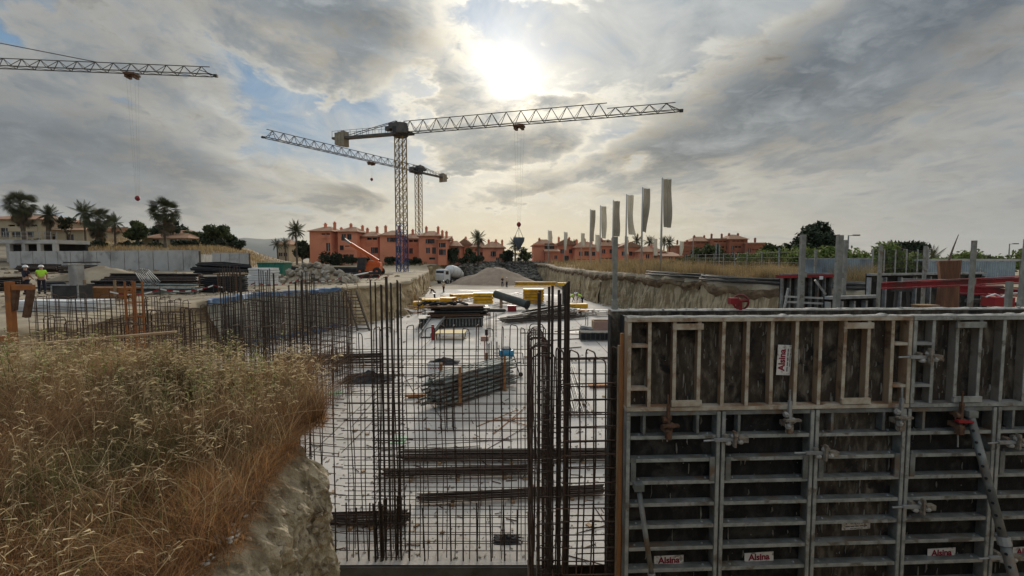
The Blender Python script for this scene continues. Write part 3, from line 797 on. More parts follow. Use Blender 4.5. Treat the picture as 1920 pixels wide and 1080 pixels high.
# ------------------------------------------------------------------ reinforcement
def hairpin_mesh(gap, h, r, name='hairpin_bar', bow=0.0):
    pts = [(-gap/2, 0, 0), (-gap/2 + bow * .4, bow, h * .35), (-gap/2 - bow * .3, -bow * .6, h * .75), (-gap/2, 0, h - .05), (-gap/2 + .02, 0, h - .012), (-gap/2 + .05, 0, h), (gap/2 - .05, 0, h), (gap/2 - .02, 0, h - .012), (gap/2, 0, h - .05), (gap/2 + bow * .4, -bow * .7, h * .7), (gap/2 - bow * .3, bow, h * .3), (gap/2, 0, 0)]
    mb = MB(); mb.tube(pts, r, 6); me = mb.mesh(name, True); me.materials.append(m_rebar); return me
def rebar_wall(label, A, B, z0, z1, gap=.26, sv=.2, sh=.16, r=.0085, htop=None, jitter=.5, seed=0, rowskip=0.0):
    rg = random.Random(seed); A, B = Vector(A), Vector(B); L = (B - A).length; u = (B - A) / L; ang = math.atan2(u.y, u.x)
    t = thing('rebar_wall', label, 'reinforcement', (A.x, A.y, z0), ang)
    hps = [hairpin_mesh(gap, z1 - z0 + e_, r, bow=b_) for e_, b_ in ((0, 0), (.03, .018), (-.04, -.022), (.01, .03))]
    k = int(L / sv)
    for i in range(k + 1):
        o = link('hairpin_bar', rg.choice(hps), None, t, (min(L, i * sv + rg.uniform(-.03, .03)), 0, rg.uniform(-.06, .05)), (rg.uniform(-.010, .010), rg.uniform(-.010, .010), R(90) + rg.uniform(-jitter, jitter)))
    zt = (htop or z1 - .25) - z0
    for side in (-1, 1):
        z = .12 + (.05 if side > 0 else 0)
        while z < zt:
            if rg.random() >= rowskip:
                a0 = rg.uniform(-.08, .02); b0 = L + rg.uniform(-.02, .10)
                if rg.random() < .25: a0 += rg.uniform(0, L * .3)
                rod('horizontal_bar', (a0, side * (gap/2 + r*2), z + rg.uniform(-.012, .012)), (b0, side * (gap/2 + r*2), z + rg.uniform(-.015, .015)), r * .85, m_rebar, t)
            z += sh * rg.choice((1, 1, 1, 1.06, .94))
    mb = MB()                                                # knots of tie wire at the crossings
    for q in range(int(L * 55)):
        x_, z_, s_ = rg.randint(0, k) * sv, rg.uniform(.1, zt), rg.choice((-1, 1)); y_ = s_ * (gap/2 + r)
        mb.tube([(x_ - .012, y_ - .02, z_ - .012), (x_ + .004, y_ + .02, z_), (x_ + .014, y_ - .022, z_ + .014), (x_ + rg.uniform(.0, .05), y_ - .04, z_ + rg.uniform(-.03, .05))], .0026, 3, False)
    o = obj('tie_wire', mb, m_rebar_d, t); o['kind'] = 'stuff'
    return t
def starters(label, A, B, z0, z1, n, r=.012, seed=1):
    rg = random.Random(seed); A, B = Vector(A), Vector(B)
    t = thing('starter_bars', label, 'reinforcement', (A.x, A.y, z0))
    for i in range(n):
        p = (B - A) * (i / max(1, n - 1)); rod('bar', (p.x + rg.uniform(-.02, .02), p.y, 0), (p.x + rg.uniform(-.025, .025), p.y, z1 - z0 + rg.uniform(-.08, .08)), r, m_rebar_d, t)
def cage(label, x, y, w, d, nx, ny, z0, z1, s0, s1, sp=.13, r=.013, rz=0.0, seed=3, stirrup_r=.006):
    rg = random.Random(seed)
    t = thing('rebar_cage', label, 'reinforcement', (x, y, z0), rz, 'column cages')
    for i in range(nx):
        for j in range(ny):
            if 0 < i < nx - 1 and 0 < j < ny - 1: continue
            px_, py_ = -w/2 + w * i / (nx - 1), -d/2 + d * j / max(1, ny - 1)
            rod('vertical_bar', (px_, py_, 0), (px_ + rg.uniform(-.02, .02), py_ + rg.uniform(-.02, .02), z1 - z0 + rg.uniform(-.1, .06)), r, m_rebar_d, t)
    mb = MB(); e = r + stirrup_r
    mb.tube([(-w/2 - e, -d/2 - e, 0), (w/2 + e, -d/2 - e, 0), (w/2 + e, d/2 + e, 0), (-w/2 - e, d/2 + e, 0), (-w/2 - e, -d/2 - e, .004), (-w/2 + .08, -d/2 + .06, .01)], stirrup_r, 5)
    me = mb.mesh('stirrup', True); me.materials.append(m_rebar_d)
    z = s0 - z0
    while z < s1 - z0:
        link('stirrup', me, None, t, (0, 0, z + rg.uniform(-.02, .02)), (rg.uniform(-.03, .03), rg.uniform(-.03, .03), 0)); z += sp
    return t
ZH = 4.02
rebar_wall('short rebar wall with bent tops running into the near wall form', (.56, 5.36), (1.42, 5.40), -.35, 4.13, .26, .15, .155, .009, 3.95, .35, 1)
rebar_wall('rebar wall seen end on, running away from the corner cage', (.365, 5.55), (.40, 8.0), -.35, 4.10, .23, .15, .2, .0085, 3.7, .15, 2, .35)
rebar_wall('long rebar mesh wall standing along the slab edge', (.42, 8.12), (-2.9, 8.14), 0, ZH, .26, .2, .16, .0085, 3.70, .6, 3)
rebar_wall('rebar mesh wall continuing behind the dry grass towards the left edge', (-3.0, 8.16), (-9.2, 9.35), 0, ZH, .26, .2, .17, .0085, 3.85, .6, 4)
rebar_wall('dense rebar wall receding along the left bank', (-8.1, 9.75), (-6.3, 18.6), 0, 4.0, .28, .16, .2, .010, 3.8, .3, 5)
rebar_wall('farther rebar mesh wall below the blue tarp', (-6.3, 18.9), (-12.6, 22.6), 0, 3.72, .28, .22, .24, .010, 3.5, .4, 6)
rebar_wall('rebar mesh wall in front of the left yard', (-15.0, 15.0), (-9.0, 13.2), 0, 4.10, .25, .24, .22, .009, 4.0, .4, 16)
cage('tall column cage standing up from the mesh wall at mid picture', -2.13, 8.14, .44, .30, 6, 2, -.02, 4.84, .05, 3.55, .13, .0135, 0, 7)
cage('tall corner column cage beside the near wall form', .43, 5.42, .24, .20, 3, 2, -.35, 4.90, -.2, 3.9, .15, .0155, 0, 8)
t = thing('bar_bundle', 'thick bundle of upright bars right of the corner cage', 'reinforcement', (.615, 5.42, -.35))
for dx, dy in ((0, 0), (.026, .004), (.012, .022), (-.012, .02)): rod('bar', (dx, dy, 0), (dx + .004, dy, 5.27 + dx), .014, m_rebar_d, t)
cage('tall column cage rising behind the tip of the dry grass', -3.66, 8.2, .20, .24, 3, 2, 0, 4.83, .3, 3.4, .2, .012, 0, 9)
cage('tall column cage at the middle of the dense receding wall', -7.15, 12.2, .42, .30, 5, 2, 0, 5.0, .3, 3.6, .2, .013, .3, 10)
cage('slender column cage left of the blue tarp', -7.1, 13.9, .36, .30, 4, 2, 0, 4.86, .3, 3.4, .2, .012, .3, 11)
cage('column cage in front of the rubble heap', -6.75, 15.9, .36, .30, 4, 2, 0, 4.78, .3, 3.4, .2, .012, .3, 12)
starters('thick short starter bars along the slab edge left of the column cage', (-3.6, 7.97), (-2.45, 7.97), -.02, .98, 7, .0135, 13)
starters('thick short starter bars along the slab edge right of the column cage', (-1.75, 7.97), (.1, 7.97), -.02, .98, 9, .0135, 14)
t = thing('starter_bars', 'dense foot of starter bars inside the mid column cage', 'reinforcement', (-2.13, 8.05, 0))
for i in range(14): x_, y_ = rnd.uniform(-.24, .24), rnd.uniform(-.16, .2); rod('bar', (x_, y_, -.02), (x_ + rnd.uniform(-.03, .03), y_, rnd.uniform(.85, 1.1)), .014, m_rebar_d, t)
# ------------------------------------------------------------------ formwork and posts beyond the near wall, right
def slatted_form(label, px0, px1, ytop, d0, d1, h, red=False, steel=m_galv, n=10, skin=m_ply_d):
    a, b = at(px0, ytop, d0), at(px1, ytop, d1); b.z = a.z
    L = (b - a).length; ang = math.atan2(b.y - a.y, b.x - a.x)
    t = thing('formwork_panel', label, 'formwork panel', (a.x, a.y, a.z - h), ang)
    mb = MB(); mb.box((L/2, .12, h/2), (L, .02, h - .01)); obj('plywood_skin', mb, skin, t)
    mb = MB(); mb.box((L/2, .05, h - .03), (L, .11, .06)); obj('top_rail', mb, steel, t)
    mb = MB(); mb.box((L/2, .05, h * .45), (L - .02, .09, .05)); obj('middle_rail', mb, steel, t)
    for i in range(n + 1):
        mb = MB(); mb.box((.03 + (L - .06) * i / n, .05, h/2 - .05), (.05, .10, h - .12)); obj('rib', mb, steel, t)
    if red:
        mb = MB(); mb.box((L/2 - .1, -.08, h - .09), (L + .5, .10, .10)); obj('red_waler', mb, m_redpaint, t)
    return t
slatted_form('dark formwork panel topped by a red waler behind the near wall form', 1468, 1562, 513, 15.5, 16.2, 4.7, True, m_frame, 7)
slatted_form('pale rimmed formwork panel behind the long red beam', 1632, 1850, 513, 13.5, 15.0, 4.7, False, m_galv, 8)
slatted_form('low pale formwork panel lying open in front of the dry bush', 1555, 1650, 556, 9.6, 10.0, .75, False, m_galv, 4)
def beam(label, px0, y0, d0, px1, y1, d1, w, h, m, name='steel_beam', cat='beam'):
    a, b = at(px0, y0, d0), at(px1, y1, d1)
    t = thing(name, label, cat, a)
    d = b - a
    up = Vector((0, 0, 1)); n = d.cross(up).normalized()
    for nm, off, ww, hh in (('top_flange', h/2, w, h * .16), ('web', 0, w * .25, h * .68), ('bottom_flange', -h/2, w, h * .16)):
        mb = MB(); mb.bar(up * off, d + up * off, ww, hh); obj(nm, mb, m, t)
    return t
beam('long red steel waler stretching towards the right picture edge', 1648, 536, 10.5, 1930, 524, 10.0, .10, .13, m_redpaint)
beam('shorter red steel waler below the long one at the right edge', 1800, 543, 9.0, 1945, 549, 8.2, .10, .14, m_redpaint)
beam('pale steel rail resting above the long red waler', 1692, 525, 11.5, 1800, 527, 11.3, .08, .06, m_galv)
# what carries the two red walers out there
for px, d, zt, lab in ((1700, 10.3, 4.62, 'steel trestle under the left half of the long red waler'), (1870, 10.1, 4.70, 'steel trestle under the right half of the long red waler'), (1845, 8.8, 4.52, 'steel trestle under the left end of the short red waler'), (1915, 8.35, 4.50, 'steel trestle under the right end of the short red waler')):
    p = at(px, 530, d); t = thing('trestle', lab, 'trestle', (p.x, p.y, -.1))
    for sx in (-1, 1):
        mb = MB(); mb.bar((sx * .45, .1, 0), (sx * .12, .1, zt), .05); obj('leg', mb, m_dark, t)
    mb = MB(); mb.box((0, .1, zt - .0), (.40, .09, .06)); obj('cap', mb, m_dark, t)
    mb = MB(); mb.box((0, .1, zt * .5), (.6, .04, .05)); obj('brace', mb, m_dark, t)
for i, (px, y0, d, w, lean, lab) in enumerate([(1506, 440, 8.6, .075, .03, 'thick guard post in front of the red topped formwork panel'), (1575, 441, 8.6, .085, .06, 'thickest guard post right of the red topped formwork panel'),
        (1586, 450, 10.5, .06, .02, 'thinner guard post just behind the thickest one'), (1652, 459, 9.4, .05, .03, 'slim guard post where the long red waler begins'), (1736, 461, 11.5, .06, .03, 'slim guard post left of the reddish tree stump'),
        (1827, 451, 8.2, .055, .05, 'guard post right of the reddish tree stump'), (1893, 528, 6.9, .06, 0, 'short guard post with cap near the right edge'), (1928, 448, 6.7, .065, .13, 'leaning guard post at the right picture edge'), (1530, 468, 16.8, .07, 0, 'thin far guard post behind the red topped panel')]):
    guard_post(px, y0, d, -.3 if d > 7 else 2.5, lab, lean, w, i in (0, 1, 3, 5))
p = at(1776, 525, 13.0)
t = thing('tree_stump', 'reddish bare tree stump standing behind the red walers', 'tree stump', (p.x, p.y, 0))
mb = MB(); mb.tube([(0, 0, 0), (.02, 0, 3.2), (.05, 0, 4.6), (.02, 0, 5.15)], [.34, .27, .22, .26], 10); obj('trunk', mb, mat('reddish_bark', (.20, .095, .05), (.13, .065, .04), 3.0, .95, .8, stretch=(3, 3, .4)), t)
mb = MB(); mb.tube([(0, 0, 5.1), (.12, 0, 5.5), (.24, 0, 5.85)], [.03, .02, .008], 5); obj('twig', mb, m_bark, t)
# scrap, brackets and a red machine behind the rear skin
t = thing('tool_box', 'pale timber box behind the rear formwork skin', 'box', at(1735, 570, 8.6) + Vector((0, 0, -.12)))
mb = MB(); mb.box((0, 0, 0), (.30, .2, .18)); obj('box_body', mb, m_wood, t)
mb = MB(); mb.box((0, 0, .1), (.34, .22, .02)); obj('lid', mb, m_wood, t)
t = thing('scaffold_tower', 'frame tower carrying scraps behind the rear formwork skin', 'scaffold', (at(1735, 570, 8.6).x, 8.6, -.3))
for sx in (-1, 1):
    for sy in (-1, 1):
        mb = MB(); mb.bar((sx * .5, sy * .3, 0), (sx * .5, sy * .3, 4.48), .05); obj('leg', mb, m_galv, t)
mb = MB(); mb.box((0, 0, 4.50), (1.1, .7, .05)); obj('deck', mb, m_wood, t)
t = thing('red_machine', 'small red engine with bent white handles near the right edge', 'engine', at(1870, 572, 8.2))
mb = MB(); mb.box((0, 0, .06), (.34, .25, .16)); obj('engine_block', mb, m_redpaint, t)
mb = MB(); mb.tube([(-.2, 0, .14), (-.05, 0, .19), (.06, 0, .14), (.2, 0, .2), (.42, 0, .21)], .014, 6); obj('handle', mb, m_white, t)
mb = MB(); mb.lathe([(.07, -.2), (.09, -.05), (.05, .0)], 10); obj('base', mb, m_dark, t)
t = thing('scaffold_tower', 'frame tower carrying the small red engine', 'scaffold', (at(1870, 572, 8.2).x, 8.2, -.3))
for sx in (-1, 1):
    for sy in (-1, 1):
        mb = MB(); mb.bar((sx * .45, sy * .3, 0), (sx * .45, sy * .3, 4.40), .05); obj('leg', mb, m_galv, t)
mb = MB(); mb.box((0, 0, 4.42), (1.0, .7, .05)); obj('deck', mb, m_wood, t)
# lattice of small braces below the red topped form
for k, (a, b, lab) in enumerate([((1478, 540), (1470, 580), 'inclined brace at the left foot of the red topped panel'), ((1528, 525), (1548, 552), 'short inclined brace hanging on the red topped panel')]):
    tag(block('brace', at(*a, 14.5), at(*b, 14.5), .05, .05, m_galv), lab, 'brace')
mb = MB(); q = at(1540, 521, 14.6); mb.box(q, (.10, .02, .10)); o = obj('tag_plate', mb, m_white); tag(o, 'small white tag under the red waler', 'tag')
for k, (y0, lab) in enumerate([(556, 'upper horizontal tube of the scaffold behind the thick guard post'), (566, 'lower horizontal tube of the scaffold behind the thick guard post')]):
    tag(block('scaffold_tube', at(1472, y0, 13.8), at(1560, y0 + 4, 13.8), .05, .05, m_galv), lab, 'tube')

# ------------------------------------------------------------------ things lying on the slab
def bundle(label, p0, p1, n, w, h, r=.011, spread=.15, seed=0, m=m_rebar_d):
    rg = random.Random(seed); p0, p1 = Vector(p0), Vector(p1); d = p1 - p0; L = d.length; u = d / L; sde = Vector((-u.y, u.x, 0))
    t = thing('rebar_bundle', label, 'rebar bundle', p0)
    for k in (.18, .5, .82):
        mb = MB(); mb.bar(u * L * k - sde * (w/2 + .06) + Vector((0, 0, .03)), u * L * k + sde * (w/2 + .06) + Vector((0, 0, .03)), .07, .06); obj('bearer', mb, m_wood, t)
    for i in range(n):
        a = rg.uniform(-w/2, w/2); z = .07 + r + (1 - abs(a) / (w/2) * .6) * rg.random() * h
        o0 = rg.uniform(-spread, spread) * L * .25; o1 = rg.uniform(-spread, spread) * L * .25
        sk = rg.uniform(-.06, .06)
        rod('bar', u * o0 + sde * a + Vector((0, 0, z)), u * (L + o1) + sde * (a + sk) + Vector((0, 0, z + rg.uniform(-.015, .015))), r, m, t)
    for k in (.1, .45, .8):
        mb = MB(); c = u * L * k + Vector((0, 0, .07))
        mb.tube([c + sde * (w/2 + .02) * math.cos(q) + Vector((0, 0, (h + .03) / 2 + (h + .03) / 2 * math.sin(q))) for q in np.linspace(0, 2*math.pi, 11)], .006, 4, False); obj('tie_wire', mb, m_rebar, t)
bundle('longest dark rebar bundle lying across the slab under the mesh', on(752, 864), on(1165, 862), 40, .42, .22, .012, .08, 1)
bundle('rebar bundle lying across the slab, second from the far one', on(722, 898), on(995, 890), 34, .34, .16, .012, .1, 2)
bundle('nearest slanting rebar bundle crossing in front of the corner cage', on(785, 944), on(1130, 928), 30, .30, .13, .013, .06, 3)
bundle('rebar bundle half hidden behind the tip of the grassy bank', on(560, 985), on(765, 982), 30, .34, .16, .012, .1, 4)
bundle('stack of long rebars below the blue tarp', on(520, 692), on(716, 686), 34, .7, .75, .02, .05, 5)
bundle('sheaf of grey rebars lying away from us right of the corner cage', on(1082, 782), on(1058, 688), 36, .95, .22, .016, .06, 6, m_galv)
bundle('scattered far rebars left of the red crate', on(945, 606), on(1085, 596), 30, 1.6, .5, .03, .3, 7)
bundle('tangled far rebar heap right of the tall corner bars', on(985, 600), on(1065, 585), 26, 2.2, .9, .035, .4, 8)
bundle('pair of long dark bars lying far right on the slab', on(1045, 678), on(1165, 676), 5, .18, .08, .03, .05, 9)
def scatter_bars(label, spec, r, m):
    t = thing('loose_bars', label, 'loose bars', on(*spec[0][:2]))
    o = Vector(t.location)
    for (x0, y0, x1, y1) in spec: rod('bar', on(x0, y0) - o + Vector((0, 0, r)), on(x1, y1) - o + Vector((0, 0, r + .02)), r, m, t)
scatter_bars('loose thin bars lying crosswise in front of the prop stack', [(660, 800, 705, 748), (640, 850, 700, 790), (755, 700, 790, 760), (780, 715, 830, 790), (800, 835, 1010, 822), (760, 845, 900, 838), (900, 850, 990, 800)], .010, m_rebar)
scatter_bars('orange timber laths crossed on the slab beside the return wall', [(895, 800, 970, 770), (925, 815, 985, 765), (940, 785, 990, 800), (905, 790, 985, 786)], .014, m_wood_or)
scatter_bars('thin bars lying near the right bank', [(1040, 622, 1140, 616), (1010, 640, 1125, 634), (1050, 655, 1090, 652), (975, 625, 1090, 628)], .03, m_rebar)
scatter_bars('loose bars on the slab in the near right corner', [(1110, 945, 1140, 990), (1085, 1000, 1135, 988), (1055, 1040, 1130, 1062)], .010, m_rebar)

# offcuts, tie ends and crumbs strewn over the slab
def litter(name, label, n, m, d0, d1, s0, s1, seed, thin):
    rg = random.Random(seed); mb = MB()
    for _ in range(n):
        d = 1 / rg.uniform(1 / d1, 1 / d0); x = rg.uniform(-.42, .26) * d; s = rg.uniform(s0, s1) * (d / 14) ** .5; a = rg.uniform(0, 3.14)
        if thin: mb.bar((x, d, .012), (x + math.cos(a) * s, d + math.sin(a) * s, .014), s * .05 + .004)
        else: mb.box((x, d, s * .15 + .005), (s * rg.uniform(.5, 1.5), s * rg.uniform(.4, 1), s * .3), None, a)
    o = obj(name, mb, m); tag(o, label, kind='stuff')
litter('wire_litter', 'cut ends of wire and bar strewn on the slab', 230, m_rebar, 8.2, 45, .06, .35, 61, True)
litter('wood_litter', 'small timber offcuts strewn on the slab', 90, m_wood, 8.4, 50, .03, .13, 62, False)
litter('crumb_litter', 'crumbs of concrete and dirt strewn on the slab', 900, m_stone, 8.0, 40, .015, .07, 63, False)
# stack of shoring props in a rack
def prop_stack():
    a, b = on(822, 772), on(968, 724); d = (b - a).normalized(); L = (b - a).length; s = Vector((-d.y, d.x, 0))
    t = thing('prop_stack', 'rack of grey green steel shoring props lying in layers', 'prop stack', a)
    for row in range(7):
        for k in range(7):
            o = s * (k * .12 + rnd.uniform(-.02, .02)) + Vector((0, 0, .18 + row * .155)); e = rnd.uniform(-.25, .25)
            rod('prop', o + d * e, o + d * (L * .62 + e), .045, m_galv_green, t, 8); rod('inner_prop', o + d * (L * .6 + e), o + d * (L + e), .036, m_galv_green, t, 8)
    for f in (.22, .80):
        for k in (-.10, .86):
            mb = MB(); q = d * L * f + s * k; mb.box((q.x, q.y, .70), (.09, .09, 1.40)); obj('rack_post', mb, m_wood_or, t)
        mb = MB(); mb.bar(d * L * f - s * .2 + Vector((0, 0, .06)), d * L * f + s * 1.0 + Vector((0, 0, .06)), .10, .10); obj('bearer', mb, m_wood, t)
m_galv_green = mat('weathered_prop', (.15, .175, .165), (.25, .27, .25), 2.5, .6, metal=.2, rand=.3, c3=(.13, .10, .08), s3=2.0)
prop_stack()
def hopper():
    p = on(950, 706)
    t = thing('blue_hopper', 'blue funnel on a stand with a pale cap, behind the prop stack', 'hopper', p)
    mb = MB(); mb.lathe([(.07, .35), (.09, .62), (.32, .95), (.34, 1.2), (.30, 1.2)], 14); obj('funnel', mb, m_blue, t, smooth=True)
    mb = MB(); mb.lathe([(.22, 1.18), (.20, 1.28), (.08, 1.36)], 12); obj('cap', mb, m_cement, t, smooth=True)
    for a in (20, 140, 260):
        mb = MB(); mb.tube([(.30 * math.cos(R(a)), .30 * math.sin(R(a)), 1.0), (.62 * math.cos(R(a)), .62 * math.sin(R(a)), 0)], .025, 6); obj('leg', mb, m_dark, t)
    mb = MB(); mb.tube([(-.6, 0, 1.05), (.7, 0, 1.05)], .02, 6); mb.tube([(.7, 0, 1.05), (.75, 0, .55)], .02, 6); obj('crossbar', mb, m_dark, t)
    mb = MB(); mb.lathe([(.10, -.04), (.10, .04)], 12, Matrix.Translation((.62, -.1, .12)) @ Matrix.Rotation(R(90), 4, 'X')); obj('wheel', mb, m_black, t)
    mb = MB(); mb.tube([(0, 0, 0), (0, 0, .4)], .06, 8); obj('outlet', mb, m_blue, t)
hopper()
def notice_board():
    p = on(815, 706); t = thing('notice_board', 'white board with small dark red marks standing on the slab', 'board', p, R(4))
    mb = MB(); mb.box((0, 0, .33), (.62, .03, .56)); obj('sheet', mb, m_white, t)
    for x in (-.16, -.05, .06, .17):
        mb = MB(); mb.box((x, -.0165, .38), (.05, .003, .07)); obj('mark', mb, m_letter, t)
    for x in (-.25, .25):
        mb = MB(); mb.bar((x, .02, 0), (x, .25, .02), .03); obj('foot', mb, m_dark, t)
notice_board()
def planks(label, px, py, n, L, w, rz, m=m_wood, z=0.0):
    p = on(px, py, z); t = thing('plank_pile', label, 'planks', p, rz)
    for i in range(n):
        mb = MB(); mb.box((rnd.uniform(-.1, .1), rnd.uniform(-.06, .06), .03 + i * .06), (L * rnd.uniform(.85, 1), w, .05), None, rnd.uniform(-.04, .04)); obj('plank', mb, m, t)
planks('two orange planks between the column cage and the prop stack', 780, 746, 2, .75, .18, R(4), m_wood_or)
planks('short orange plank on the slab beside the wall form', 1125, 727, 2, .85, .2, R(2), m_wood_or)
planks('pale wooden blocks under the nearest rebar bundle', 888, 878, 1, .22, .2, 0, m_wood)
for px, py, w, lab in ((748, 826, .40, 'bright mint green marker plate on the slab by the column cage'), (626, 738, .55, 'pale mint green plate on the slab above the bank tip')):
    p = on(px, py); mb = MB(); mb.box((0, 0, .012), (w, w * 1.25, .02)); mb.box((0, 0, .03), (w * .6, w * .7, .016)); tag(obj('marker_plate', mb, m_mint, None, p), lab, 'plate')
def black_net(px, py, lab, s=1.0):
    p = on(px, py); mb = MB(); n = 15
    for j in range(n):
        for i in range(n):
            u, v = i/(n-1)*2-1, j/(n-1)*2-1; r = math.hypot(u, v)
            z = max(0, .42 * (1 - r) + .16 * noise.noise(Vector((u * 3, v * 3, px)))) * s
            mb.v.append((u * 1.1 * s + .1 * noise.noise(Vector((v*4, u*4, 1))), v * .8 * s, z + .005))
    for j in range(n-1):
        for i in range(n-1): mb.f.append((j*n+i, j*n+i+1, (j+1)*n+i+1, (j+1)*n+i))
    tag(obj('crumpled_sheet', mb, m_net, None, p), lab, 'sheet')
black_net(690, 712, 'crumpled black sheet on the slab left of the column cage')
black_net(832, 680, 'small crumpled dark sheet behind the white board', .7)
black_net(950, 1012, 'clump of tangled wire and net at the foot of the corner', .22)
# small starter cages of future columns
for k, (px, py, w, h, lab) in enumerate([(838, 806, .36, 1.25, 'dark column starter cage in front of the prop stack'), (738, 622, .6, 1.5, 'thin far column starter cage behind the tall mid cage'), (790, 592, .6, 1.5, 'thin far starter bars left of the dark panel stack'),
        (632, 700, .45, 1.1, 'pale thin starter cage left of the mid column cage'), (924, 694, .45, 1.3, 'starter cage with a red cap left of the blue funnel'), (922, 632, .5, 1.7, 'thin starter bars right of the dark panel stack'), (1085, 568, .6, 1.6, 'far starter bars beside the bent workers')]):
    p = on(px, py); cage(lab, p.x, p.y, w, w, 3, 3, 0, h, .1, h * .5, .2, .012 if p.y < 20 else .018, rnd.uniform(0, .5), 30 + k)
p = on(912, 632); mb = MB(); mb.tube([(0, 0, 0), (0, 0, .5)], .10, 10); mb.tube([(0, 0, .5), (0, 0, .53)], .12, 10); tag(obj('drain_pipe', mb, m_dark, None, p), 'short black pipe stub standing on the slab', 'pipe')
mb = MB(); q = on(909, 690); mb.box((0, 0, 1.42), (.36, .36, .22)); mb.box((0, 0, .70), (.06, .06, 1.38)); tag(obj('marker_post', mb, mat('pinkish_wood', (.42, .25, .20), (.36, .22, .18), 3.0, .8), None, q), 'post with a pinkish block on top near the blue funnel', 'post')
def panel_stack():
    a, b = on(786, 616), on(906, 613); L = (b - a).length
    t = thing('panel_stack', 'dark stack of used formwork panels and boards on the slab', 'panel stack', a, math.atan2(b.y-a.y, b.x-a.x))
    mb = MB(); mb.box((L/2, 1.0, .38), (L, 2.0, .62)); obj('bottom_panel', mb, m_dark, t)
    for i in range(20):
        mb = MB(); mb.box((.1 + (L - .2) * i / 19, -.05, .36), (.09, .10, .58)); obj('rib', mb, m_frame, t)
    mb = MB(); mb.box((L/2, .95, .73), (L + .1, 2.2, .06)); obj('top_flange', mb, m_frame, t)
    for i in range(9):
        mb = MB(); mb.box((L * .58 + rnd.uniform(-.3, .7), 1 + rnd.uniform(-.3, .3), .80 + i * .10), (L * rnd.uniform(.75, .98), 1.7, .085), None, rnd.uniform(-.05, .05)); obj('board', mb, rnd.choice((m_dark, m_black, m_rust)), t)
    for i in range(10):
        mb = MB(); x = rnd.uniform(.4, L * .8); mb.tube([(x - .5, rnd.uniform(.3, 1.5), 1.68), (x, rnd.uniform(.3, 1.5), 1.78 + rnd.random() * .14), (x + rnd.uniform(.4, 1), rnd.uniform(.3, 1.5), 1.70)], .08, 5); obj('rolled_sheet', mb, m_net, t)
    for x in (.6, L - .6):
        mb = MB(); mb.box((x, 1, .035), (.12, 2.1, .07)); obj('bearer', mb, m_wood, t)
panel_stack()
o = on(898, 598); tag(rod('tar_log', o + Vector((0, 0, .75)), on(946, 586) + Vector((0, 0, .2)), .17, m_black, None, 8), 'black beam sloping down from the panel stack to the slab', 'beam')
def chute():
    a, b = on(797, 634), on(822, 614); t = thing('chute', 'grey metal chute lying before the dark panel stack', 'chute', a)
    d = b - a; s = Vector((-d.y, d.x, 0)).normalized(); up = Vector((0, 0, 1))
    mb = MB(); mb.quad(-s*.35 + up*.06, s*.35 + up*.06, d + s*.5 + up*.7, d - s*.5 + up*.7); mb.quad(-s*.35 + up*.10, d - s*.5 + up*.75, d + s*.5 + up*.75, s*.35 + up*.10); obj('tray', mb, m_conc, t)
    for k in (-1, 1):
        mb = MB(); mb.bar(s*.36*k + up*.2, d + s*.52*k + up*.8, .04, .25); obj('side', mb, m_galv, t)
chute()
def work_table(label, px, py, L, W, mtop, posts):
    p = on(px, py); t = thing('platform', label, 'platform', p)
    mb = MB(); mb.box((0, 0, .42), (L, W, .06)); obj('deck', mb, mtop, t)
    for sx in (-1, 1):
        for sy in (-1, 1): mb = MB(); mb.box((sx*(L/2-.1), sy*(W/2-.1), .2), (.08, .08, .385)); obj('leg', mb, m_wood, t)
    if posts: mb = MB(); mb.box((-L/2 - .12, -W/2, .5), (.16, .16, 1.0)); obj('red_post', mb, m_redpaint, t)
work_table('low platform with cream plywood top and a red post', 846, 634, 1.9, 1.6, mat('cream_ply', (.62, .50, .26), (.55, .43, .22), 1.2, .8), True)
mb = MB(); mb.box((0, 0, .30), (.85, .6, .5)); mb.box((0, 0, .58), (.9, .64, .05)); tag(obj('red_crate', mb, m_redpaint, None, on(960, 584)), 'bright red crate in the middle of the slab', 'crate')
def big_pipe():
    a, b = at(928, 551, 51), on(988, 580) + Vector((0, 0, .5)); t = thing('pipe_section', 'large dark pipe sloping down with its open end to the right', 'pipe', b)
    d = a - b; mb = MB(); mb.tube([(0, 0, 0), d], .42, 16, False); mb.tube([d, (0, 0, 0)], .36, 16, False); obj('pipe_wall', mb, mat('green_black_pipe', (.05, .058, .05), (.075, .08, .07), 1.5, .6), t, smooth=True)
    mb = MB(); mb.tube([(0, 0, 0), -d.normalized() * .15], .50, 16); obj('collar', mb, m_black, t)
    mb = MB(); mb.tube([-d.normalized() * .151, -d.normalized() * .156], .36, 16); obj('open_end', mb, m_net, t)
    mb = MB(); mb.bar((d.x * .8, d.y * .8, -b.z), d * .8 - Vector((0, 0, .4)), .3, .5); obj('prop_block', mb, m_wood, t)
big_pipe()
def yellow_stack(label, px, py, w, h, dep, rz, layers, gap=.3):
    p = on(px, py); t = thing('yellow_girder_stack', label, 'girders', p, rz, 'yellow formwork girders')
    lh = h / layers
    for i in range(layers):
        z = lh * i + lh * .5
        mb = MB(); mb.box((0, -dep/2, z), (w, .08, lh * .80)); mb.box((0, dep/2, z), (w, .08, lh * .80)); mb.box((0, 0, z + lh*.36), (w * .99, dep, .05)); obj('girder', mb, m_yellow, t)
        for k in range(max(2, int(w / .6))):
            mb = MB(); mb.box((-w/2 + w * (k + .5) / max(2, int(w / .6)), -dep/2 - .05, z), (.07, .03, lh * .66)); obj('stiffener', mb, m_yellow, t)
        mb = MB(); mb.box((0, 0, z - lh * .44), (w * .9, dep * .8, lh * .10)); obj('spacer', mb, m_wood, t)
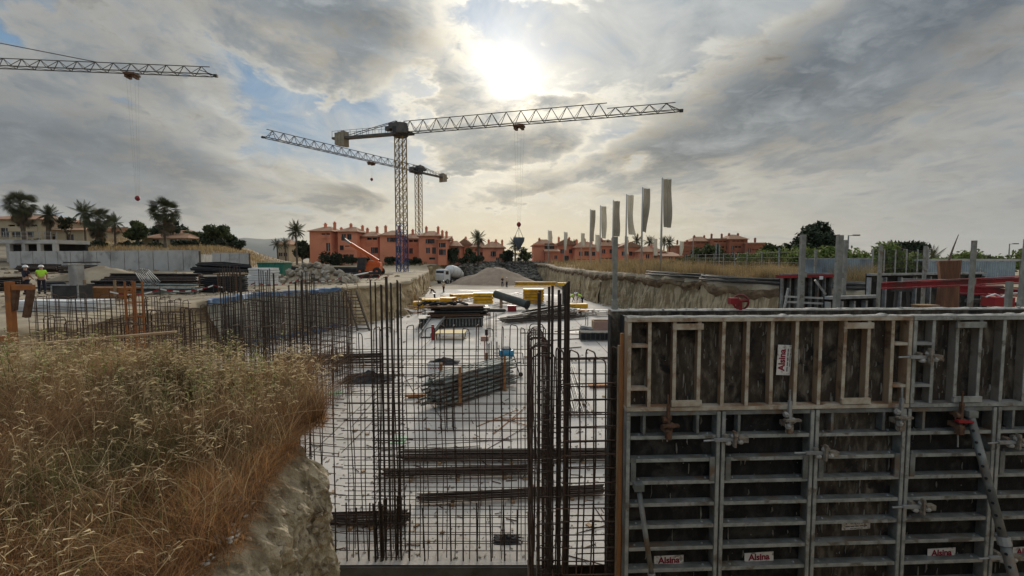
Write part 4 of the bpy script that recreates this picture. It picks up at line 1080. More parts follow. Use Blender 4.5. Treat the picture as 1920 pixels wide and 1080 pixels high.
yellow_stack('leftmost low yellow girders at the foot of the left bank', 778, 578, 1.6, .75, 1.5, R(24), 2)
yellow_stack('yellow girder stack right of the leftmost one', 808, 577, 1.9, 1.0, 1.6, R(12), 2)
yellow_stack('third yellow girder stack from the left bank', 838, 573, 1.8, .95, 1.6, R(-14), 2)
yellow_stack('long low yellow girders in front of the middle stacks', 875, 580, 4.4, .42, 1.2, R(2), 1)
yellow_stack('tall yellow girder stack left of the dark pipe', 906, 568, 2.3, 1.25, 1.5, R(4), 3)
yellow_stack('yellow girders stacked behind the tall one', 868, 560, 3.2, .7, 1.2, R(30), 1)
yellow_stack('tallest pile of yellow girders right of the dark pipe', 1000, 568, 2.4, 1.7, 1.6, R(0), 5)
yellow_stack('low yellow girders beside the bent workers', 1083, 578, 1.9, .55, 1.2, R(3), 1)
beam('long yellow beam laid on the tallest girder pile', 966, 533, 52.5, 1042, 533, 56, .35, .5, m_yellow)
t = thing('yellow_tee', 'yellow T shaped girder head raised above the girder piles', 'girder', on(1057, 572))
mb = MB(); mb.box((0, 0, 2.35), (1.35, .6, .35)); obj('head', mb, m_yellow, t)
mb = MB(); mb.box((0, 0, 1.1), (.35, .35, 2.2)); obj('stem', mb, m_dark, t)
tag(block('leaning_board', on(1073, 566), on(1080, 566) + Vector((.35, 0, 2.3)), .35, .06, m_wood), 'pale board leaning upright behind the bent workers', 'board')
tag(block('dark_post', on(788, 552), on(786, 552) + Vector((-.6, 0, 2.2)), .25, .2, m_dark), 'dark leaning post against the left bank', 'post')
def boards_heap(label, px, py, n, s, seed):
    rg = random.Random(seed); p = on(px, py); t = thing('scrap_heap', label, 'scrap heap', p)
    for i in range(n):
        mb = MB(); mb.box((rg.uniform(-s, s), rg.uniform(-s*.5, s*.5), .06 + rg.random() * .4), (rg.uniform(.6, 1.6), rg.uniform(.15, .4), .06), Matrix.Rotation(rg.uniform(-.15, .15), 4, 'Y'), rg.uniform(-1.2, 1.2)); obj('board', mb, rg.choice((m_wood, m_dark, m_galv, m_white, m_wood_or)), t)
boards_heap('scrap boards between the yellow girders and the pipe', 955, 574, 12, 1.6, 1)
boards_heap('scrap boards at the foot of the left bank', 800, 586, 12, 1.8, 2)
boards_heap('white and grey boards near the right bank', 1110, 592, 14, 2.0, 3)
boards_heap('scrap boards behind the middle yellow girders', 850, 562, 12, 3.0, 4)
boards_heap('dusty white boards below the far gravel heap', 945, 558, 12, 2.4, 5)
boards_heap('jumble of boards in front of the leftmost yellow girders', 770, 588, 14, 1.6, 6)
boards_heap('white sheets and boards between the yellow girders', 880, 566, 14, 2.6, 7)
boards_heap('pale boards right of the tallest girder pile', 1030, 572, 14, 1.8, 8)
boards_heap('dark and white boards behind the low left girders', 800, 566, 12, 2.2, 9)
# waffle panel and bins at the right
def waffle():
    p = on(1089, 640); t = thing('waffle_panel', 'black ribbed panel box lying left of the near wall form', 'formwork panel', p)
    mb = MB(); mb.box((1.35, .45, .30), (2.7, .9, .52)); obj('box_body', mb, m_net, t)
    mb = MB(); mb.box((1.35, -.03, .56), (2.75, .06, .07)); mb.box((1.35, -.03, .05), (2.75, .06, .07)); obj('rim', mb, m_frame, t)
    for i in range(10): mb = MB(); mb.box((.03 + i * 2.66 / 9, -.025, .30), (.05, .05, .44)); obj('rib', mb, m_dark, t)
waffle()
t = thing('timber_crate', 'pinkish open timber crate near the foot of the right bank', 'crate', on(1143, 620))
for c, s in (((0, -.5, .4), (2.4, .06, .7)), ((0, .5, .4), (2.4, .06, .7)), ((-1.2, 0, .4), (.06, 1, .7)), ((1.2, 0, .4), (.06, 1, .7)), ((0, 0, .05), (2.4, 1, .06))): mb = MB(); mb.box(c, s); obj('side_board', mb, mat('pink_wood', (.36, .22, .18), (.30, .19, .15), 3, .8) if c[1] == -.5 else m_wood, t)
planks('grey planks piled before the pinkish crate', 1105, 618, 4, 1.8, .3, R(-50), m_conc)
t = thing('trench_frame', 'open steel trench frame beside the pinkish crate', 'frame', on(1122, 612))
for sx in (-.9, .9):
    for sy in (-.5, .5): mb = MB(); mb.box((sx, sy, .5), (.06, .06, 1.0)); obj('leg', mb, m_galv, t)
for sy in (-.5, .5): mb = MB(); mb.box((0, sy, 1.02), (1.9, .06, .06)); obj('rail', mb, m_galv, t)
# far tables of props by the right bank
for k, px in enumerate((1075, 1100, 1128)):
    work_table(('left', 'middle', 'right')[k] + ' of three light tables set up below the right bank', px, 588 + k, 1.3, .8, m_galv, False)

# ------------------------------------------------------------------ people
def skin_mesh(joints, edges, name):
    me = bpy.data.meshes.new(name); me.from_pydata([j[:3] for j in joints], edges, []); me.update()
    o = bpy.data.objects.new(name, me); COL.objects.link(o)
    md = o.modifiers.new('s', 'SKIN'); md.use_smooth_shade = True
    for i, j in enumerate(joints):
        sv = me.skin_vertices[0].data[i]; sv.radius = (j[3], j[3] * (j[4] if len(j) > 4 else 1.0)); sv.use_root = (i == 0)
    ss = o.modifiers.new('u', 'SUBSURF'); ss.levels = 1; ss.render_levels = 1
    dg = bpy.context.evaluated_depsgraph_get(); dg.update()
    out = bpy.data.meshes.new_from_object(o.evaluated_get(dg)); bpy.data.objects.remove(o)
    return out
_people = {}
def body_parts(pose):
    if pose in _people: return _people[pose]
    bend = {'stand': 0.0, 'lean': .28, 'bend': 1.0, 'walk': .05}[pose]
    def up(h, f=0.0):      # point on the trunk, bent forward (+y is forward) round the hip at .95
        a = bend; d = h - .95
        return (0, math.sin(a) * d + f, .95 + math.cos(a) * d)
    def off(p, x, y=0, z=0): return (p[0] + x, p[1] + y, p[2] + z)
    hip, waist, chest, neck, head0, head1 = up(.95), up(1.12), up(1.33), up(1.50), up(1.57), up(1.68)
    shL, shR = off(up(1.43), -.19), off(up(1.43), .19)
    reach = {'stand': (.16, .20), 'lean': (.22, .12), 'bend': (.10, -.32), 'walk': (.05, -.10)}[pose]
    elL, elR = off(shL, -.05, reach[0] * .5, -.27), off(shR, .06, reach[0] * .3, -.27)
    haL, haR = off(elL, .05, reach[0] + .08, -.16 + reach[1] * .4), off(elR, -.03, reach[0], -.22 + reach[1] * .2)
    st = .13 if pose == 'walk' else .02
    J = [(*hip, .15, .8), (*waist, .145, .75), (*chest, .165, .72), (*neck, .062), (*head0, .085), (*head1, .095),
         (*shL, .075), (*elL, .050), (*haL, .036), (*shR, .075), (*elR, .050), (*haR, .036),
         (-.10, .0, .86, .098), (-.12, .03 + st, .48, .066), (-.12, st - .02, .08, .045), (-.13, .15 + st, .04, .04),
         (.10, .0, .86, .098), (.13, .02 - st, .48, .066), (.14, -.04 - st, .08, .045), (.15, .12 - st, .04, .04)]
    fL = tuple(Vector(haL) + (Vector(haL) - Vector(elL)).normalized() * .11); fR = tuple(Vector(haR) + (Vector(haR) - Vector(elR)).normalized() * .11)
    J += [(*fL, .022), (*fR, .022)]
    E = [(0, 1), (1, 2), (2, 3), (3, 4), (4, 5), (2, 6), (6, 7), (7, 8), (8, 20), (2, 9), (9, 10), (10, 11), (11, 21), (0, 12), (12, 13), (13, 14), (14, 15), (0, 16), (16, 17), (17, 18), (18, 19)]
    body = skin_mesh(J, E, 'body')
    g = 1.14
    eL, eR = tuple(Vector(shL).lerp(Vector(elL), .75)), tuple(Vector(shR).lerp(Vector(elR), .75))
    shirt = skin_mesh([(*up(1.0), .165, .85), (*waist, .145 * g, .78), (*chest, .165 * g, .76), (*up(1.47), .085), (*shL, .086), (*eL, .066), (*shR, .086), (*eR, .066)], [(0, 1), (1, 2), (2, 3), (2, 4), (4, 5), (2, 6), (6, 7)], 'shirt')
    tr = skin_mesh([(*up(.98), .165, .85), (-.10, 0, .84, .112), (-.12, .03 + st, .48, .082), (-.12, st - .01, .12, .066), (.10, 0, .84, .112), (.13, .02 - st, .48, .082), (.14, -.03 - st, .12, .066)], [(0, 1), (1, 2), (2, 3), (0, 4), (4, 5), (5, 6)], 'trousers')
    _people[pose] = (body, shirt, tr, Vector(head1), bend, J)
    return _people[pose]
def recolor(me, m):
    me = me.copy(); me.materials.clear(); me.materials.append(m); return me
_hel = MB(); _hel.lathe([(.150, -.01), (.152, .0), (.125, .015), (.122, .06), (.10, .105), (.05, .132), (.0, .138)], 14); _hel.box((0, .15, .004), (.15, .07, .014)); _hel = _hel.mesh('helmet', True); _hel.materials.append(m_helmet)
_boot = MB(); _boot.box((0, .05, .045), (.10, .27, .09)); _boot.box((0, -.02, .10), (.09, .12, .07)); _boot = _boot.mesh('boot'); _boot.materials.append(m_black)
def person(label, p, rz, pose, top, legs, helmet=m_helmet):
    body, shirt, tr, hd, bend, J = body_parts(pose)
    t = thing('person', label, 'person', p, rz)
    link('body', recolor(body, m_skin), None, t); link('shirt', recolor(shirt, top), None, t); link('trousers', recolor(tr, legs), None, t)
    link('helmet', recolor(_hel, helmet), None, t, hd + Vector((0, math.sin(bend) * .03, .0 + math.cos(bend) * .015)), (-bend * .8, 0, 0))
    for i in (14, 18): link('boot', _boot, None, t, (J[i][0], J[i][1], 0))
    return t
def on_ground(px, py, d):
    p = at(px, py, d); return Vector((p.x, p.y, ground_h(p.x, p.y)))
person('worker in black with white helmet and back turned, at the far left', on_ground(50, 550, 29.5), R(-10), 'stand', m_navy, m_navy)
person('worker in lime shirt, navy trousers and white helmet at the far left', on_ground(79, 550, 30.0), R(40), 'lean', m_lime, m_navy)
person('bent worker with lime back, left of the pair below the right bank', on(1067, 574), R(-80), 'bend', m_lime, m_navy)
person('bent worker with lime back nearest the right bank', on(1092, 573), R(80), 'bend', m_lime, m_navy)
m_cream_cloth = mat('cream_cloth', (.55, .48, .30), None, rough=.9)
person('worker in dark clothes, left of the pair before the gravel heap', on(942, 537), R(30), 'stand', m_navy, m_navy, m_yellow)
person('worker in pale shirt, right of the pair before the gravel heap', on(950, 538), R(-40), 'stand', m_cream_cloth, m_navy, m_helmet)
person('worker in pale vest standing in front of the mixer truck', on(832, 548), R(160), 'walk', m_cream_cloth, m_navy)
person('worker in dark clothes crouched over the far yellow girders', on(815, 560), R(90), 'bend', m_navy, m_navy)
person('worker in lime vest beside the orange telehandler', on_ground(674, 497, 62), R(180), 'stand', m_lime, m_navy)
p = at(236, 655, 18.4)
person('worker in lime vest half hidden behind the dry grass', (p.x, p.y, 0.0), R(120), 'lean', m_lime, m_navy)

# ------------------------------------------------------------------ concrete mixer truck
def mixer():
    p = on(848, 531); s = R(28)
    t = thing('mixer_truck', 'white and black concrete mixer truck parked at the end of the pit', 'truck', p, R(238))
    mb = MB(); mb.box((0, 0, .95), (7.4, .9, .30)); obj('chassis', mb, m_dark, t)
    cab = MB(); cab.prism([(2.1, .75), (4.0, .75), (4.05, 1.9), (3.75, 3.0), (2.3, 3.05), (2.1, 2.4)], -1.2, 1.2, Matrix.Rotation(R(90), 4, 'X')); c = obj('cab', cab, m_white, t)
    mb = MB(); mb.box((3.93, 0, 2.3), (.06, 2.0, .8)); obj('windscreen', mb, m_glass, c)
    for sy in (-1, 1): mb = MB(); mb.box((3.1, sy * 1.21, 2.3), (.9, .03, .7)); obj('side_window', mb, m_glass, c)
    T = Matrix.Translation((-.9, 0, 2.35)) @ Matrix.Rotation(R(-90 - 13), 4, 'Y')
    mb = MB(); mb.lathe([(.55, -2.45), (.95, -2.2), (1.22, -1.1), (1.25, .1), (1.0, 1.3), (.62, 2.35), (.58, 2.6)], 20, T); d = obj('drum', mb, m_white, t, smooth=True)
    for k, zz in enumerate((-1.6, -.5, .8)):
        mb = MB(); mb.lathe([(1.28 - abs(zz) * .12, zz - .12), (1.30 - abs(zz) * .12, zz), (1.28 - abs(zz) * .12, zz + .12)], 20, T); obj('stripe', mb, m_conc, d, smooth=True)
    mb = MB(); mb.lathe([(.35, 0), (.9, .8), (.95, .85)], 10, Matrix.Translation((-3.6, 0, 2.7))); obj('hopper', mb, m_dark, t)
    mb = MB(); mb.bar((-3.8, 0, 2.5), (-4.6, .1, 1.4), .4, .12); obj('chute', mb, m_dark, t)
    for sy in (-.8, .8): mb = MB(); mb.bar((-3.3, sy, 1.05), (-3.3, sy * .6, 3.0), .12, .12); obj('drum_support', mb, m_dark, t)
    mb = MB(); mb.bar((1.7, 0, 1.05), (1.5, 0, 2.4), 1.0, .25); obj('drum_stand', mb, m_dark, t)
    wm = MB(); wm.lathe([(.30, -.18), (.50, -.18), (.53, -.1), (.53, .1), (.50, .18), (.30, .18)], 16, Matrix.Rotation(R(90), 4, 'X')); wm = wm.mesh('tyre', True); wm.materials.append(m_black)
    rm = MB(); rm.lathe([(.3, -.19), (.12, -.12), (.1, .12), (.3, .19)], 12, Matrix.Rotation(R(90), 4, 'X')); rm = rm.mesh('rim'); rm.materials.append(m_galv)
    for x in (3.0, 1.4, -1.4, -2.8):
        for sy in (-1, 1):
            w = bpy.data.objects.new('wheel', wm); COL.objects.link(w); w.parent = t; w.location = (x, sy * 1.02, .53)
            link('rim', rm, None, w)
mixer()
# heaps
def heap(name, label, cat, cx, cy, z0, rx, ry, h, m, seed, rough=.12, base=None):
    mb = MB(); n, k = 48, 16
    for i in range(k + 1):
        f = i / k
        for j in range(n):
            a = 2 * math.pi * j / n; r = (1 - f)
            lob = 1 + .16 * noise.noise(Vector((math.cos(a) * 1.6, math.sin(a) * 1.6, seed)))
            x, y = rx * r * lob * math.cos(a), ry * r * lob * math.sin(a)
            zz = h * (1 - r ** 1.35) * (.85 + .25 * noise.noise(Vector((x * .35, y * .35, seed + 2)))) + rough * noise.noise(Vector((x * 1.1, y * 1.1, seed))) * (1 - r) * 2
            mb.v.append((x, y, zz if i else -.1))
    for i in range(k):
        for j in range(n): mb.f.append((i*n+j, i*n+(j+1)%n, (i+1)*n+(j+1)%n, (i+1)*n+j))
    return tag(obj(name, mb, m, None, (cx, cy, z0), smooth=True), label, cat)
q = on(925, 540); heap('gravel_heap', 'wide pinkish gravel heap in front of the dark rock berm', 'gravel heap', -3.6, 99, .03, 9.5, 6, 3.9, m_gravel, 3)
def rock_mesh(seed, r=1.0):
    rg = random.Random(seed); mb = MB()
    import bmesh
    bm = bmesh.new(); bmesh.ops.create_icosphere(bm, subdivisions=1, radius=r)
    sx = (rg.uniform(.7, 1.3), rg.uniform(.7, 1.2), rg.uniform(.5, .85))
    for v in bm.verts:
        k = 1 + rg.uniform(-.22, .22); v.co = Vector((v.co.x * sx[0] * k, v.co.y * sx[1] * k, v.co.z * sx[2] * k))
    me = bpy.data.meshes.new('stone'); bm.to_mesh(me); bm.free(); return me
_rocks = [rock_mesh(s) for s in range(6)]
for r_ in _rocks: r_.materials.append(m_stone)
def rock_array(name, pts, m, seed):
    """many stones too small to tell apart singly"""
    rg = random.Random(seed); base = []
    for r_ in _rocks:
        co = np.empty(len(r_.vertices) * 3); r_.vertices.foreach_get('co', co); base.append((co.reshape(-1, 3), np.array([p.vertices[:] for p in r_.polygons])))
    V, F, o = [], [], 0
    for (x, y, z, s) in pts:
        co, fa = rg.choice(base); a = rg.uniform(0, 6.28); ca, sa = math.cos(a), math.sin(a)
        c2 = np.stack([co[:, 0] * ca - co[:, 1] * sa, co[:, 0] * sa + co[:, 1] * ca, co[:, 2]], 1) * s + np.array((x, y, z))
        V.append(c2); F.append(fa + o); o += len(co)
    V = np.concatenate(V); F = np.concatenate(F)
    me = bpy.data.meshes.new(name); me.from_pydata(V.tolist(), [], F.tolist()); me.update(); me.materials.append(m)
    return link(name, me)
pts = []
for i in range(1500):
    x = rnd.uniform(-13, 9.0); f = rnd.random()
    pts.append((x, 119.5 - (1 - f) * 7.5 + rnd.uniform(-.3, .3), .2 + f * 4.25 * (1 - .1 * abs(x + 2) / 12) + rnd.uniform(-.2, .2), rnd.uniform(.28, .62)))
tag(rock_array('rock_berm', pts, m_stone_d, 5), 'dark berm of tipped rocks closing the far end of the pit', 'rocks', kind='stuff')
mb = MB(); mb.add([(-14, 112, -.2), (9.5, 112, -.2), (9.5, 119.5, 4.2), (-14, 119.5, 4.2), (-14, 124, 4.2), (9.5, 124, 4.2)], [(0, 1, 2, 3), (3, 2, 5, 4)]); struct('berm_core', mb, m_stone_d)

pts = []; q = random.Random(88)
for p in rim:
    if p.y < 6 or p.y > 108: continue
    c_ = (p - Vector((0, 40))).normalized()
    for _ in range(3):
        o_ = q.uniform(.5, 2.0 if p.x < 0 else 1.3); s_ = q.choice((.03, .05, .05, .09, .14)) * q.uniform(.7, 1.4); w_ = p - c_ * o_; pts.append((w_.x, w_.y, max(0, .5 - o_ * .3) * q.random() + s_ * .3, s_))
tag(rock_array('bank_crumbs', pts, mat('earth_lump', (.33, .27, .18), (.46, .385, .27), 3, .95, .8, 12, island=.25), 9), 'lumps of fallen earth along the foot of the pit banks', kind='stuff')
# ------------------------------------------------------------------ tower cranes
def crane(label, x, y, z0, zj, ang, jl, cl, mw, th, split, apex=None, tie_s=None, trolley=None, hook_z=None, load=None, cabin=True, mast_blue=True, simple=False):
    t = thing('tower_crane', label, 'crane', (x, y, z0))
    H = zj - z0 - .6; ns = max(4, int(round(H / 3.0))); sh = H / ns
    def section(m):
        mb = MB(); q = mw / 2; b = .13 * mw / 1.35
        for sx in (-q, q):
            for sy in (-q, q): mb.bar((sx, sy, 0), (sx, sy, sh), b, b)
        for k in range(2):
            za, zb = sh * k / 2, sh * (k + 1) / 2
            for (a, c) in (((-q, -q), (q, -q)), ((q, -q), (q, q)), ((q, q), (-q, q)), ((-q, q), (-q, -q))):
                a2, c2 = (a, c) if k % 2 == 0 else (c, a)
                mb.bar((*a2, za), (*c2, zb), b * .55); mb.bar((*a, zb), (*c, zb), b * .5)
                mb.bar((*c2, za), (*a2, zb), b * .45)
        me = mb.mesh('mast_section'); me.materials.append(m); return me
    lo, hi = section(m_crane_b), section(m_crane_y)
    for i in range(ns):
        o = link('mast_section', lo if (mast_blue and i < ns * .34) else hi, None, t, (0, 0, sh * i), (0, 0, ang))
    mb = MB(); mb.box((0, 0, .25), (mw * 2.6, mw * 2.6, .5)); obj('base', mb, m_conc, t)
    top = bpy.data.objects.new('slewing_head', None)
    # slewing ring, machinery and cabin
    mb = MB(); mb.lathe([(mw * .75, 0), (mw * .95, .25), (mw * .95, .7), (mw * .7, .9)], 14); obj('slewing_ring', mb, m_dark, t, (0, 0, H), (0, 0, ang))
    zz = H + .6
    def jb(name, mb, m): return obj(name, mb, m, t, (0, 0, zz), (0, 0, ang))
    mb = MB(); mb.box((0, 0, .55), (mw * 1.5, mw * 1.25, 1.0)); mb.box((.9, 0, -.1), (2.6, mw * 1.1, .35)); jb('turntable', mb, m_dark)
    mb = MB(); mb.box((-.7, 0, 1.3), (2.3, 1.3, .9)); mb.box((-2.3, .2, 1.0), (.9, .9, .7)); jb('machinery', mb, m_crane)
    if cabin:
        mb = MB(); mb.box((1.0, -1.25, .55), (1.5, 1.1, 1.5)); c = jb('cabin', mb, m_crane)
        mb = MB(); mb.box((1.77, -1.25, .7), (.04, .9, 1.0)); g = obj('cabin_window', mb, m_glass, c)
    # jib: triangular lattice in sections
    sl = 2.35; n = int(jl / sl); sl = jl / n
    def jib_sec(h):
        mb = MB(); w = .62; b = .09 if not simple else .11
        for s in (-w, w): mb.bar((0, s, 0), (sl, s, 0), b * 1.25)
        mb.bar((0, 0, h), (sl, 0, h), b * 1.1)
        for s in (-w, w):
            mb.bar((0, s, 0), (sl / 2, 0, h), b * .8); mb.bar((sl / 2, 0, h), (sl, s, 0), b * .8)
        mb.bar((0, -w, 0), (0, w, 0), b * .7); mb.bar((0, -w, 0), (sl, w, 0), b * .6)
        me = mb.mesh('jib_section'); me.materials.append(m_crane); return me
    s1, s2 = jib_sec(th), jib_sec(th * .60)
    for i in range(n):
        o = link('jib_section', s1 if i * sl < split else s2, None, t, (math.cos(ang) * (i * sl + .6), math.sin(ang) * (i * sl + .6), zz), (0, 0, ang))
    mb = MB(); mb.bar((jl + .6, -.6, 0), (jl + 1.5, 0, -.05), .12); mb.bar((jl + .6, .6, 0), (jl + 1.5, 0, -.05), .12); mb.bar((jl + .35 - sl / 2, 0, th * .6), (jl + 1.4, 0, 0), .09); mb.box((jl + 1.4, 0, -.03), (.5, .5, .35)); jb('jib_tip', mb, m_dark)
    # counter jib with deck, rails and ballast
    mb = MB(); mb.box((-cl / 2 - .3, 0, 0), (cl, 1.25, .34)); jb('counter_jib', mb, m_crane)
    for k in range(int(cl / 1.2) + 1):
        for s in (-.62, .62): mb = MB(); mb.bar((-.8 - k * 1.2, s, .15), (-.8 - k * 1.2, s, 1.15), .05); jb('rail_post', mb, m_crane)
    for s in (-.62, .62):
        mb = MB(); mb.bar((-.8, s, 1.15), (-cl - .2, s, 1.15), .05); jb('hand_rail', mb, m_crane)
    for k in range(3):
        mb = MB(); mb.box((-cl + 1.9 - k * .62, 0, -.15), (.56, 1.5, 2.5 - .25 * k)); jb('ballast_block', mb, m_ballast)
    ah = 2.1 if apex is None else apex
    mb = MB()
    for s in (-.5, .5): mb.bar((-1.5, s, .2), (-.7, 0, ah), .16); mb.bar((.3, s, .2), (-.7, 0, ah), .16)
    jb('a_frame', mb, m_dark)
    for s in (-.45, .45):
        mb = MB(); mb.bar((-.7, s * .4, ah), (-cl + 3.0, s, .35), .09); jb('tie_bar', mb, m_crane)
    if tie_s:
        mb = MB(); mb.bar((-.7, 0, ah), (tie_s, 0, th), .10); jb('jib_tie', mb, m_crane)
    if trolley:
        mb = MB(); mb.box((trolley, 0, -.35), (1.6, 1.5, .28)); mb.box((trolley - .5, 0, -.65), (.4, 1.2, .45)); mb.box((trolley + .5, 0, -.65), (.4, 1.2, .45)); jb('trolley', mb, m_rust)
        hz = hook_z - z0 - zz
        for s in (-.75, -.25, .3, .8): mb = MB(); mb.tube([(trolley + s, .2 * (s > 0), -.6), (trolley + s * .28, .08 * (s > 0), hz + .5)], .007, 4); jb('hoist_rope', mb, m_dark)
        mb = MB(); mb.lathe([(.08, -.4), (.28, -.22), (.36, 0), (.28, .25), (.1, .4)], 12, Matrix.Translation((trolley, 0, hz + .1))); jb('hook_block', mb, m_redpaint)
    return t, Vector((x + math.cos(ang) * (trolley or 0), y + math.sin(ang) * (trolley or 0), 0))
c1, h1 = crane('nearest tower crane with yellow and blue mast, jib reaching right across the sun', -18.5, 81, 2.5, 25.9, math.atan2(-12.4, 42.1), 42.6, 12.6, 1.4, 1.95, 31.5, None, None, 20.4, EYE + 5.2)
c2, h2 = crane('more distant tower crane behind it, jib pointing to the upper left', -26, 135, 4.0, 29.2, math.atan2(-38, -23), 43.5, 12.0, 1.4, 1.7, 60, None, None, 17, 29.2 - 4.5, simple=True, mast_blue=True)
c3, h3 = crane('tower crane whose lattice jib enters from the left picture edge', -95, 69, 3.0, 32.9, math.atan2(5.6, 50), 49.0, 13, 1.6, 1.25, 80, 7.0, 34.0, 38.6, EYE + 9.0)
# skip hanging from the near crane
t = thing('concrete_skip', 'dark concrete skip bucket hanging from the near crane', 'skip', (h1.x, h1.y, EYE + 2.0))
mb = MB(); mb.lathe([(.18, -.55), (.25, -.3), (.85, .75), (.9, 1.3), (.82, 1.3)], 14); obj('bucket', mb, mat('skip_steel', (.05, .07, .09), (.08, .09, .10), 1.5, .6), t, smooth=True)
for a in (30, 150, 270): mb = MB(); mb.bar((.8 * math.cos(R(a)), .8 * math.sin(R(a)), 1.25), (0, 0, 2.9), .05); obj('sling', mb, m_dark, t)
mb = MB(); mb.lathe([(.75, -.75), (.80, -.72), (.80, -.66), (.75, -.63)], 14); obj('base_ring', mb, m_dark, t)
for a in (60, 180, 300): mb = MB(); mb.bar((.5 * math.cos(R(a)), .5 * math.sin(R(a)), .3), (.77 * math.cos(R(a)), .77 * math.sin(R(a)), -.68), .06); obj('leg', mb, m_dark, t)

# ------------------------------------------------------------------ flags
m_pole_g = mat('grey_flagpole', (.42, .41, .38), None, rough=.5)
def flag_mesh(w, h, seed):
    mb = MB(); nx, ny = 14, 26
    for j in range(ny + 1):
        for i in range(nx + 1):
            u, v = i / nx, j / ny
            ph = u * 11 + seed + v * (1.5 + math.sin(seed))
            x = w * u * (.70 + .22 * math.sin(v * 3.5 + seed) * v) + .18 * w * v ** 2.5 * math.sin(seed * 2.1 + .6)
            mb.v.append((.10 + x, .13 * math.sin(ph) * u ** .5 + .10 * math.sin(v * 5 + seed) * u, -h * v - .10 * u * v * (1 + math.sin(seed))))
    for j in range(ny):
        for i in range(nx): a = j * (nx + 1) + i; mb.f.append((a, a + 1, a + nx + 2, a + nx + 1))
    return mb
def flagpole(label, px, ytop, ybot_flag, H, d, m, seed, group):
    top = at(px, ytop, d); zg = ground_h(top.x, top.y)
    t = thing('flagpole', label, 'flag', (top.x, top.y, zg), 0, group)
    hh = top.z - zg
    mb = MB(); mb.tube([(0, 0, -.1), (0, 0, hh * .5), (0, 0, hh)], [.115, .10, .075], 8); obj('pole', mb, m_pole_g, t, smooth=True)
    fh = (ybot_flag - ytop) * d / FPX
    obj('banner', flag_mesh(1.12, fh, seed), m, t, (0, 0, hh - .1), (0, 0, rnd.uniform(-.15, .15)), smooth=True)
    mb = MB(); mb.tube([(0, 0, hh - .08), (.75, 0, hh - .04)], .025, 6); obj('arm', mb, m_pole, t)
    mb = MB(); mb.lathe([(.08, hh - .02), (.09, hh + .05), (.02, hh + .12)], 8); obj('finial', mb, m_pole, t)
    return t
names = ['nearest and tallest', 'second nearest', 'third nearest', 'fourth nearest', 'fifth nearest', 'farthest']
for i, (px, yt, yb, d, m) in enumerate([(1242, 334, 422, 47, m_flag_d), (1205, 352, 430, 54, m_flag_d), (1175, 365, 437, 60, m_flag), (1150, 376, 441, 66, m_flag_d), (1126, 386, 444, 74, m_flag), (1107, 393, 449, 80, m_flag_d)]):
    flagpole(names[i] + ' tall banner flag of the front row', px, yt, yb, 9, d, m, i * 1.7, 'front row of banner flags')
for i, (px, yt, yb) in enumerate([(1028, 432, 452), (1058, 435, 467), (1090, 437, 460), (1117, 440, 470), (1172, 443, 475), (1226, 447, 478), (1275, 452, 480)]):
    flagpole(('leftmost', 'second', 'third', 'fourth', 'fifth', 'sixth', 'rightmost')[i] + ' short banner flag of the back row before the red houses, counted from left', px, yt, yb, 7, 119, m_flag, i * 2.3, 'back row of banner flags')
for i, (px, yt, d) in enumerate([(1300, 444, 70), (1343, 456, 60), (1349, 458, 58), (1427, 472, 45), (1384, 478, 44), (1461, 466, 40)]):
    p = at(px, yt, d); zg = ground_h(p.x, p.y); mb = MB(); mb.tube([(0, 0, -.1), (0, 0, p.z - zg)], .07, 6); mb.lathe([(.09, p.z - zg - .05), (.09, p.z - zg + .05)], 6)
    tag(obj('bare_pole', mb, m_galv, None, (p.x, p.y, zg)), ('tall bare pole between the flags and the large red block', 'pale bare pole, left of the close pair', 'pale bare pole, right of the close pair', 'short pole before the pale green shrubs', 'short stub pole in the right grass', 'slim pole left of the red topped panel')[i], 'pole')

# ------------------------------------------------------------------ terracotta buildings
def facade(W, H, holes, dep=.25):
    """front sheet with real openings; x right, z up, y into the building"""
    xs = sorted({0, W, *[h[0] for h in holes], *[h[1] for h in holes]}); zs = sorted({0, H, *[h[2] for h in holes], *[h[3] for h in holes]})
    mb = MB()
    for a, b in zip(xs, xs[1:]):
        for c, d in zip(zs, zs[1:]):
            mx, mz = (a + b) / 2, (c + d) / 2
            if any(h[0] < mx < h[1] and h[2] < mz < h[3] for h in holes): continue
            mb.quad((a, 0, c), (b, 0, c), (b, 0, d), (a, 0, d))
    for x0, x1, z0, z1 in holes:
        mb.quad((x0, 0, z0), (x0, dep, z0), (x0, dep, z1), (x0, 0, z1)); mb.quad((x1, dep, z0), (x1, 0, z0), (x1, 0, z1), (x1, dep, z1))
        mb.quad((x0, 0, z1), (x0, dep, z1), (x1, dep, z1), (x1, 0, z1)); mb.quad((x0, dep, z0), (x0, 0, z0), (x1, 0, z0), (x1, dep, z0))
    return mb
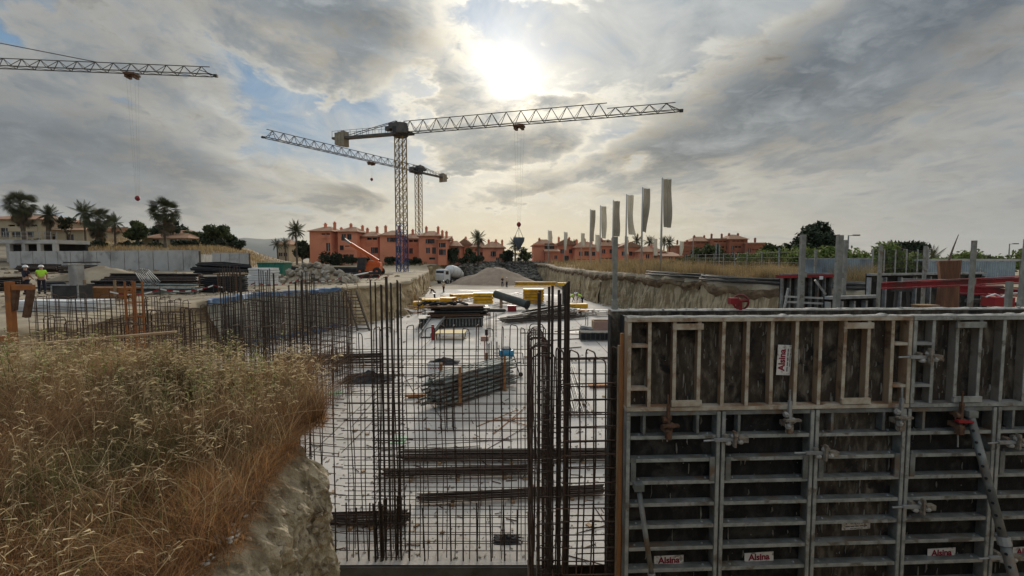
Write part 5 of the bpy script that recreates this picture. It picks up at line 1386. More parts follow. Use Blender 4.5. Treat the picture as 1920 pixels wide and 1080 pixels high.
def apartment(label, px0, px1, yeave, yroof, d, dep, wins=(), loggias=(), roof='hip', chim=(), rz=0.0, wall=None, cat='building', name='apartment_block', zg=None, glassfront=None):
    wall = wall or m_red_wall
    a, b = at(px0, yeave, d), at(px1, yeave, d); W = b.x - a.x
    zb = (ground_h((a.x + b.x) / 2, d) if zg is None else zg) - .3; H = a.z - zb; rh = (yeave - yroof + 2) * d / FPX * 1.35
    t = thing(name, label, cat, (a.x, d, zb), rz)
    holes = [(u * W - w / 2, u * W + w / 2, v * H, v * H + h) for u, v, w, h in wins] + [(u0 * W, u1 * W, v0 * H, v1 * H) for u0, u1, v0, v1 in loggias]
    mb = facade(W, H, holes)
    mb.quad((0, dep, 0), (0, 0, 0), (0, 0, H), (0, dep, H)); mb.quad((W, 0, 0), (W, dep, 0), (W, dep, H), (W, 0, H)); mb.quad((W, dep, 0), (0, dep, 0), (0, dep, H), (W, dep, H)); mb.quad((0, 0, H), (W, 0, H), (W, dep, H), (0, dep, H))
    obj('wall', mb, wall, t)
    for k, (x0, x1, z0, z1) in enumerate(holes):
        lg = k >= len(wins); dd = .9 if lg else .16
        if lg:
            mb = MB(); mb.quad((x0, dd, z0), (x1, dd, z0), (x1, dd, z1), (x0, dd, z1)); mb.quad((x0, .25, z0), (x0, dd, z0), (x0, dd, z1), (x0, .25, z1)); mb.quad((x1, dd, z0), (x1, .25, z0), (x1, .25, z1), (x1, dd, z1)); mb.quad((x0, .25, z1), (x0, dd, z1), (x1, dd, z1), (x1, .25, z1)); mb.quad((x0, dd, z0), (x0, .25, z0), (x1, .25, z0), (x1, dd, z0))
            lo = obj('loggia', mb, m_glass if glassfront is None else wall, t)
            mb = MB(); mb.box(((x0 + x1) / 2, -.06, z0 + .45), (x1 - x0 + .1, .10, .9)); obj('parapet', mb, wall, lo)
            n = int((x1 - x0) / 1.6)
            for q in range(1, n + 1): mb = MB(); mb.box((x0 + (x1 - x0) * q / (n + 1), .12, (z0 + z1) / 2), (.22, .2, z1 - z0)); obj('pillar', mb, wall, lo)
        else:
            mb = MB(); mb.box(((x0 + x1) / 2, .18, (z0 + z1) / 2), (x1 - x0, .04, z1 - z0)); w_ = obj('window', mb, m_glass, t)
            mb = MB(); mb.box(((x0 + x1) / 2, .14, (z0 + z1) / 2), (.06, .05, z1 - z0)); obj('mullion', mb, m_white if k % 3 == 0 else m_bark, w_)
            mb = MB(); mb.box(((x0 + x1) / 2, -.04, z0 - .05), (x1 - x0 + .2, .16, .09)); obj('sill', mb, wall, w_)
    e = .45
    if roof == 'hip':
        r = min(W, dep) * .35; mb = MB()
        vs = [(-e, -e, H), (W + e, -e, H), (W + e, dep + e, H), (-e, dep + e, H), (min(r, W / 2), dep / 2, H + rh), (max(W - r, W / 2), dep / 2, H + rh)]
        mb.add(vs, [(0, 1, 5, 4), (1, 2, 5), (2, 3, 4, 5), (3, 0, 4)]); mb.box((W / 2, dep / 2, H - .08), (W + 2 * e, dep + 2 * e, .14))
    elif roof == 'shed':
        mb = MB(); mb.add([(-e, -e, H), (W + e, -e, H), (W + e, dep, H + rh), (-e, dep, H + rh), (-e, dep, H), (W + e, dep, H)], [(0, 1, 2, 3), (0, 3, 4), (1, 5, 2), (3, 2, 5, 4)]); mb.box((W / 2, -.1, H - .07), (W + 2 * e, 1.0, .12))
    elif roof == 'gable':
        mb = MB(); mb.add([(-e, -e, H), (-e, dep + e, H), (W / 2, -e, H + rh), (W / 2, dep + e, H + rh), (W + e, -e, H), (W + e, dep + e, H)], [(0, 2, 3, 1), (2, 4, 5, 3), (0, 4, 2), (1, 3, 5)])
    else:
        mb = MB(); mb.box((W / 2, dep / 2, H + .2), (W + .3, dep + .3, .4))
    ro = obj('roof', mb, m_roof, t)
    for u, hh in chim:
        mb = MB(); mb.box((u * W, dep * .4, H + rh * .5 + hh / 2), (.55, .55, hh + .6)); mb.box((u * W, dep * .4, H + rh * .5 + hh + .25), (.72, .72, .12)); mb.box((u * W, dep * .4, H + rh * .5 + hh + .45), (.36, .36, .3)); obj('chimney', mb, wall, ro)
    return t
W2 = [(.25, .40, .9, 1.2), (.55, .40, .9, 1.2), (.25, .72, .9, 1.1), (.55, .72, .9, 1.1), (.3, .06, 1.0, 2.0), (.75, .40, .9, 1.2)]
apartment('leftmost terracotta block with a large plain wall behind the telehandler', 580, 620, 433, 427, 112, 10, [(.86, .42, .9, 1.9), (.55, .1, .5, .6)], [(.56, .97, .78, .93)], 'hip', [(.45, .9), (.9, 1.2)])
apartment('terracotta block set back with deep balconies beside the leftmost block', 617, 634, 441, 435, 119, 9, [(.3, .40, 1.0, 2.0), (.75, .40, 1.0, 2.0), (.3, .1, 1.0, 2.0)], [(.08, .92, .66, .9)], 'shed', [(.8, .9)])
apartment('hip roofed terracotta tower block left of the near crane mast', 633, 668, 434, 428, 113, 9, [(.32, .76, 1.0, 1.3), (.62, .76, 1.0, 1.3), (.2, .45, .9, 1.1), (.78, .5, .9, 1.0), (.4, .08, 1.0, 1.9), (.72, .08, 1.0, 1.9)], [(.36, .92, .44, .58)], 'hip', [(.45, .9)])
apartment('low linking terracotta block left of the crane mast', 667, 676, 446, 440, 116, 8, [(.5, .35, .9, 1.4), (.5, .68, .9, 1.1)], [], 'shed', [(.6, 2.0)])
apartment('terracotta block with a dark top loggia left of the crane mast', 674, 708, 443, 437, 116, 9, [(.72, .40, .9, 1.4), (.92, .40, .8, 1.4), (.72, .1, .8, 1.2)], [(.42, .96, .74, .95)], 'hip', [(.2, 1.0), (.75, 1.4)])
apartment('plain hip roofed terracotta block touching the crane mast', 712, 750, 441, 435, 113, 9, [(.45, .78, .9, 1.0), (.62, .78, .9, 1.0), (.78, .78, .9, 1.0), (.9, .42, .9, 1.5), (.75, .12, .7, 1.0), (.9, .12, .7, 1.0)], [(.28, .62, .04, .24)], 'hip', [(.1, 1.3), (.8, 1.3)])
apartment('terracotta block directly behind the crane masts', 750, 787, 447, 441, 118, 9, [(.3, .42, .9, 1.3), (.55, .42, .9, 1.3)], [(.2, .9, .72, .94)], 'hip', [(.5, 1.2)])
apartment('terracotta block right of the crane masts', 785, 823, 442, 436, 114, 9, [(.42, .74, .8, 1.0), (.55, .74, .8, 1.0), (.7, .74, .8, 1.0), (.45, .40, .9, 1.3), (.75, .38, .9, 1.5)], [(.5, .8, .05, .25)], 'hip', [(.25, 1.2), (.85, 1.2)])
apartment('narrow terracotta block with stacked windows right of the crane masts', 821, 837, 449, 444, 113, 8, [(.3, .70, .8, 1.0), (.7, .70, .8, 1.0), (.3, .40, .8, 1.3), (.7, .40, .8, 1.3)], [], 'shed', [(.3, 1.2), (.8, 1.0)])
apartment('lower terracotta house with plain wall right of the long block', 837, 862, 461, 455, 118, 9, [(.75, .5, .9, 1.1)], [], 'hip', [(.3, .8)])
apartment('terracotta house behind the far palm', 858, 884, 459, 452, 126, 9, [(.3, .55, .9, 1.1), (.7, .55, .9, 1.1)], [], 'gable', [(.5, .9)])
apartment('terracotta house with a gable left of the hanging skip', 884, 908, 463, 456, 124, 9, [(.2, .45, .9, 1.1), (.8, .45, .9, 1.1)], [], 'hip', [(.7, .8)])
apartment('rightmost terracotta house of the left group', 905, 945, 464, 457, 121, 9, [(.45, .48, .8, 1.2), (.55, .48, .8, 1.2), (.85, .35, .8, 1.2), (.7, .12, .8, 1.2)], [], 'hip', [(.25, .8), (.6, .8), (.9, .7)])
# right hand group
apartment('pink red block with a tall glazed stair beside the flags', 1000, 1042, 460, 453, 127, 9, [(.72, .08, 2.6, 5.0)], [], 'hip', [(.3, .7), (.85, 1.0)])
apartment('low pink red block with a plain wall right of the glazed stair', 1024, 1047, 471, 468, 122, 7, [(.8, .4, .7, .9)], [], 'shed', [])
apartment('second pink red block of the right group with wide roof', 1042, 1082, 459, 452, 132, 9, [(.3, .55, .9, 1.1), (.7, .55, .9, 1.1), (.5, .15, 1.4, 1.4)], [], 'gable', [(.2, .9), (.7, .8)])
apartment('third pink red block of the right group between the flags', 1078, 1122, 464, 457, 128, 9, [(.25, .5, .9, 1.1), (.5, .5, 1.2, 1.2), (.8, .5, .9, 1.1)], [(.1, .9, .06, .30)], 'hip', [(.15, .9), (.5, 1.1), (.8, .9)])
apartment('fourth pink red block of the right group with dark garages', 1118, 1165, 461, 454, 134, 9, [(.3, .58, .9, 1.1), (.6, .58, .9, 1.1)], [(.15, .85, .08, .32)], 'hip', [(.3, .9), (.75, 1.0)])
apartment('fifth pink red block of the right group below the palms', 1160, 1205, 464, 458, 130, 9, [(.2, .5, .9, 1.1), (.5, .5, .9, 1.1), (.8, .5, .9, 1.1)], [(.5, .9, .06, .28)], 'gable', [(.5, .9)])
apartment('sixth pink red block of the right group with a low wing', 1200, 1248, 472, 466, 124, 9, [(.3, .45, .9, 1.1), (.6, .45, .9, 1.1), (.85, .2, .9, 1.6)], [], 'hip', [(.6, .7)])
apartment('lowest pink red wing at the right end of the group', 1244, 1278, 480, 476, 118, 8, [(.4, .4, .9, 1.0), (.75, .4, .9, 1.0)], [], 'shed', [])
mr = mat('brown_red_render', (.36, .13, .07), (.30, .11, .06), .12, .9, 0, c3=(.26, .10, .06), s3=.2)
for i, (x0, x1, ye, yr, d, lab) in enumerate([(1268, 1305, 462, 456, 168, 'leftmost stepped block of the large brown red complex'), (1300, 1338, 452, 447, 172, 'second stepped block of the large brown red complex'), (1333, 1372, 449, 444, 170, 'tallest middle block of the large brown red complex'),
        (1368, 1402, 448, 443, 168, 'block with roof terrace right of the tallest one of the brown red complex'), (1398, 1436, 457, 452, 166, 'right stepped block of the large brown red complex'), (1430, 1470, 469, 465, 164, 'low end block of the large brown red complex')]):
    apartment(lab, x0, x1, ye, yr, d, 10, [(.2, .30, .9, 1.3), (.5, .30, .9, 1.3), (.8, .30, .9, 1.3), (.2, .55, .9, 1.3), (.8, .55, .9, 1.3)], [(.30, .65, .52, .70), (.15, .8, .78, .93)], 'hip' if i % 2 else 'flat', [(.25, .8), (.75, .8)], 0, mr)
# villas on the terrace at the left
apartment('cream villa with a flat tiled roof behind the big palms', -60, 76, 411, 403, 88, 12, [(.5, .35, 1.6, 1.6), (.65, .35, 1.6, 1.6), (.85, .35, 1.2, 1.6)], [(.55, .95, .55, .8)], 'hip', [], 0, m_cream, 'house', 'villa')
apartment('lower cream wing of the villa with a long roof', 70, 156, 431, 424, 90, 10, [(.3, .3, 1.4, 1.2), (.7, .3, 1.4, 1.2)], [], 'shed', [], 0, m_cream, 'house', 'villa')
apartment('small cottage with a wide tiled roof below the tall fan palm', 266, 350, 446, 435, 84, 11, [(.3, .3, 1.2, 1.0), (.7, .3, 1.2, 1.0)], [], 'hip', [], 0, m_cream, 'house', 'cottage')
apartment('tiny far cottage left of the lone palm', 519, 541, 458, 453, 130, 8, [(.3, .3, 1, 1), (.7, .3, 1, 1)], [], 'hip', [], 0, m_cream, 'house', 'cottage')

# ------------------------------------------------------------------ left yard
def concrete_wall(label, px0, d0, px1, d1, ytop0, n, h):
    a, b = at(px0, ytop0, d0), at(px1, ytop0, d1); zt = max(a.z, b.z); L = math.hypot(b.x - a.x, b.y - a.y); ang = math.atan2(b.y - a.y, b.x - a.x)
    t = thing('retaining_wall', label, 'wall', (a.x, a.y, zt - h), ang)
    for i in range(n):
        mb = MB(); w = L / n; mb.box((w * (i + .5), .15 + rnd.uniform(-.008, .008), h / 2), (w - .09, .3, h - rnd.uniform(0, .05))); obj('wall_panel', mb, m_conc, t)
    mb = MB(); mb.box((L / 2, .17, h / 2 - .05), (L - .05, .22, h - .12)); obj('wall_core', mb, m_conc_dark, t)
concrete_wall('long pale cast concrete retaining wall in the left yard', 16, 58, 372, 50, 471, 14, 2.9)
concrete_wall('short pale concrete wall right of the long one', 396, 64, 466, 62, 474, 4, 2.2)
concrete_wall('brownish low wall closing the gap between the pale walls', 372, 56, 398, 60, 477, 2, 2.0)
t = thing('parking_deck', 'unfinished concrete deck with dark openings at the left edge', 'building', at(-40, 470, 62))
Lf = (at(112, 470, 62) - at(-40, 470, 62)).x
mb = MB(); mb.box((Lf/2, 2, 1.15), (Lf, 5, .5)); obj('deck', mb, m_conc, t)
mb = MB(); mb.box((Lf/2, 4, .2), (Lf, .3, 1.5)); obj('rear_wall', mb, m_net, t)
for i in range(6): mb = MB(); mb.box((.3 + i * (Lf - .6) / 5, -.2, -.3), (.45, .45, 2.4)); obj('column', mb, m_conc, t)
for i in range(14): mb = MB(); mb.box((.3 + i * (Lf - .6) / 13, .0, 1.9), (.05, .05, 1.0)); obj('rail_post', mb, m_galv, t)
for z in (1.9, 2.4): mb = MB(); mb.box((Lf/2, 0, z), (Lf, .04, .05)); obj('rail', mb, m_galv, t)
def gbundle(label, px0, px1, py, d, n, w, h, r, seed, m=m_rebar_d):
    a, b = at(px0, py, d), at(px1, py, d); a.z = ground_h(a.x, a.y); b.z = ground_h(b.x, b.y); bundle(label, a, b, n, w, h, r, .12, seed, m)
gbundle('dark rebar stack before the pale wall, left one', 38, 112, 492, 46, 30, 1.2, .9, .05, 41)
gbundle('dark rebar stack before the pale wall, right one', 118, 190, 492, 45, 30, 1.2, 1.1, .05, 42)
gbundle('long dark bars lying in front of the leaning frames', 205, 372, 520, 38, 34, 1.6, .8, .05, 43)
gbundle('grey pipes lying before the barrier tape', 225, 372, 535, 31, 24, 1.4, .55, .05, 44, m_galv_green)
gbundle('dark net rolls on top of the orange timbers', 175, 245, 535, 30, 16, .8, .9, .07, 45, m_net)
gbundle('black pipe stack beside the dark panel stack', 372, 470, 508, 46, 30, 2.0, 1.0, .07, 46, m_net)
gbundle('dark clutter of pipes behind the two workers', -10, 48, 540, 33, 26, 1.6, .9, .06, 47)
gbundle('low dark pipes between the workers and the column stub', 85, 130, 530, 33, 20, 1.4, .6, .05, 48, m_dark)
def gpos(px, py, d, dz=0.0): p = at(px, py, d); return Vector((p.x, p.y, ground_h(p.x, p.y) + dz))
t = thing('foam_stack', 'long low stack of white foam boards by the low rebar mesh', 'foam boards', gpos(118, 575, 21.0), R(3))
for i in range(5): mb = MB(); mb.box((rnd.uniform(-.05, .05), rnd.uniform(-.04, .04), .06 + i * .085), (3.7 * rnd.uniform(.96, 1), 1.1, .078)); obj('foam_board', mb, m_white, t)
t = thing('column_stub', 'free standing concrete column stub with pale edge', 'column', gpos(144, 525, 28.5))
mb = MB(); mb.box((0, 0, .95), (.5, .5, 1.9)); obj('shaft', mb, m_conc_dark2 if False else m_conc, t); mb = MB(); mb.box((0, 0, 1.93), (.56, .56, .06)); obj('cap', mb, m_cement, t)
t = thing('steel_crate', 'dark steel sided crate with pale frame in the left yard', 'crate', gpos(137, 551, 26.0))
mb = MB(); mb.box((0, 0, .45), (1.38, .9, .84)); obj('crate_body', mb, m_dark, t)
for x in (-.7, .7): mb = MB(); mb.box((x, -.47, .45), (.07, .05, .95)); obj('frame_post', mb, m_galv, t)
for z in (.03, .9): mb = MB(); mb.box((0, -.47, z), (1.45, .05, .07)); obj('frame_rail', mb, m_galv, t)
t = thing('timber_stack', 'stack of orange timbers held by pale posts in the left yard', 'timber stack', gpos(205, 547, 27.5))
for i in range(6):
    for k in range(4): mb = MB(); mb.box((rnd.uniform(-.1, .1), -.3 + k * .2, .08 + i * .11), (2.5, .17, .09)); obj('timber', mb, m_wood_or, t)
for x in (-.95, .75): mb = MB(); mb.box((x, -.5, .55), (.10, .10, 1.1)); obj('post', mb, m_wood, t)
t = thing('frame_stack', 'grey metal frames leaning askew before the pale wall', 'frames', gpos(282, 512, 37))
for i in range(5):
    T = Matrix.Translation((-.5 + i * .22, 0, 0)) @ Matrix.Rotation(R(-32 - 3 * i), 4, 'Y')
    f = MB()
    for c, s in (((0, 0, .65), (.05, .06, 1.3)), ((.5, 0, .65), (.05, .06, 1.3)), ((.25, 0, 1.3), (.55, .06, .05)), ((.25, 0, .05), (.55, .06, .05))): f.box(c, s, T)
    obj('frame', f, m_galv, t)
t = thing('dark_panel_stack', 'black stacked formwork panels in a rusty cradle', 'panel stack', gpos(420, 531, 32.5))
for i in range(8): mb = MB(); mb.box((rnd.uniform(-.05, .05), 0, .1 + i * .135), (2.5, 1.3, .11)); obj('panel', mb, m_net, t)
for x in (-1.2, .05, 1.25): mb = MB(); mb.box((x, -.72, .65), (.07, .07, 1.3)); obj('cradle_post', mb, m_rust, t)
mb = MB(); mb.box((.5, 0, 1.28), (1.6, 1.4, .10)); obj('top_board', mb, m_wood, t)
t = thing('panel_pile', 'pile of white panels on bearers in front of the green container', 'panels', gpos(492, 528, 39))
for i in range(7): mb = MB(); mb.box((rnd.uniform(-.12, .12) + (.1 if i > 3 else 0), 0, .1 + i * .2), (2.0 if i < 4 else 1.8, 1.4, .17)); obj('panel', mb, m_white, t)
def container():
    t = thing('green_container', 'green skip container behind the white panel pile', 'container', gpos(516, 512, 56))
    mb = MB(); mb.prism([(-1.25, .15), (1.25, .15), (1.55, 1.5), (-1.55, 1.5)], -1, 1, Matrix.Rotation(R(90), 4, 'X')); obj('tub', mb, m_green, t)
    mb = MB(); mb.box((0, 0, 1.52), (3.2, 2.15, .1)); obj('rim', mb, m_green, t)
    for x in (-1, -.3, .4, 1.1): mb = MB(); mb.box((x, -1.04, .8), (.10, .08, 1.3)); obj('rib', mb, m_green, t)
    for x in (-.9, .9): mb = MB(); mb.box((x, 0, .08), (.15, 1.9, .15)); obj('skid', mb, m_dark, t)
container()
def silt_strip(label, pts, h):
    mb = MB(); n = len(pts)
    for (px, py, d) in pts:
        p = gpos(px, py, d); mb.v += [(p.x, p.y - .25, p.z - .05), (p.x, p.y - .2, p.z + h * .8), (p.x, p.y, p.z + h), (p.x, p.y + .25, p.z - .05)]
    for i in range(n - 1):
        for j in range(3): mb.f.append((i*4+j, (i+1)*4+j, (i+1)*4+j+1, i*4+j+1))
    tag(obj('black_barrier', mb, m_net), label, 'barrier')
silt_strip('long black sheeting bank below the dry meadow', [(520, 495, 66), (560, 494, 66), (600, 493, 68), (640, 494, 68), (680, 494, 68)], 1.1)
silt_strip('shorter black sheeting bank in front of the telehandler', [(600, 504, 54), (640, 504, 54), (680, 504, 55), (710, 503, 56)], .7)
silt_strip('black sheeting beside the short pale wall', [(372, 505, 50), (420, 500, 53), (470, 498, 56)], .9)
def rubble():
    c = gpos(592, 530, 44.5)
    t = thing('rubble_heap', 'large heap of pale broken concrete and earth lumps', 'rubble heap', c)
    o = heap('heap_core', '', None, 0, 0, 0, 4.0, 2.4, 1.7, m_soil, 9); o.parent = t
    for i in range(170):
        a, r = rnd.uniform(0, 6.28), math.sqrt(rnd.random()); s = rnd.uniform(.14, .42)
        x, y = 4.1 * r * math.cos(a), 2.5 * r * math.sin(a); z = max(.05, 1.7 * (1 - r ** 1.35)) + .05
        q = link('stone', rnd.choice(_rocks), None, t, (x, y, z), (rnd.uniform(0, 3), rnd.uniform(0, 3), rnd.uniform(0, 6))); q.scale = (s, s, s)
rubble()
heap('earth_heap', 'low heap of brown earth in front of the pale wall', 'earth heap', *gpos(195, 520, 40), 4.5, 2, 1.5, m_soil, 12)
for i in range(7):
    px = 545 + i * 24
    planks(('first', 'second', 'third', 'fourth', 'fifth', 'sixth', 'seventh')[i] + ' plank pile from the left along the edge above the blue tarp', px, 528 - i * 2.2, 3, 1.8, .3, R(rnd.uniform(5, 25)), m_wood if i % 2 else m_dark, ground_h(at(px, 528, 41).x, 41))
tag(rod('curved_pole', gpos(600, 524, 43, .15), gpos(690, 506, 50, .8), .07, m_white, None, 8), 'pale pole leaning up to the scaffold frames above the bank', 'pole')
t = thing('scaffold_stack', 'red scaffold frames stacked on the bank edge', 'scaffold', gpos(690, 514, 51))
for i in range(5):
    for s in (-1, 1): mb = MB(); mb.bar((-1.8 + i * .9, s * .3, 0), (-1.4 + i * .9, s * .3, .55), .05); obj('frame_leg', mb, m_redpaint, t)
for s in (-.3, .3): mb = MB(); mb.bar((-2.2, s, .58), (2.6, s, .62), .06); obj('frame_rail', mb, m_rust, t)
def telehandler():
    t = thing('telehandler', 'orange telescopic handler with its boom raised to the left', 'telehandler', gpos(690, 499, 62))
    m_or = mat('machine_orange', (.62, .13, .03), (.55, .11, .03), 1, .5)
    mb = MB(); mb.box((.35, 0, .95), (2.7, 1.5, .7)); obj('chassis', mb, m_or, t)
    mb = MB(); mb.prism([(-.3, 1.2), (1.7, 1.2), (1.6, 1.75), (.2, 2.0)], -.75, .35, Matrix.Rotation(R(90), 4, 'X')); obj('hood', mb, m_or, t)
    mb = MB(); mb.prism([(-1.2, .9), (-.1, .9), (-.15, 2.35), (-1.0, 2.35)], -.05, .85, Matrix.Rotation(R(90), 4, 'X')); c = obj('cab', mb, m_dark, t)
    mb = MB(); mb.box((-.6, -.87, 1.8), (.7, .04, .7)); obj('cab_window', mb, m_glass, c)
    a = Vector((1.2, .5, 1.9)); b = at(655, 457, 62) - t.location; e = at(642, 447, 62) - t.location; b.y += .5; e.y += .5
    mb = MB(); mb.bar(a, b, .36, .42); bo = obj('boom', mb, m_or, t)
    mb = MB(); mb.bar(b * .98 + a * .02, e, .24, .28); obj('inner_boom', mb, m_galv, bo)
    mb = MB(); mb.bar((.6, .5, 1.5), a.lerp(b, .45) - Vector((0, 0, .1)), .14, .14); obj('lift_cylinder', mb, m_dark, bo)
    mb = MB(); mb.box(tuple(e), (.3, .9, .5)); obj('carriage', mb, m_dark, bo)
    wm = MB(); wm.lathe([(.25, -.2), (.52, -.2), (.56, -.1), (.56, .1), (.52, .2), (.25, .2)], 16, Matrix.Rotation(R(90), 4, 'X')); wm = wm.mesh('wheel', True); wm.materials.append(m_black)
    for x in (-.75, 1.4):
        for s in (-.85, .85): w = link('wheel', wm, None, t, (x, s, .56)); mb = MB(); mb.lathe([(.24, -.05), (.1, .05)], 10, Matrix.Rotation(R(90), 4, 'X')); obj('rim', mb, m_or, w, (0, -.2 if s < 0 else .2, 0))
telehandler()
# barrier tape
t = thing('barrier_tape', 'red and white barrier tape strung along the edge of the left yard', 'tape', gpos(205, 545, 26))
pp = [gpos(px, py, d, .55) for px, py, d in ((205, 545, 26), (300, 542, 28), (400, 536, 31), (478, 531, 34), (560, 528, 38), (640, 523, 42))]
k = 0
for a, b in zip(pp, pp[1:]):
    n = max(2, int((b - a).length / .35))
    for i in range(n):
        p0, p1 = a.lerp(b, i / n), a.lerp(b, (i + 1) / n); sag = lambda f: Vector((0, 0, -.25 * 4 * f * (1 - f)))
        block('tape_stripe', p0 - t.location + sag(i / n), p1 - t.location + sag((i + 1) / n), .012, .075, m_redpaint if k % 2 else m_white, t); k += 1
for p in pp: mb = MB(); mb.tube([p - t.location - Vector((0, 0, .6)), p - t.location + Vector((0, 0, .15))], .02, 5); obj('stake', mb, m_rebar, t)
# orange frames near the rebar at the left
def lattice_post(label, px, y0, d, w, z0, n):
    a = at(px, y0, d); t = thing('lattice_post', label, 'post', (a.x, a.y, z0)); H = a.z - z0
    for sx in (-w/2, w/2):
        for sy in (-w/2, w/2): mb = MB(); mb.box((sx, sy, H/2), (.03, .03, H)); obj('chord', mb, m_orange, t)
    for i in range(n):
        z = H * (i + .5) / n
        for sy in (-w/2, w/2): mb = MB(); mb.box((0, sy, z), (w, .025, .03)); obj('rung', mb, m_orange, t)
lattice_post('orange lattice post standing in the rebar behind the dry grass', 250, 527, 9.9, .20, .0, 16)
t = thing('orange_bracket', 'orange painted steel bracket post at the far left', 'bracket', (at(22, 600, 8.3).x, 8.3, 0))
hz = at(22, 528, 8.3).z
mb = MB(); mb.box((0, 0, hz/2), (.10, .09, hz)); obj('post', mb, m_orange, t)
mb = MB(); mb.box((.24, 0, hz - .10), (.34, .08, .09)); obj('arm', mb, m_orange, t)
mb = MB(); mb.bar((.37, 0, hz - .14), (.26, 0, hz - .62), .09, .07); obj('strut', mb, m_rust, t)
mb = MB(); mb.bar((.12, 0, hz - .1), (.05, 0, hz - .5), .07, .07); obj('strut', mb, m_rust, t)
mb = MB(); mb.box((-.35, 0, hz - 1.0), (.7, .08, .10)); obj('lower_arm', mb, m_orange, t)
tag(block('edge_plank', at(-20, 652, 7.0), at(330, 622, 7.6), .10, .03, m_wood), 'long dull plank behind the top of the dry grass', 'plank')
# ladder on the bank
t = thing('site_ladder', 'steep wooden ladder stair on the left bank', 'ladder', on(683, 620))
A0, A1 = on(693, 620) - t.location, on(671, 620) - t.location
B0 = at(668, 546, 37.5) - t.location; B1 = at(648, 546, 37.5) - t.location
for a, b in ((A0, B0), (A1, B1)): mb = MB(); mb.bar(a, b, .09, .2); obj('stringer', mb, m_bark, t)
for i in range(11):
    f = (i + .6) / 11.5; mb = MB(); mb.bar(A0.lerp(B0, f), A1.lerp(B1, f), .26, .06); obj('tread', mb, m_bark if i % 3 else m_dark, t)
for a, b in ((A0, B0), (A1, B1)): mb = MB(); mb.bar(a + Vector((0, -.1, .9)), b + Vector((0, -.1, .9)), .05); obj('hand_rail', mb, m_wood, t)
# tarps on the bank below the yard
def bank_sheet(name, label, m, y_from, y_to, f0, f1, lift, wr):
    pts = [p for p in rim if p.x < -11 and y_from <= p.y <= y_to and p.x > -17]
    pts.sort(key=lambda p: p.y); c = Vector((0, 40)); mb = MB(); rows = 22
    dense = []
    for a, b in zip(pts, pts[1:]): dense += [a, a.lerp(b, .33), a.lerp(b, .66)]
    for p in dense:
        top = ground_h(p.x, p.y); d = (p - c).normalized()
        for r in range(rows + 1):
            f = f0 + (f1 - f0) * r / rows
            z = top + .05 + (0 - top) * max(0, f) + (.03 if f < 0 else 0)
            off = -max(0, f) * .75 - .42 + (-f * 5 if f < 0 else 0) - lift + wr * noise.noise(Vector((p.x * 1.7, p.y * 1.7, z * 1.1))) + wr * .5 * noise.noise(Vector((p.x * 4, p.y * 4, z * .6)))
            if f < 0: off = -.42 + (-f) * 6.0; z = ground_h(*(p + d * off)) + .05 + lift * .3
            q = p + d * off; mb.v.append((q.x, q.y, z))
    for i in range(len(dense) - 1):
        for r in range(rows): mb.f.append((i*(rows+1)+r, (i+1)*(rows+1)+r, (i+1)*(rows+1)+r+1, i*(rows+1)+r+1))
    tag(obj(name, mb, m, smooth=True), label, 'tarp')
bank_sheet('ground_sheet', 'grey green sheet hung over the left bank', m_sheet, 25, 36.8, 0.02, .96, 0, .16)
bank_sheet('blue_tarp', 'crumpled blue tarp along the top of the left bank', m_tarp, 25, 36.8, -.04, .09, .14, .20)
bank_sheet('blue_tarp', 'crumpled blue tarp along the foot of the left bank', m_tarp, 27, 36.2, .90, 1.0, .14, .22)
# long pipes on the right rim
edge = [p for p in rim if p.x > 9 and 21 < p.y < 47]; edge.sort(key=lambda p: p.y)
for k in range(6):
    pts = []
    for p in edge[::4]:
        d = (p - Vector((0, 40))).normalized(); q = p + d * (.05 + .13 * k); pts.append((q.x, q.y, ground_h(q.x, q.y) + .09 + .04 * math.sin(p.y * .7 + k) + (.20 if k in (1, 3) else 0)))
    mb = MB(); mb.tube(pts, .075, 6); tag(obj('long_pipe', mb, m_dark, smooth=True), ('lowest', 'second lowest', 'third lowest', 'third highest', 'second highest', 'highest')[k] + ' of the long dark pipes along the right bank edge', 'pipe', 'dark pipes on the right bank')
# corrugated hoarding, shed, fence, lamps
def hoarding(label, px0, px1, ytop, d0, d1, h, n):
    a, b = at(px0, ytop, d0), at(px1, ytop, d1); L = math.hypot(b.x - a.x, b.y - a.y); ang = math.atan2(b.y - a.y, b.x - a.x)
    t = thing('metal_hoarding', label, 'fence', (a.x, a.y, a.z - h), ang); w = L / n
    for i in range(n):
        mb = MB(); k = 8
        for q in range(k + 1):
            x = w * q / k + i * w; y = (.05 if q % 2 else 0) + (.012 if i % 2 else 0); mb.v += [(x, y, rnd.uniform(0, .01)), (x, y, h + .0)]
        for q in range(k): mb.f.append((q*2, q*2+2, q*2+3, q*2+1))
        obj('sheet', mb, m_corr, t)
    for z in (h * .3, h + .02): mb = MB(); mb.box((L/2, .10, z), (L, .06, .08)); obj('rail', mb, m_galv, t)
hoarding('corrugated grey metal hoarding behind the guard posts', 1505, 1634, 486, 27, 27.5, 2.1, 9)
hoarding('farther corrugated hoarding behind the tree stump', 1738, 1905, 491, 30, 31, 2.0, 10)
t = thing('shed_roof', 'low flat shed roof above the farther hoarding', 'shed', at(1740, 489, 34)); Lw = (at(1925, 489, 34) - at(1740, 489, 34)).x
mb = MB(); mb.box((Lw/2, 2, .05), (Lw, 4.5, .16)); obj('roof', mb, m_conc, t)
mb = MB(); mb.box((Lw/2, 3.8, -1.2), (Lw, .2, 2.4)); obj('wall', mb, m_dark, t)
for i in range(6): mb = MB(); mb.box((.2 + i * (Lw - .4) / 5, .1, -1.2), (.18, .18, 2.36)); obj('post', mb, m_conc, t)
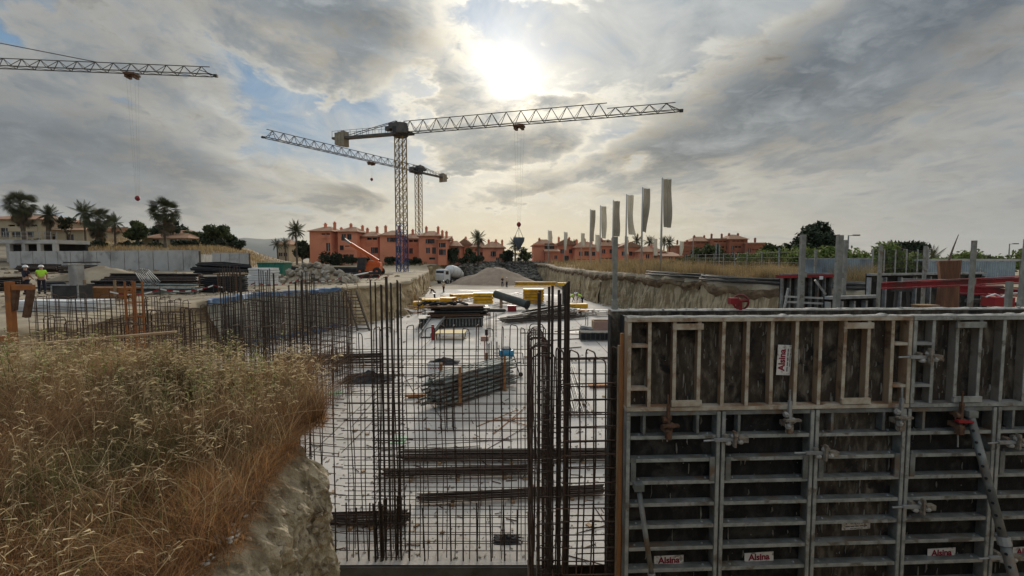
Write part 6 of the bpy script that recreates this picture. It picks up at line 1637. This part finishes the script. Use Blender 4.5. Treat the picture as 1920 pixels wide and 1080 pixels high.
def mesh_fence(label, px0, d0, px1, d1, ytop, n):
    a, b = at(px0, ytop, d0), at(px1, ytop, d1); a.z = ground_h(a.x, a.y); b.z = ground_h(b.x, b.y); t = thing('mesh_fence', label, 'fence', a); v = b - a
    for i in range(n + 1): mb = MB(); mb.box(v * (i / n) + Vector((0, 0, 1.0)), (.06, .06, 2.1)); obj('post', mb, m_galv, t)
    for k in range(6): rod('wire', Vector((0, 0, .2 + k * .35)), v + Vector((0, 0, .2 + k * .35)), .012, m_dark, t, 4)
    for i in range(n * 7): q = v * ((i + .5) / (n * 7)); rod('wire', q + Vector((0, 0, .1)), q + Vector((0, 0, 2.0)), .010, m_dark, t, 4)
mesh_fence('wire mesh fence between the flags and the hoarding', 1285, 60, 1500, 30, 485, 10)
mesh_fence('wire mesh fence between the two hoardings', 1636, 28, 1740, 29, 490, 5)
def lamp(label, px, y0, d):
    a = at(px, y0, d); z = ground_h(a.x, a.y); t = thing('street_lamp', label, 'street lamp', (a.x, a.y, z)); h = a.z - z
    mb = MB(); mb.tube([(0, 0, 0), (0, 0, h)], [.09, .05], 8); obj('pole', mb, m_galv, t)
    mb = MB(); mb.tube([(0, 0, h - .05), (.5, 0, h)], .035, 6); obj('arm', mb, m_galv, t)
    mb = MB(); mb.box((.65, 0, h), (.5, .22, .10)); obj('lamp_head', mb, m_dark, t)
lamp('street lamp behind the thick guard posts', 1591, 441, 40); lamp('street lamp near the right picture edge', 1893, 457, 52); lamp('short street lamp before the dark round tree', 1678, 466, 48)
# ------------------------------------------------------------------ vegetation
def np_mesh(name, V, F4=None, F3=None):
    me = bpy.data.meshes.new(name); V = np.asarray(V, dtype=np.float32)
    me.vertices.add(len(V)); me.vertices.foreach_set('co', V.ravel())
    n4 = 0 if F4 is None else len(F4); n3 = 0 if F3 is None else len(F3)
    loops = np.concatenate([a.ravel() for a in (F4, F3) if a is not None]).astype(np.int32)
    me.loops.add(len(loops)); me.loops.foreach_set('vertex_index', loops)
    st = np.concatenate([np.arange(n4) * 4, n4 * 4 + np.arange(n3) * 3]).astype(np.int32)
    me.polygons.add(n4 + n3); me.polygons.foreach_set('loop_start', st)
    me.update(calc_edges=True); me.validate(); return me
def leaf_cloud(name, blobs, n, size, seed, flat=.0):
    r = np.random.default_rng(seed); w = np.array([b[3] ** 2 for b in blobs]); idx = r.choice(len(blobs), n, p=w / w.sum()); B = np.array(blobs)[idx]
    d = r.normal(size=(n, 3)); d /= np.linalg.norm(d, axis=1)[:, None]
    rad = B[:, 3] * (r.random(n) ** .38) * (1 + .12 * r.normal(size=n))
    c = B[:, :3] + d * rad[:, None] * np.array((1, 1, .8))
    u = r.normal(size=(n, 3)); u /= np.linalg.norm(u, axis=1)[:, None]; v = np.cross(u, r.normal(size=(n, 3))); v /= np.linalg.norm(v, axis=1)[:, None]
    s = size * r.uniform(.6, 1.4, n)[:, None]
    V = np.stack([c - u * s, c + v * s * .45, c + u * s, c - v * s * .45], 1).reshape(-1, 3)
    return np_mesh(name, V, np.arange(n * 4).reshape(-1, 4))
def tree(label, p, h, cr, n, size, m, seed, trunk_f=.35, squash=1.0, group=None, name='tree', cat='tree'):
    rg = random.Random(seed); p = Vector(p); t = thing(name, label, cat, p, 0, group)
    th = h * trunk_f; blobs = []
    mb = MB(); mb.tube([(0, 0, -.2), (rg.uniform(-.1, .1), 0, th * .6), (0, rg.uniform(-.1, .1), th * 1.15)], [h * .035, h * .027, h * .02], 8)
    for k in range(7):
        a = rg.uniform(0, 6.28); rr = cr * rg.uniform(.35, .75); zz = th + (h - th) * rg.uniform(.25, .85)
        e = Vector((rr * math.cos(a), rr * math.sin(a), zz)); mb.tube([(0, 0, th * .9), e * .5 + Vector((0, 0, th * .45)), e], [h * .016, h * .011, h * .004], 5)
        blobs.append((e.x, e.y, e.z, cr * rg.uniform(.28, .48)))
    for k in range(9):
        a = rg.uniform(0, 6.28); rr = cr * rg.uniform(.2, .85); zz = th + (h - th) * (rg.uniform(.15, .9)); f = max(.25, 1 - abs((zz - th) / (h - th) - .4) * 1.1)
        blobs.append((rr * f * math.cos(a), rr * f * math.sin(a), zz * squash + (1 - squash) * th, cr * rg.uniform(.2, .4)))
    obj('trunk', mb, m_bark, t, smooth=True)
    me = leaf_cloud('crown', blobs, n, size, seed); me.materials.append(m); link('crown', me, None, t)
    return t
def shrub(label, p, w, h, n, size, m, seed, group=None):
    rg = random.Random(seed); t = thing('shrub', label, 'shrub', p, 0, group)
    blobs = [(rg.uniform(-w, w) * .6, rg.uniform(-w, w) * .3, h * rg.uniform(.25, .75), h * rg.uniform(.25, .42)) for _ in range(7)]
    mb = MB()
    for b in blobs[:4]: mb.tube([(0, 0, -.1), (b[0] * .5, b[1] * .5, b[2] * .6), b[:3]], [.05, .035, .015], 5)
    obj('stem', mb, m_bark, t)
    me = leaf_cloud('foliage', blobs, n, size, seed); me.materials.append(m); link('foliage', me, None, t)
    return t
# palms
def pinnate_frond(L, droop, m):
    mb = MB(); n = 18; pts = []
    for i in range(n + 1):
        f = i / n; pts.append(Vector((L * f * (1 - .18 * f * droop), 0, L * (.34 * f - .62 * droop * f * f))))
    mb.tube(pts, [.035 * (1 - .8 * i / n) for i in range(n + 1)], 4)
    for i in range(2, n + 1):
        f = i / n; ll = L * .26 * math.sin(math.pi * min(1, .18 + f * .85)) + .05
        for s in (-1, 1):
            a = pts[i]; b = a + Vector((ll * .45, s * ll * .8, -ll * (.25 + .3 * droop))); w = Vector((.045, 0, .02))
            mb.add([a - w, a + w, b], [(0, 1, 2)])
    me = mb.mesh('frond'); me.materials.append(m); return me
def fan_frond(L, m, droop=.2):
    mb = MB(); st = L * .55; hub = Vector((st, 0, st * .1 - droop * .4)); mb.tube([(0, 0, 0), hub * .5 + Vector((0, 0, .06)), hub], [.03, .022, .016], 4)
    for k in range(13):
        a = R(-75 + 150 * k / 12); l = L * .70 * (.75 + .25 * math.cos(a)); d = Vector((math.cos(a), math.sin(a), 0)); s = Vector((-math.sin(a), math.cos(a), 0))
        mid = hub + d * l * .6; tip = hub + d * l + Vector((0, 0, -droop * l * .9)); w = s * l * .055
        mb.add([hub, mid - w, mid + w, tip], [(0, 1, 2), (1, 3, 2)])
    me = mb.mesh('frond'); me.materials.append(m); return me
_f = {('p', 0): pinnate_frond(2.6, .35, m_palm), ('p', 1): pinnate_frond(2.6, .85, m_palm), ('f', 0): fan_frond(1.6, m_palm, .12), ('f', 1): fan_frond(1.6, m_palm, .35), ('d', 0): fan_frond(1.4, m_palm_dead, .6)}
def palm(label, px, ytop, d, ybase=None, kind='p', fs=1.0, nf=34, skirt=0, seed=0, tr=.22, hang=0.0):
    rg = random.Random(seed); top = at(px, ytop, d); zg = ground_h(top.x, top.y) if ybase is None else at(px, ybase, d).z
    crown = (2.6 if kind == 'p' else 1.6) * fs
    H = top.z - zg - crown * (.48 if kind == 'p' else .85)
    t = thing('palm_tree', label, 'palm', (top.x, top.y, zg)); lean = rg.uniform(-.2, .2)
    mb = MB(); n = 10; mb.tube([(lean * (i / n) ** 2, 0, H * i / n - (.2 if i == 0 else 0)) for i in range(n + 1)], [tr * (1.35 if i == 0 else 1.0 + .06 * (i % 2)) * (1 - .2 * i / n) for i in range(n + 1)], 8); obj('trunk', mb, m_bark, t)
    for k in range(nf):
        e = k / nf; pit = (math.degrees(math.asin(.98 - 1.75 * e)) if kind == 'f' else 75 - 130 * e) + rg.uniform(-12, 12) - hang * 40 * e
        o = link('frond', _f[(kind, 0 if e < .5 else 1)], None, t, (lean, 0, H), (R(rg.uniform(-45, 45) if kind == 'f' else rg.uniform(-25, 25)), -R(pit), k * 2.399 + rg.uniform(-.2, .2))); s = fs * rg.uniform(.85, 1.1); o.scale = (s, s, s)
    for k in range(skirt):
        o = link('dead_frond', _f[('d', 0)], None, t, (lean, 0, H + .2 - rg.random() * min(H * .8, 1.9 * fs)), (R(rg.uniform(-70, 70)), R(rg.uniform(25, 80)), k * 2.399)); s = fs * rg.uniform(.7, 1.0); o.scale = (s, s, s)
    return t
palm('big shaggy fan palm at the far left in front of the villa', 40, 363, 78, None, 'f', 1.30, 46, 34, 1, .34)
palm('shorter bushy palm right of the big shaggy one', 88, 393, 80, None, 'p', .80, 44, 20, 2, .35, .6)
palm('slender tall palm above the cluster left of the cottage', 157, 386, 84, None, 'p', .95, 26, 0, 3, .16, .5)
palm('broad dense palm with hanging dead leaves beside the slender one', 184, 393, 80, None, 'f', 1.25, 44, 44, 4, .36)
palm('small feather palm right of the broad dense palm', 214, 408, 84, None, 'p', .8, 26, 4, 5, .18, .4)
palm('tall fan palm with a bare trunk standing before the cottage', 306, 375, 70, 462, 'f', 1.22, 46, 20, 6, .18)
palm('lone feather palm left of the leftmost terracotta block', 555, 422, 105, None, 'p', 1.1, 32, 6, 7, .22)
palm('feather palm in front of the far terracotta houses', 897, 438, 112, None, 'p', 1.0, 32, 6, 8, .25)
palm('feather palm right of the hanging skip', 966, 450, 116, None, 'p', .95, 30, 4, 9, .22)
for i, (px, y, s) in enumerate([(1076, 452, .7), (1140, 453, .75), (1193, 444, .95), (1217, 447, .95), (1245, 447, .8), (1256, 448, .9), (1128, 455, .6)]):
    palm(('leftmost small palm above the right group roofs', 'small palm above the fourth pink red block', 'tall palm left of the pair behind the flags', 'tall palm right of the pair behind the flags', 'palm touching the nearest flagpole', 'palm right of the nearest flagpole', 'tiny palm above the third pink red block')[i], px, y, 137, None, 'p', s, 24, 0, 20 + i, .2, .3)
palm('tiny dark palm by the far cottage', 520, 452, 126, None, 'p', .8, 22, 0, 31, .2, .4)
palm('tiny dark palm right of the far cottage', 535, 451, 128, None, 'p', .7, 22, 0, 32, .2, .4)
palm('umbrella shaped palm far right behind the hoarding', 1747, 473, 60, None, 'p', .8, 20, 0, 33, .12, .8)
def gp(px, d): p = at(px, 480, d); return Vector((p.x, p.y, ground_h(p.x, p.y)))
def tree_px(label, px, ytop, wpx, d, n, size, m, seed, tf=.3, **k):
    p = gp(px, d); h = at(px, ytop, d).z - p.z; return tree(label, p, h, wpx * d / FPX / 2, n, size, m, seed, tf, **k)
tree_px('round green tree between the palms and the cottage', 261, 417, 46, 82, 2600, .30, m_leaf, 1, .25)
tree_px('bare crooked pruned tree beside the bushy palm', 132, 405, 34, 82, 260, .35, m_palm, 2, .35)
tree_px('dark conifer like tree right of the tall fan palm', 325, 408, 26, 86, 1500, .3, m_leaf_d, 3, .2)
tree_px('broad dark shrub tree behind the cottage roof', 318, 428, 70, 96, 2200, .35, m_leaf_d, 4, .15)
tree_px('broad rounded tree right of the cottage', 404, 425, 56, 84, 3000, .30, m_leaf, 5, .2)
tree_px('small tree at the right end of the garden terrace', 436, 440, 26, 86, 1100, .3, m_leaf_d, 6, .2)
tree_px('loose tree left of the broad rounded tree', 366, 434, 40, 88, 1300, .3, m_leaf, 7, .2)
tree_px('dark bushy tree left of the leftmost terracotta block', 567, 450, 40, 118, 1800, .4, m_leaf_d, 8, .15)
tree_px('tall dark tree hugging the leftmost block', 581, 446, 14, 124, 900, .35, m_leaf_d, 9, .2)
tree_px('dark bush tree between the terracotta houses', 846, 466, 30, 116, 1400, .35, m_leaf_d, 10, .15)
tree_px('small round tree before the far palm', 880, 466, 22, 112, 1200, .3, m_leaf, 11, .2)
tree_px('bare feathery tree right of the skip', 985, 466, 34, 118, 700, .3, m_leaf, 12, .25)
tree_px('dark tree left of the pink red group', 950, 470, 30, 120, 1400, .35, m_leaf_d, 13, .2)
tree_px('large dark crowned tree on the right with sky showing through', 1523, 419, 108, 42, 6500, .20, m_leaf_d, 14, .28)
tree_px('dark round tree right of the street lamp', 1690, 458, 72, 55, 4200, .28, m_leaf_d, 15, .2)
tree_px('yellow green bush tree left of the large dark tree', 1452, 462, 70, 52, 2600, .26, m_leaf, 16, .15)
tree_px('brown green tree before the large red complex', 1325, 462, 60, 100, 2400, .4, m_leaf, 17, .2)
tree_px('far pale tree at the right behind the shed', 1840, 480, 56, 90, 1500, .3, m_leaf, 18, .2)
def hedge(label, spec, m, seed, gname, size=.18, n=900):
    for i, (px, d, w, h) in enumerate(spec): shrub(label[i] if isinstance(label, list) else label, gp(px, d), w, h, n, size, m, seed + i, gname)
hedge(['dark hedge bush left of the cottage', 'dark hedge bush under the bushy palm', 'dark hedge bush below the broad palm', 'dark hedge bush right of the small feather palm', 'dark hedge bush beside the cottage wall', 'dark hedge bush right of the cottage', 'hedge bush below the broad rounded tree', 'last hedge bush of the garden terrace'],
      [(244, 78, 2.2, 1.5), (70, 76, 3.5, 1.6), (170, 76, 3.2, 1.5), (222, 78, 2.2, 1.2), (290, 78, 2.0, 1.2), (352, 78, 2.6, 1.8), (398, 80, 3.4, 2.0), (442, 84, 2.4, 1.8)], m_leaf_d, 50, 'hedge bushes on the garden terrace', .22)
hedge(['dark bush before the leftmost terracotta block', 'dark bush right of the first one before the terracotta block', 'bush behind the boom of the telehandler', 'bush at the foot of the block left of the crane', 'bush behind the crane mast foot', 'bush right of the crane mast foot', 'dark bush below the far palm', 'dark bush left of the rock berm', 'wide dark bush above the rock berm', 'dark bush behind the rock berm right part'],
      [(618, 108, 2.6, 3.2), (638, 108, 2.4, 3.0), (660, 108, 2.4, 2.0), (694, 108, 2.6, 2.0), (738, 108, 2.6, 1.8), (775, 108, 2.6, 1.8), (890, 110, 4, 2.4), (862, 112, 3, 2.4), (930, 124, 5, 2.0), (965, 124, 5, 2.2)], m_leaf_d, 70, 'bushes before the terracotta blocks', .3)
hedge(['leftmost bright green shrub before the large dark tree', 'bright green shrub second from the left below the dark tree', 'bright green shrub above the left end of the hoarding', 'bright green shrub above the middle of the hoarding', 'bright green shrub above the right end of the hoarding', 'bright green shrub right of the hoarding', 'bright green shrub below the dark round tree', 'green shrub left of the tree stump', 'green shrub behind the shed', 'green shrub at the far right edge'],
      [(1415, 44, 2.9, 2.5), (1455, 42, 2.9, 2.6), (1500, 36, 2.6, 2.5), (1545, 34, 2.6, 2.4), (1590, 34, 2.6, 2.5), (1640, 34, 2.8, 2.7), (1685, 36, 2.8, 2.6), (1720, 36, 2.6, 2.2), (1800, 44, 3.4, 2.4), (1890, 44, 3.4, 2.4)], m_leaf_l, 90, 'bright green shrubs on the right', .15, 2200)
hedge(['dark shrub among the poles in the right grass', 'dark shrub before the low pink wing', 'dark shrub right of the nearest flagpole', 'dark shrub below the brown red complex', 'dark shrub left of the bright green ones'], [(1310, 56, 2.2, 1.6), (1275, 84, 3, 2.2), (1262, 60, 1.6, 1.2), (1360, 60, 3, 2.2), (1392, 56, 2.6, 2.0)], m_leaf, 110, 'dark shrubs in the right grass', .18, 900)

# grass in the distance
def blades(name, P, h, w, seed, m, lean=.35, segs=2, label=None, dirs=None):
    r = np.random.default_rng(seed); n = len(P); a = r.uniform(0, 2*np.pi, n); b = r.uniform(0, 2*np.pi, n)
    side = np.stack([np.cos(a), np.sin(a), np.zeros(n)], 1); ln = np.stack([np.cos(b), np.sin(b), np.zeros(n)], 1) * (r.random(n) * lean)[:, None]
    if dirs is not None: ln = ln + dirs
    rows = []
    for k in range(segs + 1):
        f = k / segs; c = P + np.stack([ln[:, 0] * f * f, ln[:, 1] * f * f, f * np.ones(n) - ln[:, 2] * f * f if dirs is not None else f * np.ones(n) * (1 - .15 * lean * f)], 1) * h[:, None]
        ww = (w * (1 - f))[:, None] * side
        rows.append((c - ww, c + ww) if k < segs else (c,))
    per = 2 * segs + 1; V = np.empty((n, per, 3)); j = 0
    for rw in rows:
        for q in rw: V[:, j] = q; j += 1
    o = np.arange(n)[:, None] * per; F4 = np.concatenate([o + np.array([[2*k, 2*k+1, 2*k+3, 2*k+2]]) for k in range(segs - 1)]) if segs > 1 else None
    F3 = o + np.array([[2*(segs-1), 2*(segs-1)+1, 2*segs]])
    me = np_mesh(name, V.reshape(-1, 3), F4, F3); me.materials.append(m); ob = link(name, me); ob['kind'] = 'stuff'
    if label: ob['label'] = label
    return ob
def scatter_px(n, px0, px1, d0, d1, seed, keep=lambda x, y: True):
    rg = random.Random(seed); out = []
    for _ in range(n * 12):
        if len(out) >= n: break
        px = rg.uniform(px0, px1); d = 1 / rg.uniform(1 / d1, 1 / d0); x = (px - 960) / FPX * d
        if keep(x, d): out.append((x, d, ground_h(x, d) - .03))
    return np.array(out)
def rim_x(y):
    best = 99
    for a, b in zip(PIT, PIT[1:]):
        if a[0] > 5 and b[0] > 5 and min(a[1], b[1]) <= y <= max(a[1], b[1]): return a[0] + (b[0] - a[0]) * (y - a[1]) / (b[1] - a[1] + 1e-9)
    return 7.0
r0 = np.random.default_rng(5)
P = scatter_px(34000, 1010, 1500, 24, 116, 1, lambda x, y: x > rim_x(y) + .45 + (.5 if y < 46 else 0) + .8 * noise.noise(Vector((x * .3, y * .15, 1))) and noise.noise(Vector((x * .22, y * .12, 7))) > -.38)
blades('dry_grass', P, r0.uniform(.6, 1.45, len(P)) * (1 + .3 * np.sin(P[:, 0]) + .3 * np.sin(P[:, 1] * .7)), r0.uniform(.012, .03, len(P)) * P[:, 1] / 45, 2, m_drygrass, .5, 2, 'dry golden grass along the right bank')
P = scatter_px(15000, 20, 600, 64, 104, 3, lambda x, y: noise.noise(Vector((x * .12, y * .12, 3))) > -.25 and math.hypot(x, y) > 72 + (0 if x / y < -.5 else 8))
blades('meadow_grass', P, r0.uniform(.5, 1.0, len(P)), r0.uniform(.03, .06, len(P)), 4, m_drygrass, .5, 2, 'dry golden meadow on the terrace at the left')
P = scatter_px(2600, 1418, 1475, 30, 36, 7, lambda x, y: x > rim_x(y) + .2); blades('dry_reeds', P, r0.uniform(.7, 1.5, len(P)), r0.uniform(.008, .016, len(P)), 8, m_drygrass, .8, 3, 'pale dry reeds left of the red topped panel')
P = scatter_px(1800, 1565, 1640, 25.5, 30, 9, lambda x, y: x > rim_x(y) + .2); blades('dry_reeds', P, r0.uniform(.8, 1.7, len(P)), r0.uniform(.008, .016, len(P)), 10, m_drygrass, .8, 3, 'dry reeds between the thick posts and the pale panel')
P = scatter_px(9000, 700, 1270, 104, 150, 11, lambda x, y: y > 121 or x > 10 or x < -20); blades('far_grass', P, r0.uniform(.4, .9, len(P)), r0.uniform(.04, .09, len(P)), 12, mat('olive_grass', (.14, .13, .06), (.22, .18, .09), .3, .9, trans=.2, island=.4), .5, 2, 'olive grass before the terracotta houses')

# ------------------------------------------------------------------ dry grass in the foreground
def mound_pts(n, seed, edge=.0, ymin=1.2, ymax=5.0, w=None):
    rg = random.Random(seed); out = []
    while len(out) < n:
        y = rg.uniform(ymin, ymax); x = rg.uniform(-6.6, -1.2)
        if x < -1.16 * y - .7: continue
        if x > mound_edge_x(y) - edge: continue
        if w is not None and rg.random() > w(x, y): continue
        out.append((x, y, mound_top(x, y) - .01))
    return np.array(out)
m_g_brown = mat('brown_grass', (.23, .13, .065), (.46, .275, .135), 2.2, .9, trans=.25, island=.55, c3=(.13, .105, .05), s3=.6)
m_g_rust = mat('rusty_grass', (.40, .185, .070), (.58, .33, .14), 3.0, .9, trans=.3, island=.5, c3=(.26, .13, .055), s3=.9)
m_g_straw = mat('straw', (.46, .335, .18), (.60, .45, .26), 2.0, .9, trans=.35, island=.35)
m_g_green = mat('green_weed', (.12, .12, .04), (.22, .20, .07), 2.0, .85, trans=.3, island=.45)
m_oat = mat('oat_husk', (.74, .62, .39), (.60, .48, .28), 3.0, .85, trans=.4, island=.4)
tip = lambda x, y: sm(x, -3.6, -2.0)
P = mound_pts(52000, 1); k = len(P)
hh = (.08 + .24 * r0.random(k)) * (1 + .55 * np.clip(P[:, 1] - 3.0, 0, 2)) * np.array([1 + .8 * noise.noise(Vector((p[0] * 1.3, p[1] * 1.3, 12))) for p in P])
def lie(P, amt, seed):
    return np.array([(noise.noise(Vector((p[0] * 1.7, p[1] * 1.7, seed))) * amt * 2, noise.noise(Vector((p[0] * 1.7, p[1] * 1.7, seed + 5))) * amt * 2, .15 * amt + .5 * amt * max(0, noise.noise(Vector((p[0] * 2.1, p[1] * 2.1, seed + 9)))) * 2) for p in P])
blades('dry_grass', P, hh, r0.uniform(.0016, .0040, k), 21, m_g_brown, 1.1, 4, 'tangled brown dry grass covering the foreground bank', lie(P, .8, 1))
P = mound_pts(24000, 2, 0, 1.2, 4.95, lambda x, y: (tip(x, y) ** 1.2 + .10) * (.35 + .65 * sm(noise.noise(Vector((x * 2.0, y * 2.0, 21))), -.25, .3))); k = len(P)
blades('rusty_grass', P, r0.uniform(.06, .27, k) * np.array([1 + .7 * noise.noise(Vector((p[0] * 2.3, p[1] * 2.3, 15))) for p in P]), r0.uniform(.0014, .0036, k), 22, m_g_rust, 1.5, 4, 'rust coloured dry grass at the tip of the foreground bank', lie(P, .45, 3))
P = mound_pts(4200, 3, 0, 1.3, 5.0, lambda x, y: .25 + .75 * sm(y, 2.6, 4.6)); k = len(P)
blades('straw_grass', P, r0.uniform(.22, .55, k) * (1 + .25 * np.clip(P[:, 1] - 3.6, 0, 1.5)), r0.uniform(.0014, .003, k), 23, m_g_straw, .9, 5, 'pale straw stalks standing in the brown grass')
P = mound_pts(2600, 4, .1, 1.6, 5.0, lambda x, y: (.9 if noise.noise(Vector((x * .9, y * .9, 2))) > .05 else .12)); k = len(P)
blades('green_weeds', P, r0.uniform(.15, .45, k), r0.uniform(.003, .007, k), 24, m_g_green, .9, 4, 'green weeds growing through the dry grass')
# overhanging fringe and roots along the edge
rg = random.Random(9); Q, D = [], []
for i in range(11000):
    y = rg.uniform(1.4, 5.05); x = mound_edge_x(y) + rg.uniform(-.20, .03); Q.append((x, y, mound_top(min(x, mound_edge_x(y)), y) - rg.uniform(0, .10))); a = rg.uniform(-.9, .6)
    o = rg.uniform(.2, 1.1); D.append((o * math.cos(a), o * math.sin(a), rg.uniform(.2, 1.6)))
Q, D = np.array(Q), np.array(D)
hq = r0.uniform(.04, .20, len(Q)); hf = len(Q) * 2 // 3
blades('fringe_grass', Q[:hf], hq[:hf], r0.uniform(.0012, .003, hf), 25, m_g_brown, .9, 5, 'brown dry grass fringe hanging over the edge of the bank', D[:hf])
blades('fringe_roots', Q[hf:], hq[hf:] * 1.1, r0.uniform(.0010, .0022, len(Q) - hf), 26, m_g_rust, 1.0, 5, 'rusty roots and stems hanging over the edge of the bank', D[hf:])
# wild oats: stalks and drooping husks
def oats(n, seed, w, hmin, hmax, label):
    P = mound_pts(n, seed, .02, 1.5, 5.0, w); rg = random.Random(seed); st, V, F, o = [], [], [], 0
    mb = MB()
    for p in P:
        h = rg.uniform(hmin, hmax); a = rg.uniform(0, 6.28); l = rg.uniform(.05, .35) * h; c, s = math.cos(a), math.sin(a)
        pts = [Vector((p[0] + c * l * f * f, p[1] + s * l * f * f, p[2] + h * f * (1 - .12 * f))) for f in (0, .3, .55, .75, .9, 1.0)]
        mb.tube(pts, [.0016, .0015, .0013, .0011, .0009, .0006], 3, False)
        for q in range(rg.randint(6, 12)):
            f = rg.uniform(.62, 1.0); b = pts[-1].lerp(pts[-3], 1 - f if f < 1 else 0); fq = rg.random() ** .8; b = pts[2].lerp(pts[4], fq) if rg.random() < .5 else pts[4].lerp(pts[5], fq)
            aa = rg.uniform(0, 6.28); pr = rg.uniform(.015, .06); e = b + Vector((math.cos(aa) * pr, math.sin(aa) * pr, rg.uniform(-.03, .02))); L = rg.uniform(.010, .019)
            dr = Vector((math.cos(aa) * .35, math.sin(aa) * .35, -1 + rg.uniform(-.3, .9))).normalized() * L; sd = dr.cross(Vector((rg.uniform(-1, 1), rg.uniform(-1, 1), .3))).normalized() * L * .13; s2 = dr.cross(sd).normalized() * L * .11
            V += [e, e + dr * .45 + sd, e + dr * .45 - sd, e + dr * .45 + s2, e + dr * .45 - s2, e + dr, b]
            F += [(o, o+1, o+5), (o, o+5, o+2), (o, o+3, o+5), (o, o+5, o+4), (o+6, o, o+3)]; o += 7
    s_ = obj('wild_oat_stalks', mb, m_g_straw); tag(s_, 'stalks of ' + label, kind='stuff')
    m2 = MB(); m2.v = [tuple(v) for v in V]; m2.f = F; h_ = obj('wild_oat_husks', m2, m_oat); tag(h_, 'husks of ' + label, kind='stuff')
oats(760, 31, lambda x, y: .10 + .9 * sm(y, 3.4, 4.7), .38, .72, 'wild oats along the back of the foreground bank')
oats(170, 32, lambda x, y: 1.0 - .8 * sm(y, 3.2, 4.4), .22, .5, 'scattered wild oats in the middle of the foreground bank')
# long bent twigs
mb = MB(); rg = random.Random(77); P = mound_pts(260, 33, .1, 1.5, 4.9)
for p in P:
    a = rg.uniform(0, 6.28); L = rg.uniform(.25, .75); c, s = math.cos(a), math.sin(a); hp = rg.uniform(.10, .32); kx, ky = rg.uniform(-.12, .12), rg.uniform(-.12, .12)
    mb.tube([Vector((p[0] + c * L * f + kx * math.sin(f * 5), p[1] + s * L * f + ky * math.sin(f * 4), p[2] + .03 + hp * math.sin(math.pi * min(1, f * .8 + .1)) + .05 * f)) for f in np.linspace(0, 1, 7)], [.0026 - .0016 * i / 6 for i in range(7)], 4, False)
tag(obj('dry_twigs', mb, m_g_straw), 'long bent dry twigs lying across the foreground grass', kind='stuff')
# leafy yellow green herbs at the back edge
V, F, o = [], [], 0; mb = MB(); P = mound_pts(170, 34, .15, 3.9, 4.95, lambda x, y: 1.0 if -4.4 < x < -2.1 else .25)
for p in P:
    h = rg.uniform(.34, .72); a = rg.uniform(0, 6.28); l = rg.uniform(0, .2); pts = [Vector((p[0] + math.cos(a) * l * f, p[1] + math.sin(a) * l * f, p[2] + h * f)) for f in (0, .5, 1)]
    mb.tube(pts, [.0025, .002, .001], 4, False)
    for q in range(22):
        f = rg.uniform(.3, 1.0); b = pts[0].lerp(pts[2], f); d = Vector((rg.uniform(-1, 1), rg.uniform(-1, 1), rg.uniform(-.1, .9))).normalized(); L = rg.uniform(.018, .04); sd = d.cross(Vector((0, 0, 1))).normalized() * L * .28
        b = b + d * .02; V += [b, b + d * L * .5 + sd, b + d * L, b + d * L * .5 - sd]; F.append((o, o+1, o+2, o+3)); o += 4
m2 = MB(); m2.v = [tuple(v) for v in V]; m2.f = F
tag(obj('herb_leaves', m2, mat('herb_leaf', (.20, .22, .07), (.34, .33, .13), 3, .8, trans=.35, island=.4)), 'small yellow green leaves of herbs at the back of the bank', kind='stuff')
tag(obj('herb_stems', mb, m_g_green), 'thin stems of the yellow green herbs', kind='stuff')
# stones set in the cut face and crumbs at its rim
fv, fr = FACE; rk = []; q = random.Random(71)
for i in range(2600):
    c_ = q.randrange(60, 215); r_ = q.randrange(2, int(fr * .95)); x, y, z = fv[c_ * fr + r_]; rk.append((x - .004, y, z, q.choice((.006, .008, .012, .016, .024, .034)) * q.uniform(.7, 1.3)))
tag(rock_array('face_stones', rk, mat('face_stone', (.30, .25, .17), (.50, .43, .32), 20, .95, .8, 40.0, island=.35), 8), 'small stones set in the cut face below the dry grass', kind='stuff')
# pebbles caught in the roots
rk = []
for i in range(260):
    q = random.Random(500 + i); y = 2.72 + q.gauss(0, .20); x = mound_edge_x(y) - .06 + q.gauss(-.05, .10)
    if x < mound_edge_x(y) + .02: rk.append((x, y, mound_top(x, y) + q.uniform(-.01, .05), q.uniform(.006, .016)))
tag(rock_array('pebbles', rk, mat('pale_pebble', (.50, .48, .44), (.36, .34, .31), 30, .9, island=.25), 6), 'cluster of pale pebbles on the bank edge', kind='stuff')

# dirt and scraps over the left yard
pts = []; q = random.Random(91)
for i in range(1500):
    px, d = q.uniform(-20, 760), 1 / q.uniform(1 / 60, 1 / 21); x = (px - 960) / FPX * d
    if x > -17.6 and d < 29.5 or x > -13 - (3.5 if d < 36 else 0): continue
    s_ = q.choice((.03, .05, .08, .12)) * q.uniform(.6, 1.3) * (d / 30); pts.append((x, d, ground_h(x, d) + s_ * .2, s_))
tag(rock_array('yard_rubble', pts, mat('yard_rubble', (.24, .19, .13), (.36, .30, .22), 3, .95, .5, 12, island=.5), 10), 'lumps and scraps strewn over the left yard', kind='stuff')

# ------------------------------------------------------------------ thin evening haze
mb = MB(); mb.box((0, 2900, 139), (12400, 6200, 282))
hz_m = bpy.data.materials.new('haze_air'); hz_m.use_nodes = True; tt = hz_m.node_tree; tt.nodes.clear()
pv = tt.nodes.new('ShaderNodeVolumePrincipled'); pv.inputs['Color'].default_value = (.86, .89, .92, 1); pv.inputs['Density'].default_value = .00004; pv.inputs['Anisotropy'].default_value = .2
oo = tt.nodes.new('ShaderNodeOutputMaterial'); tt.links.new(pv.outputs[0], oo.inputs['Volume'])
hz_o = obj('haze', mb, hz_m); tag(hz_o, 'thin evening haze', kind='stuff')
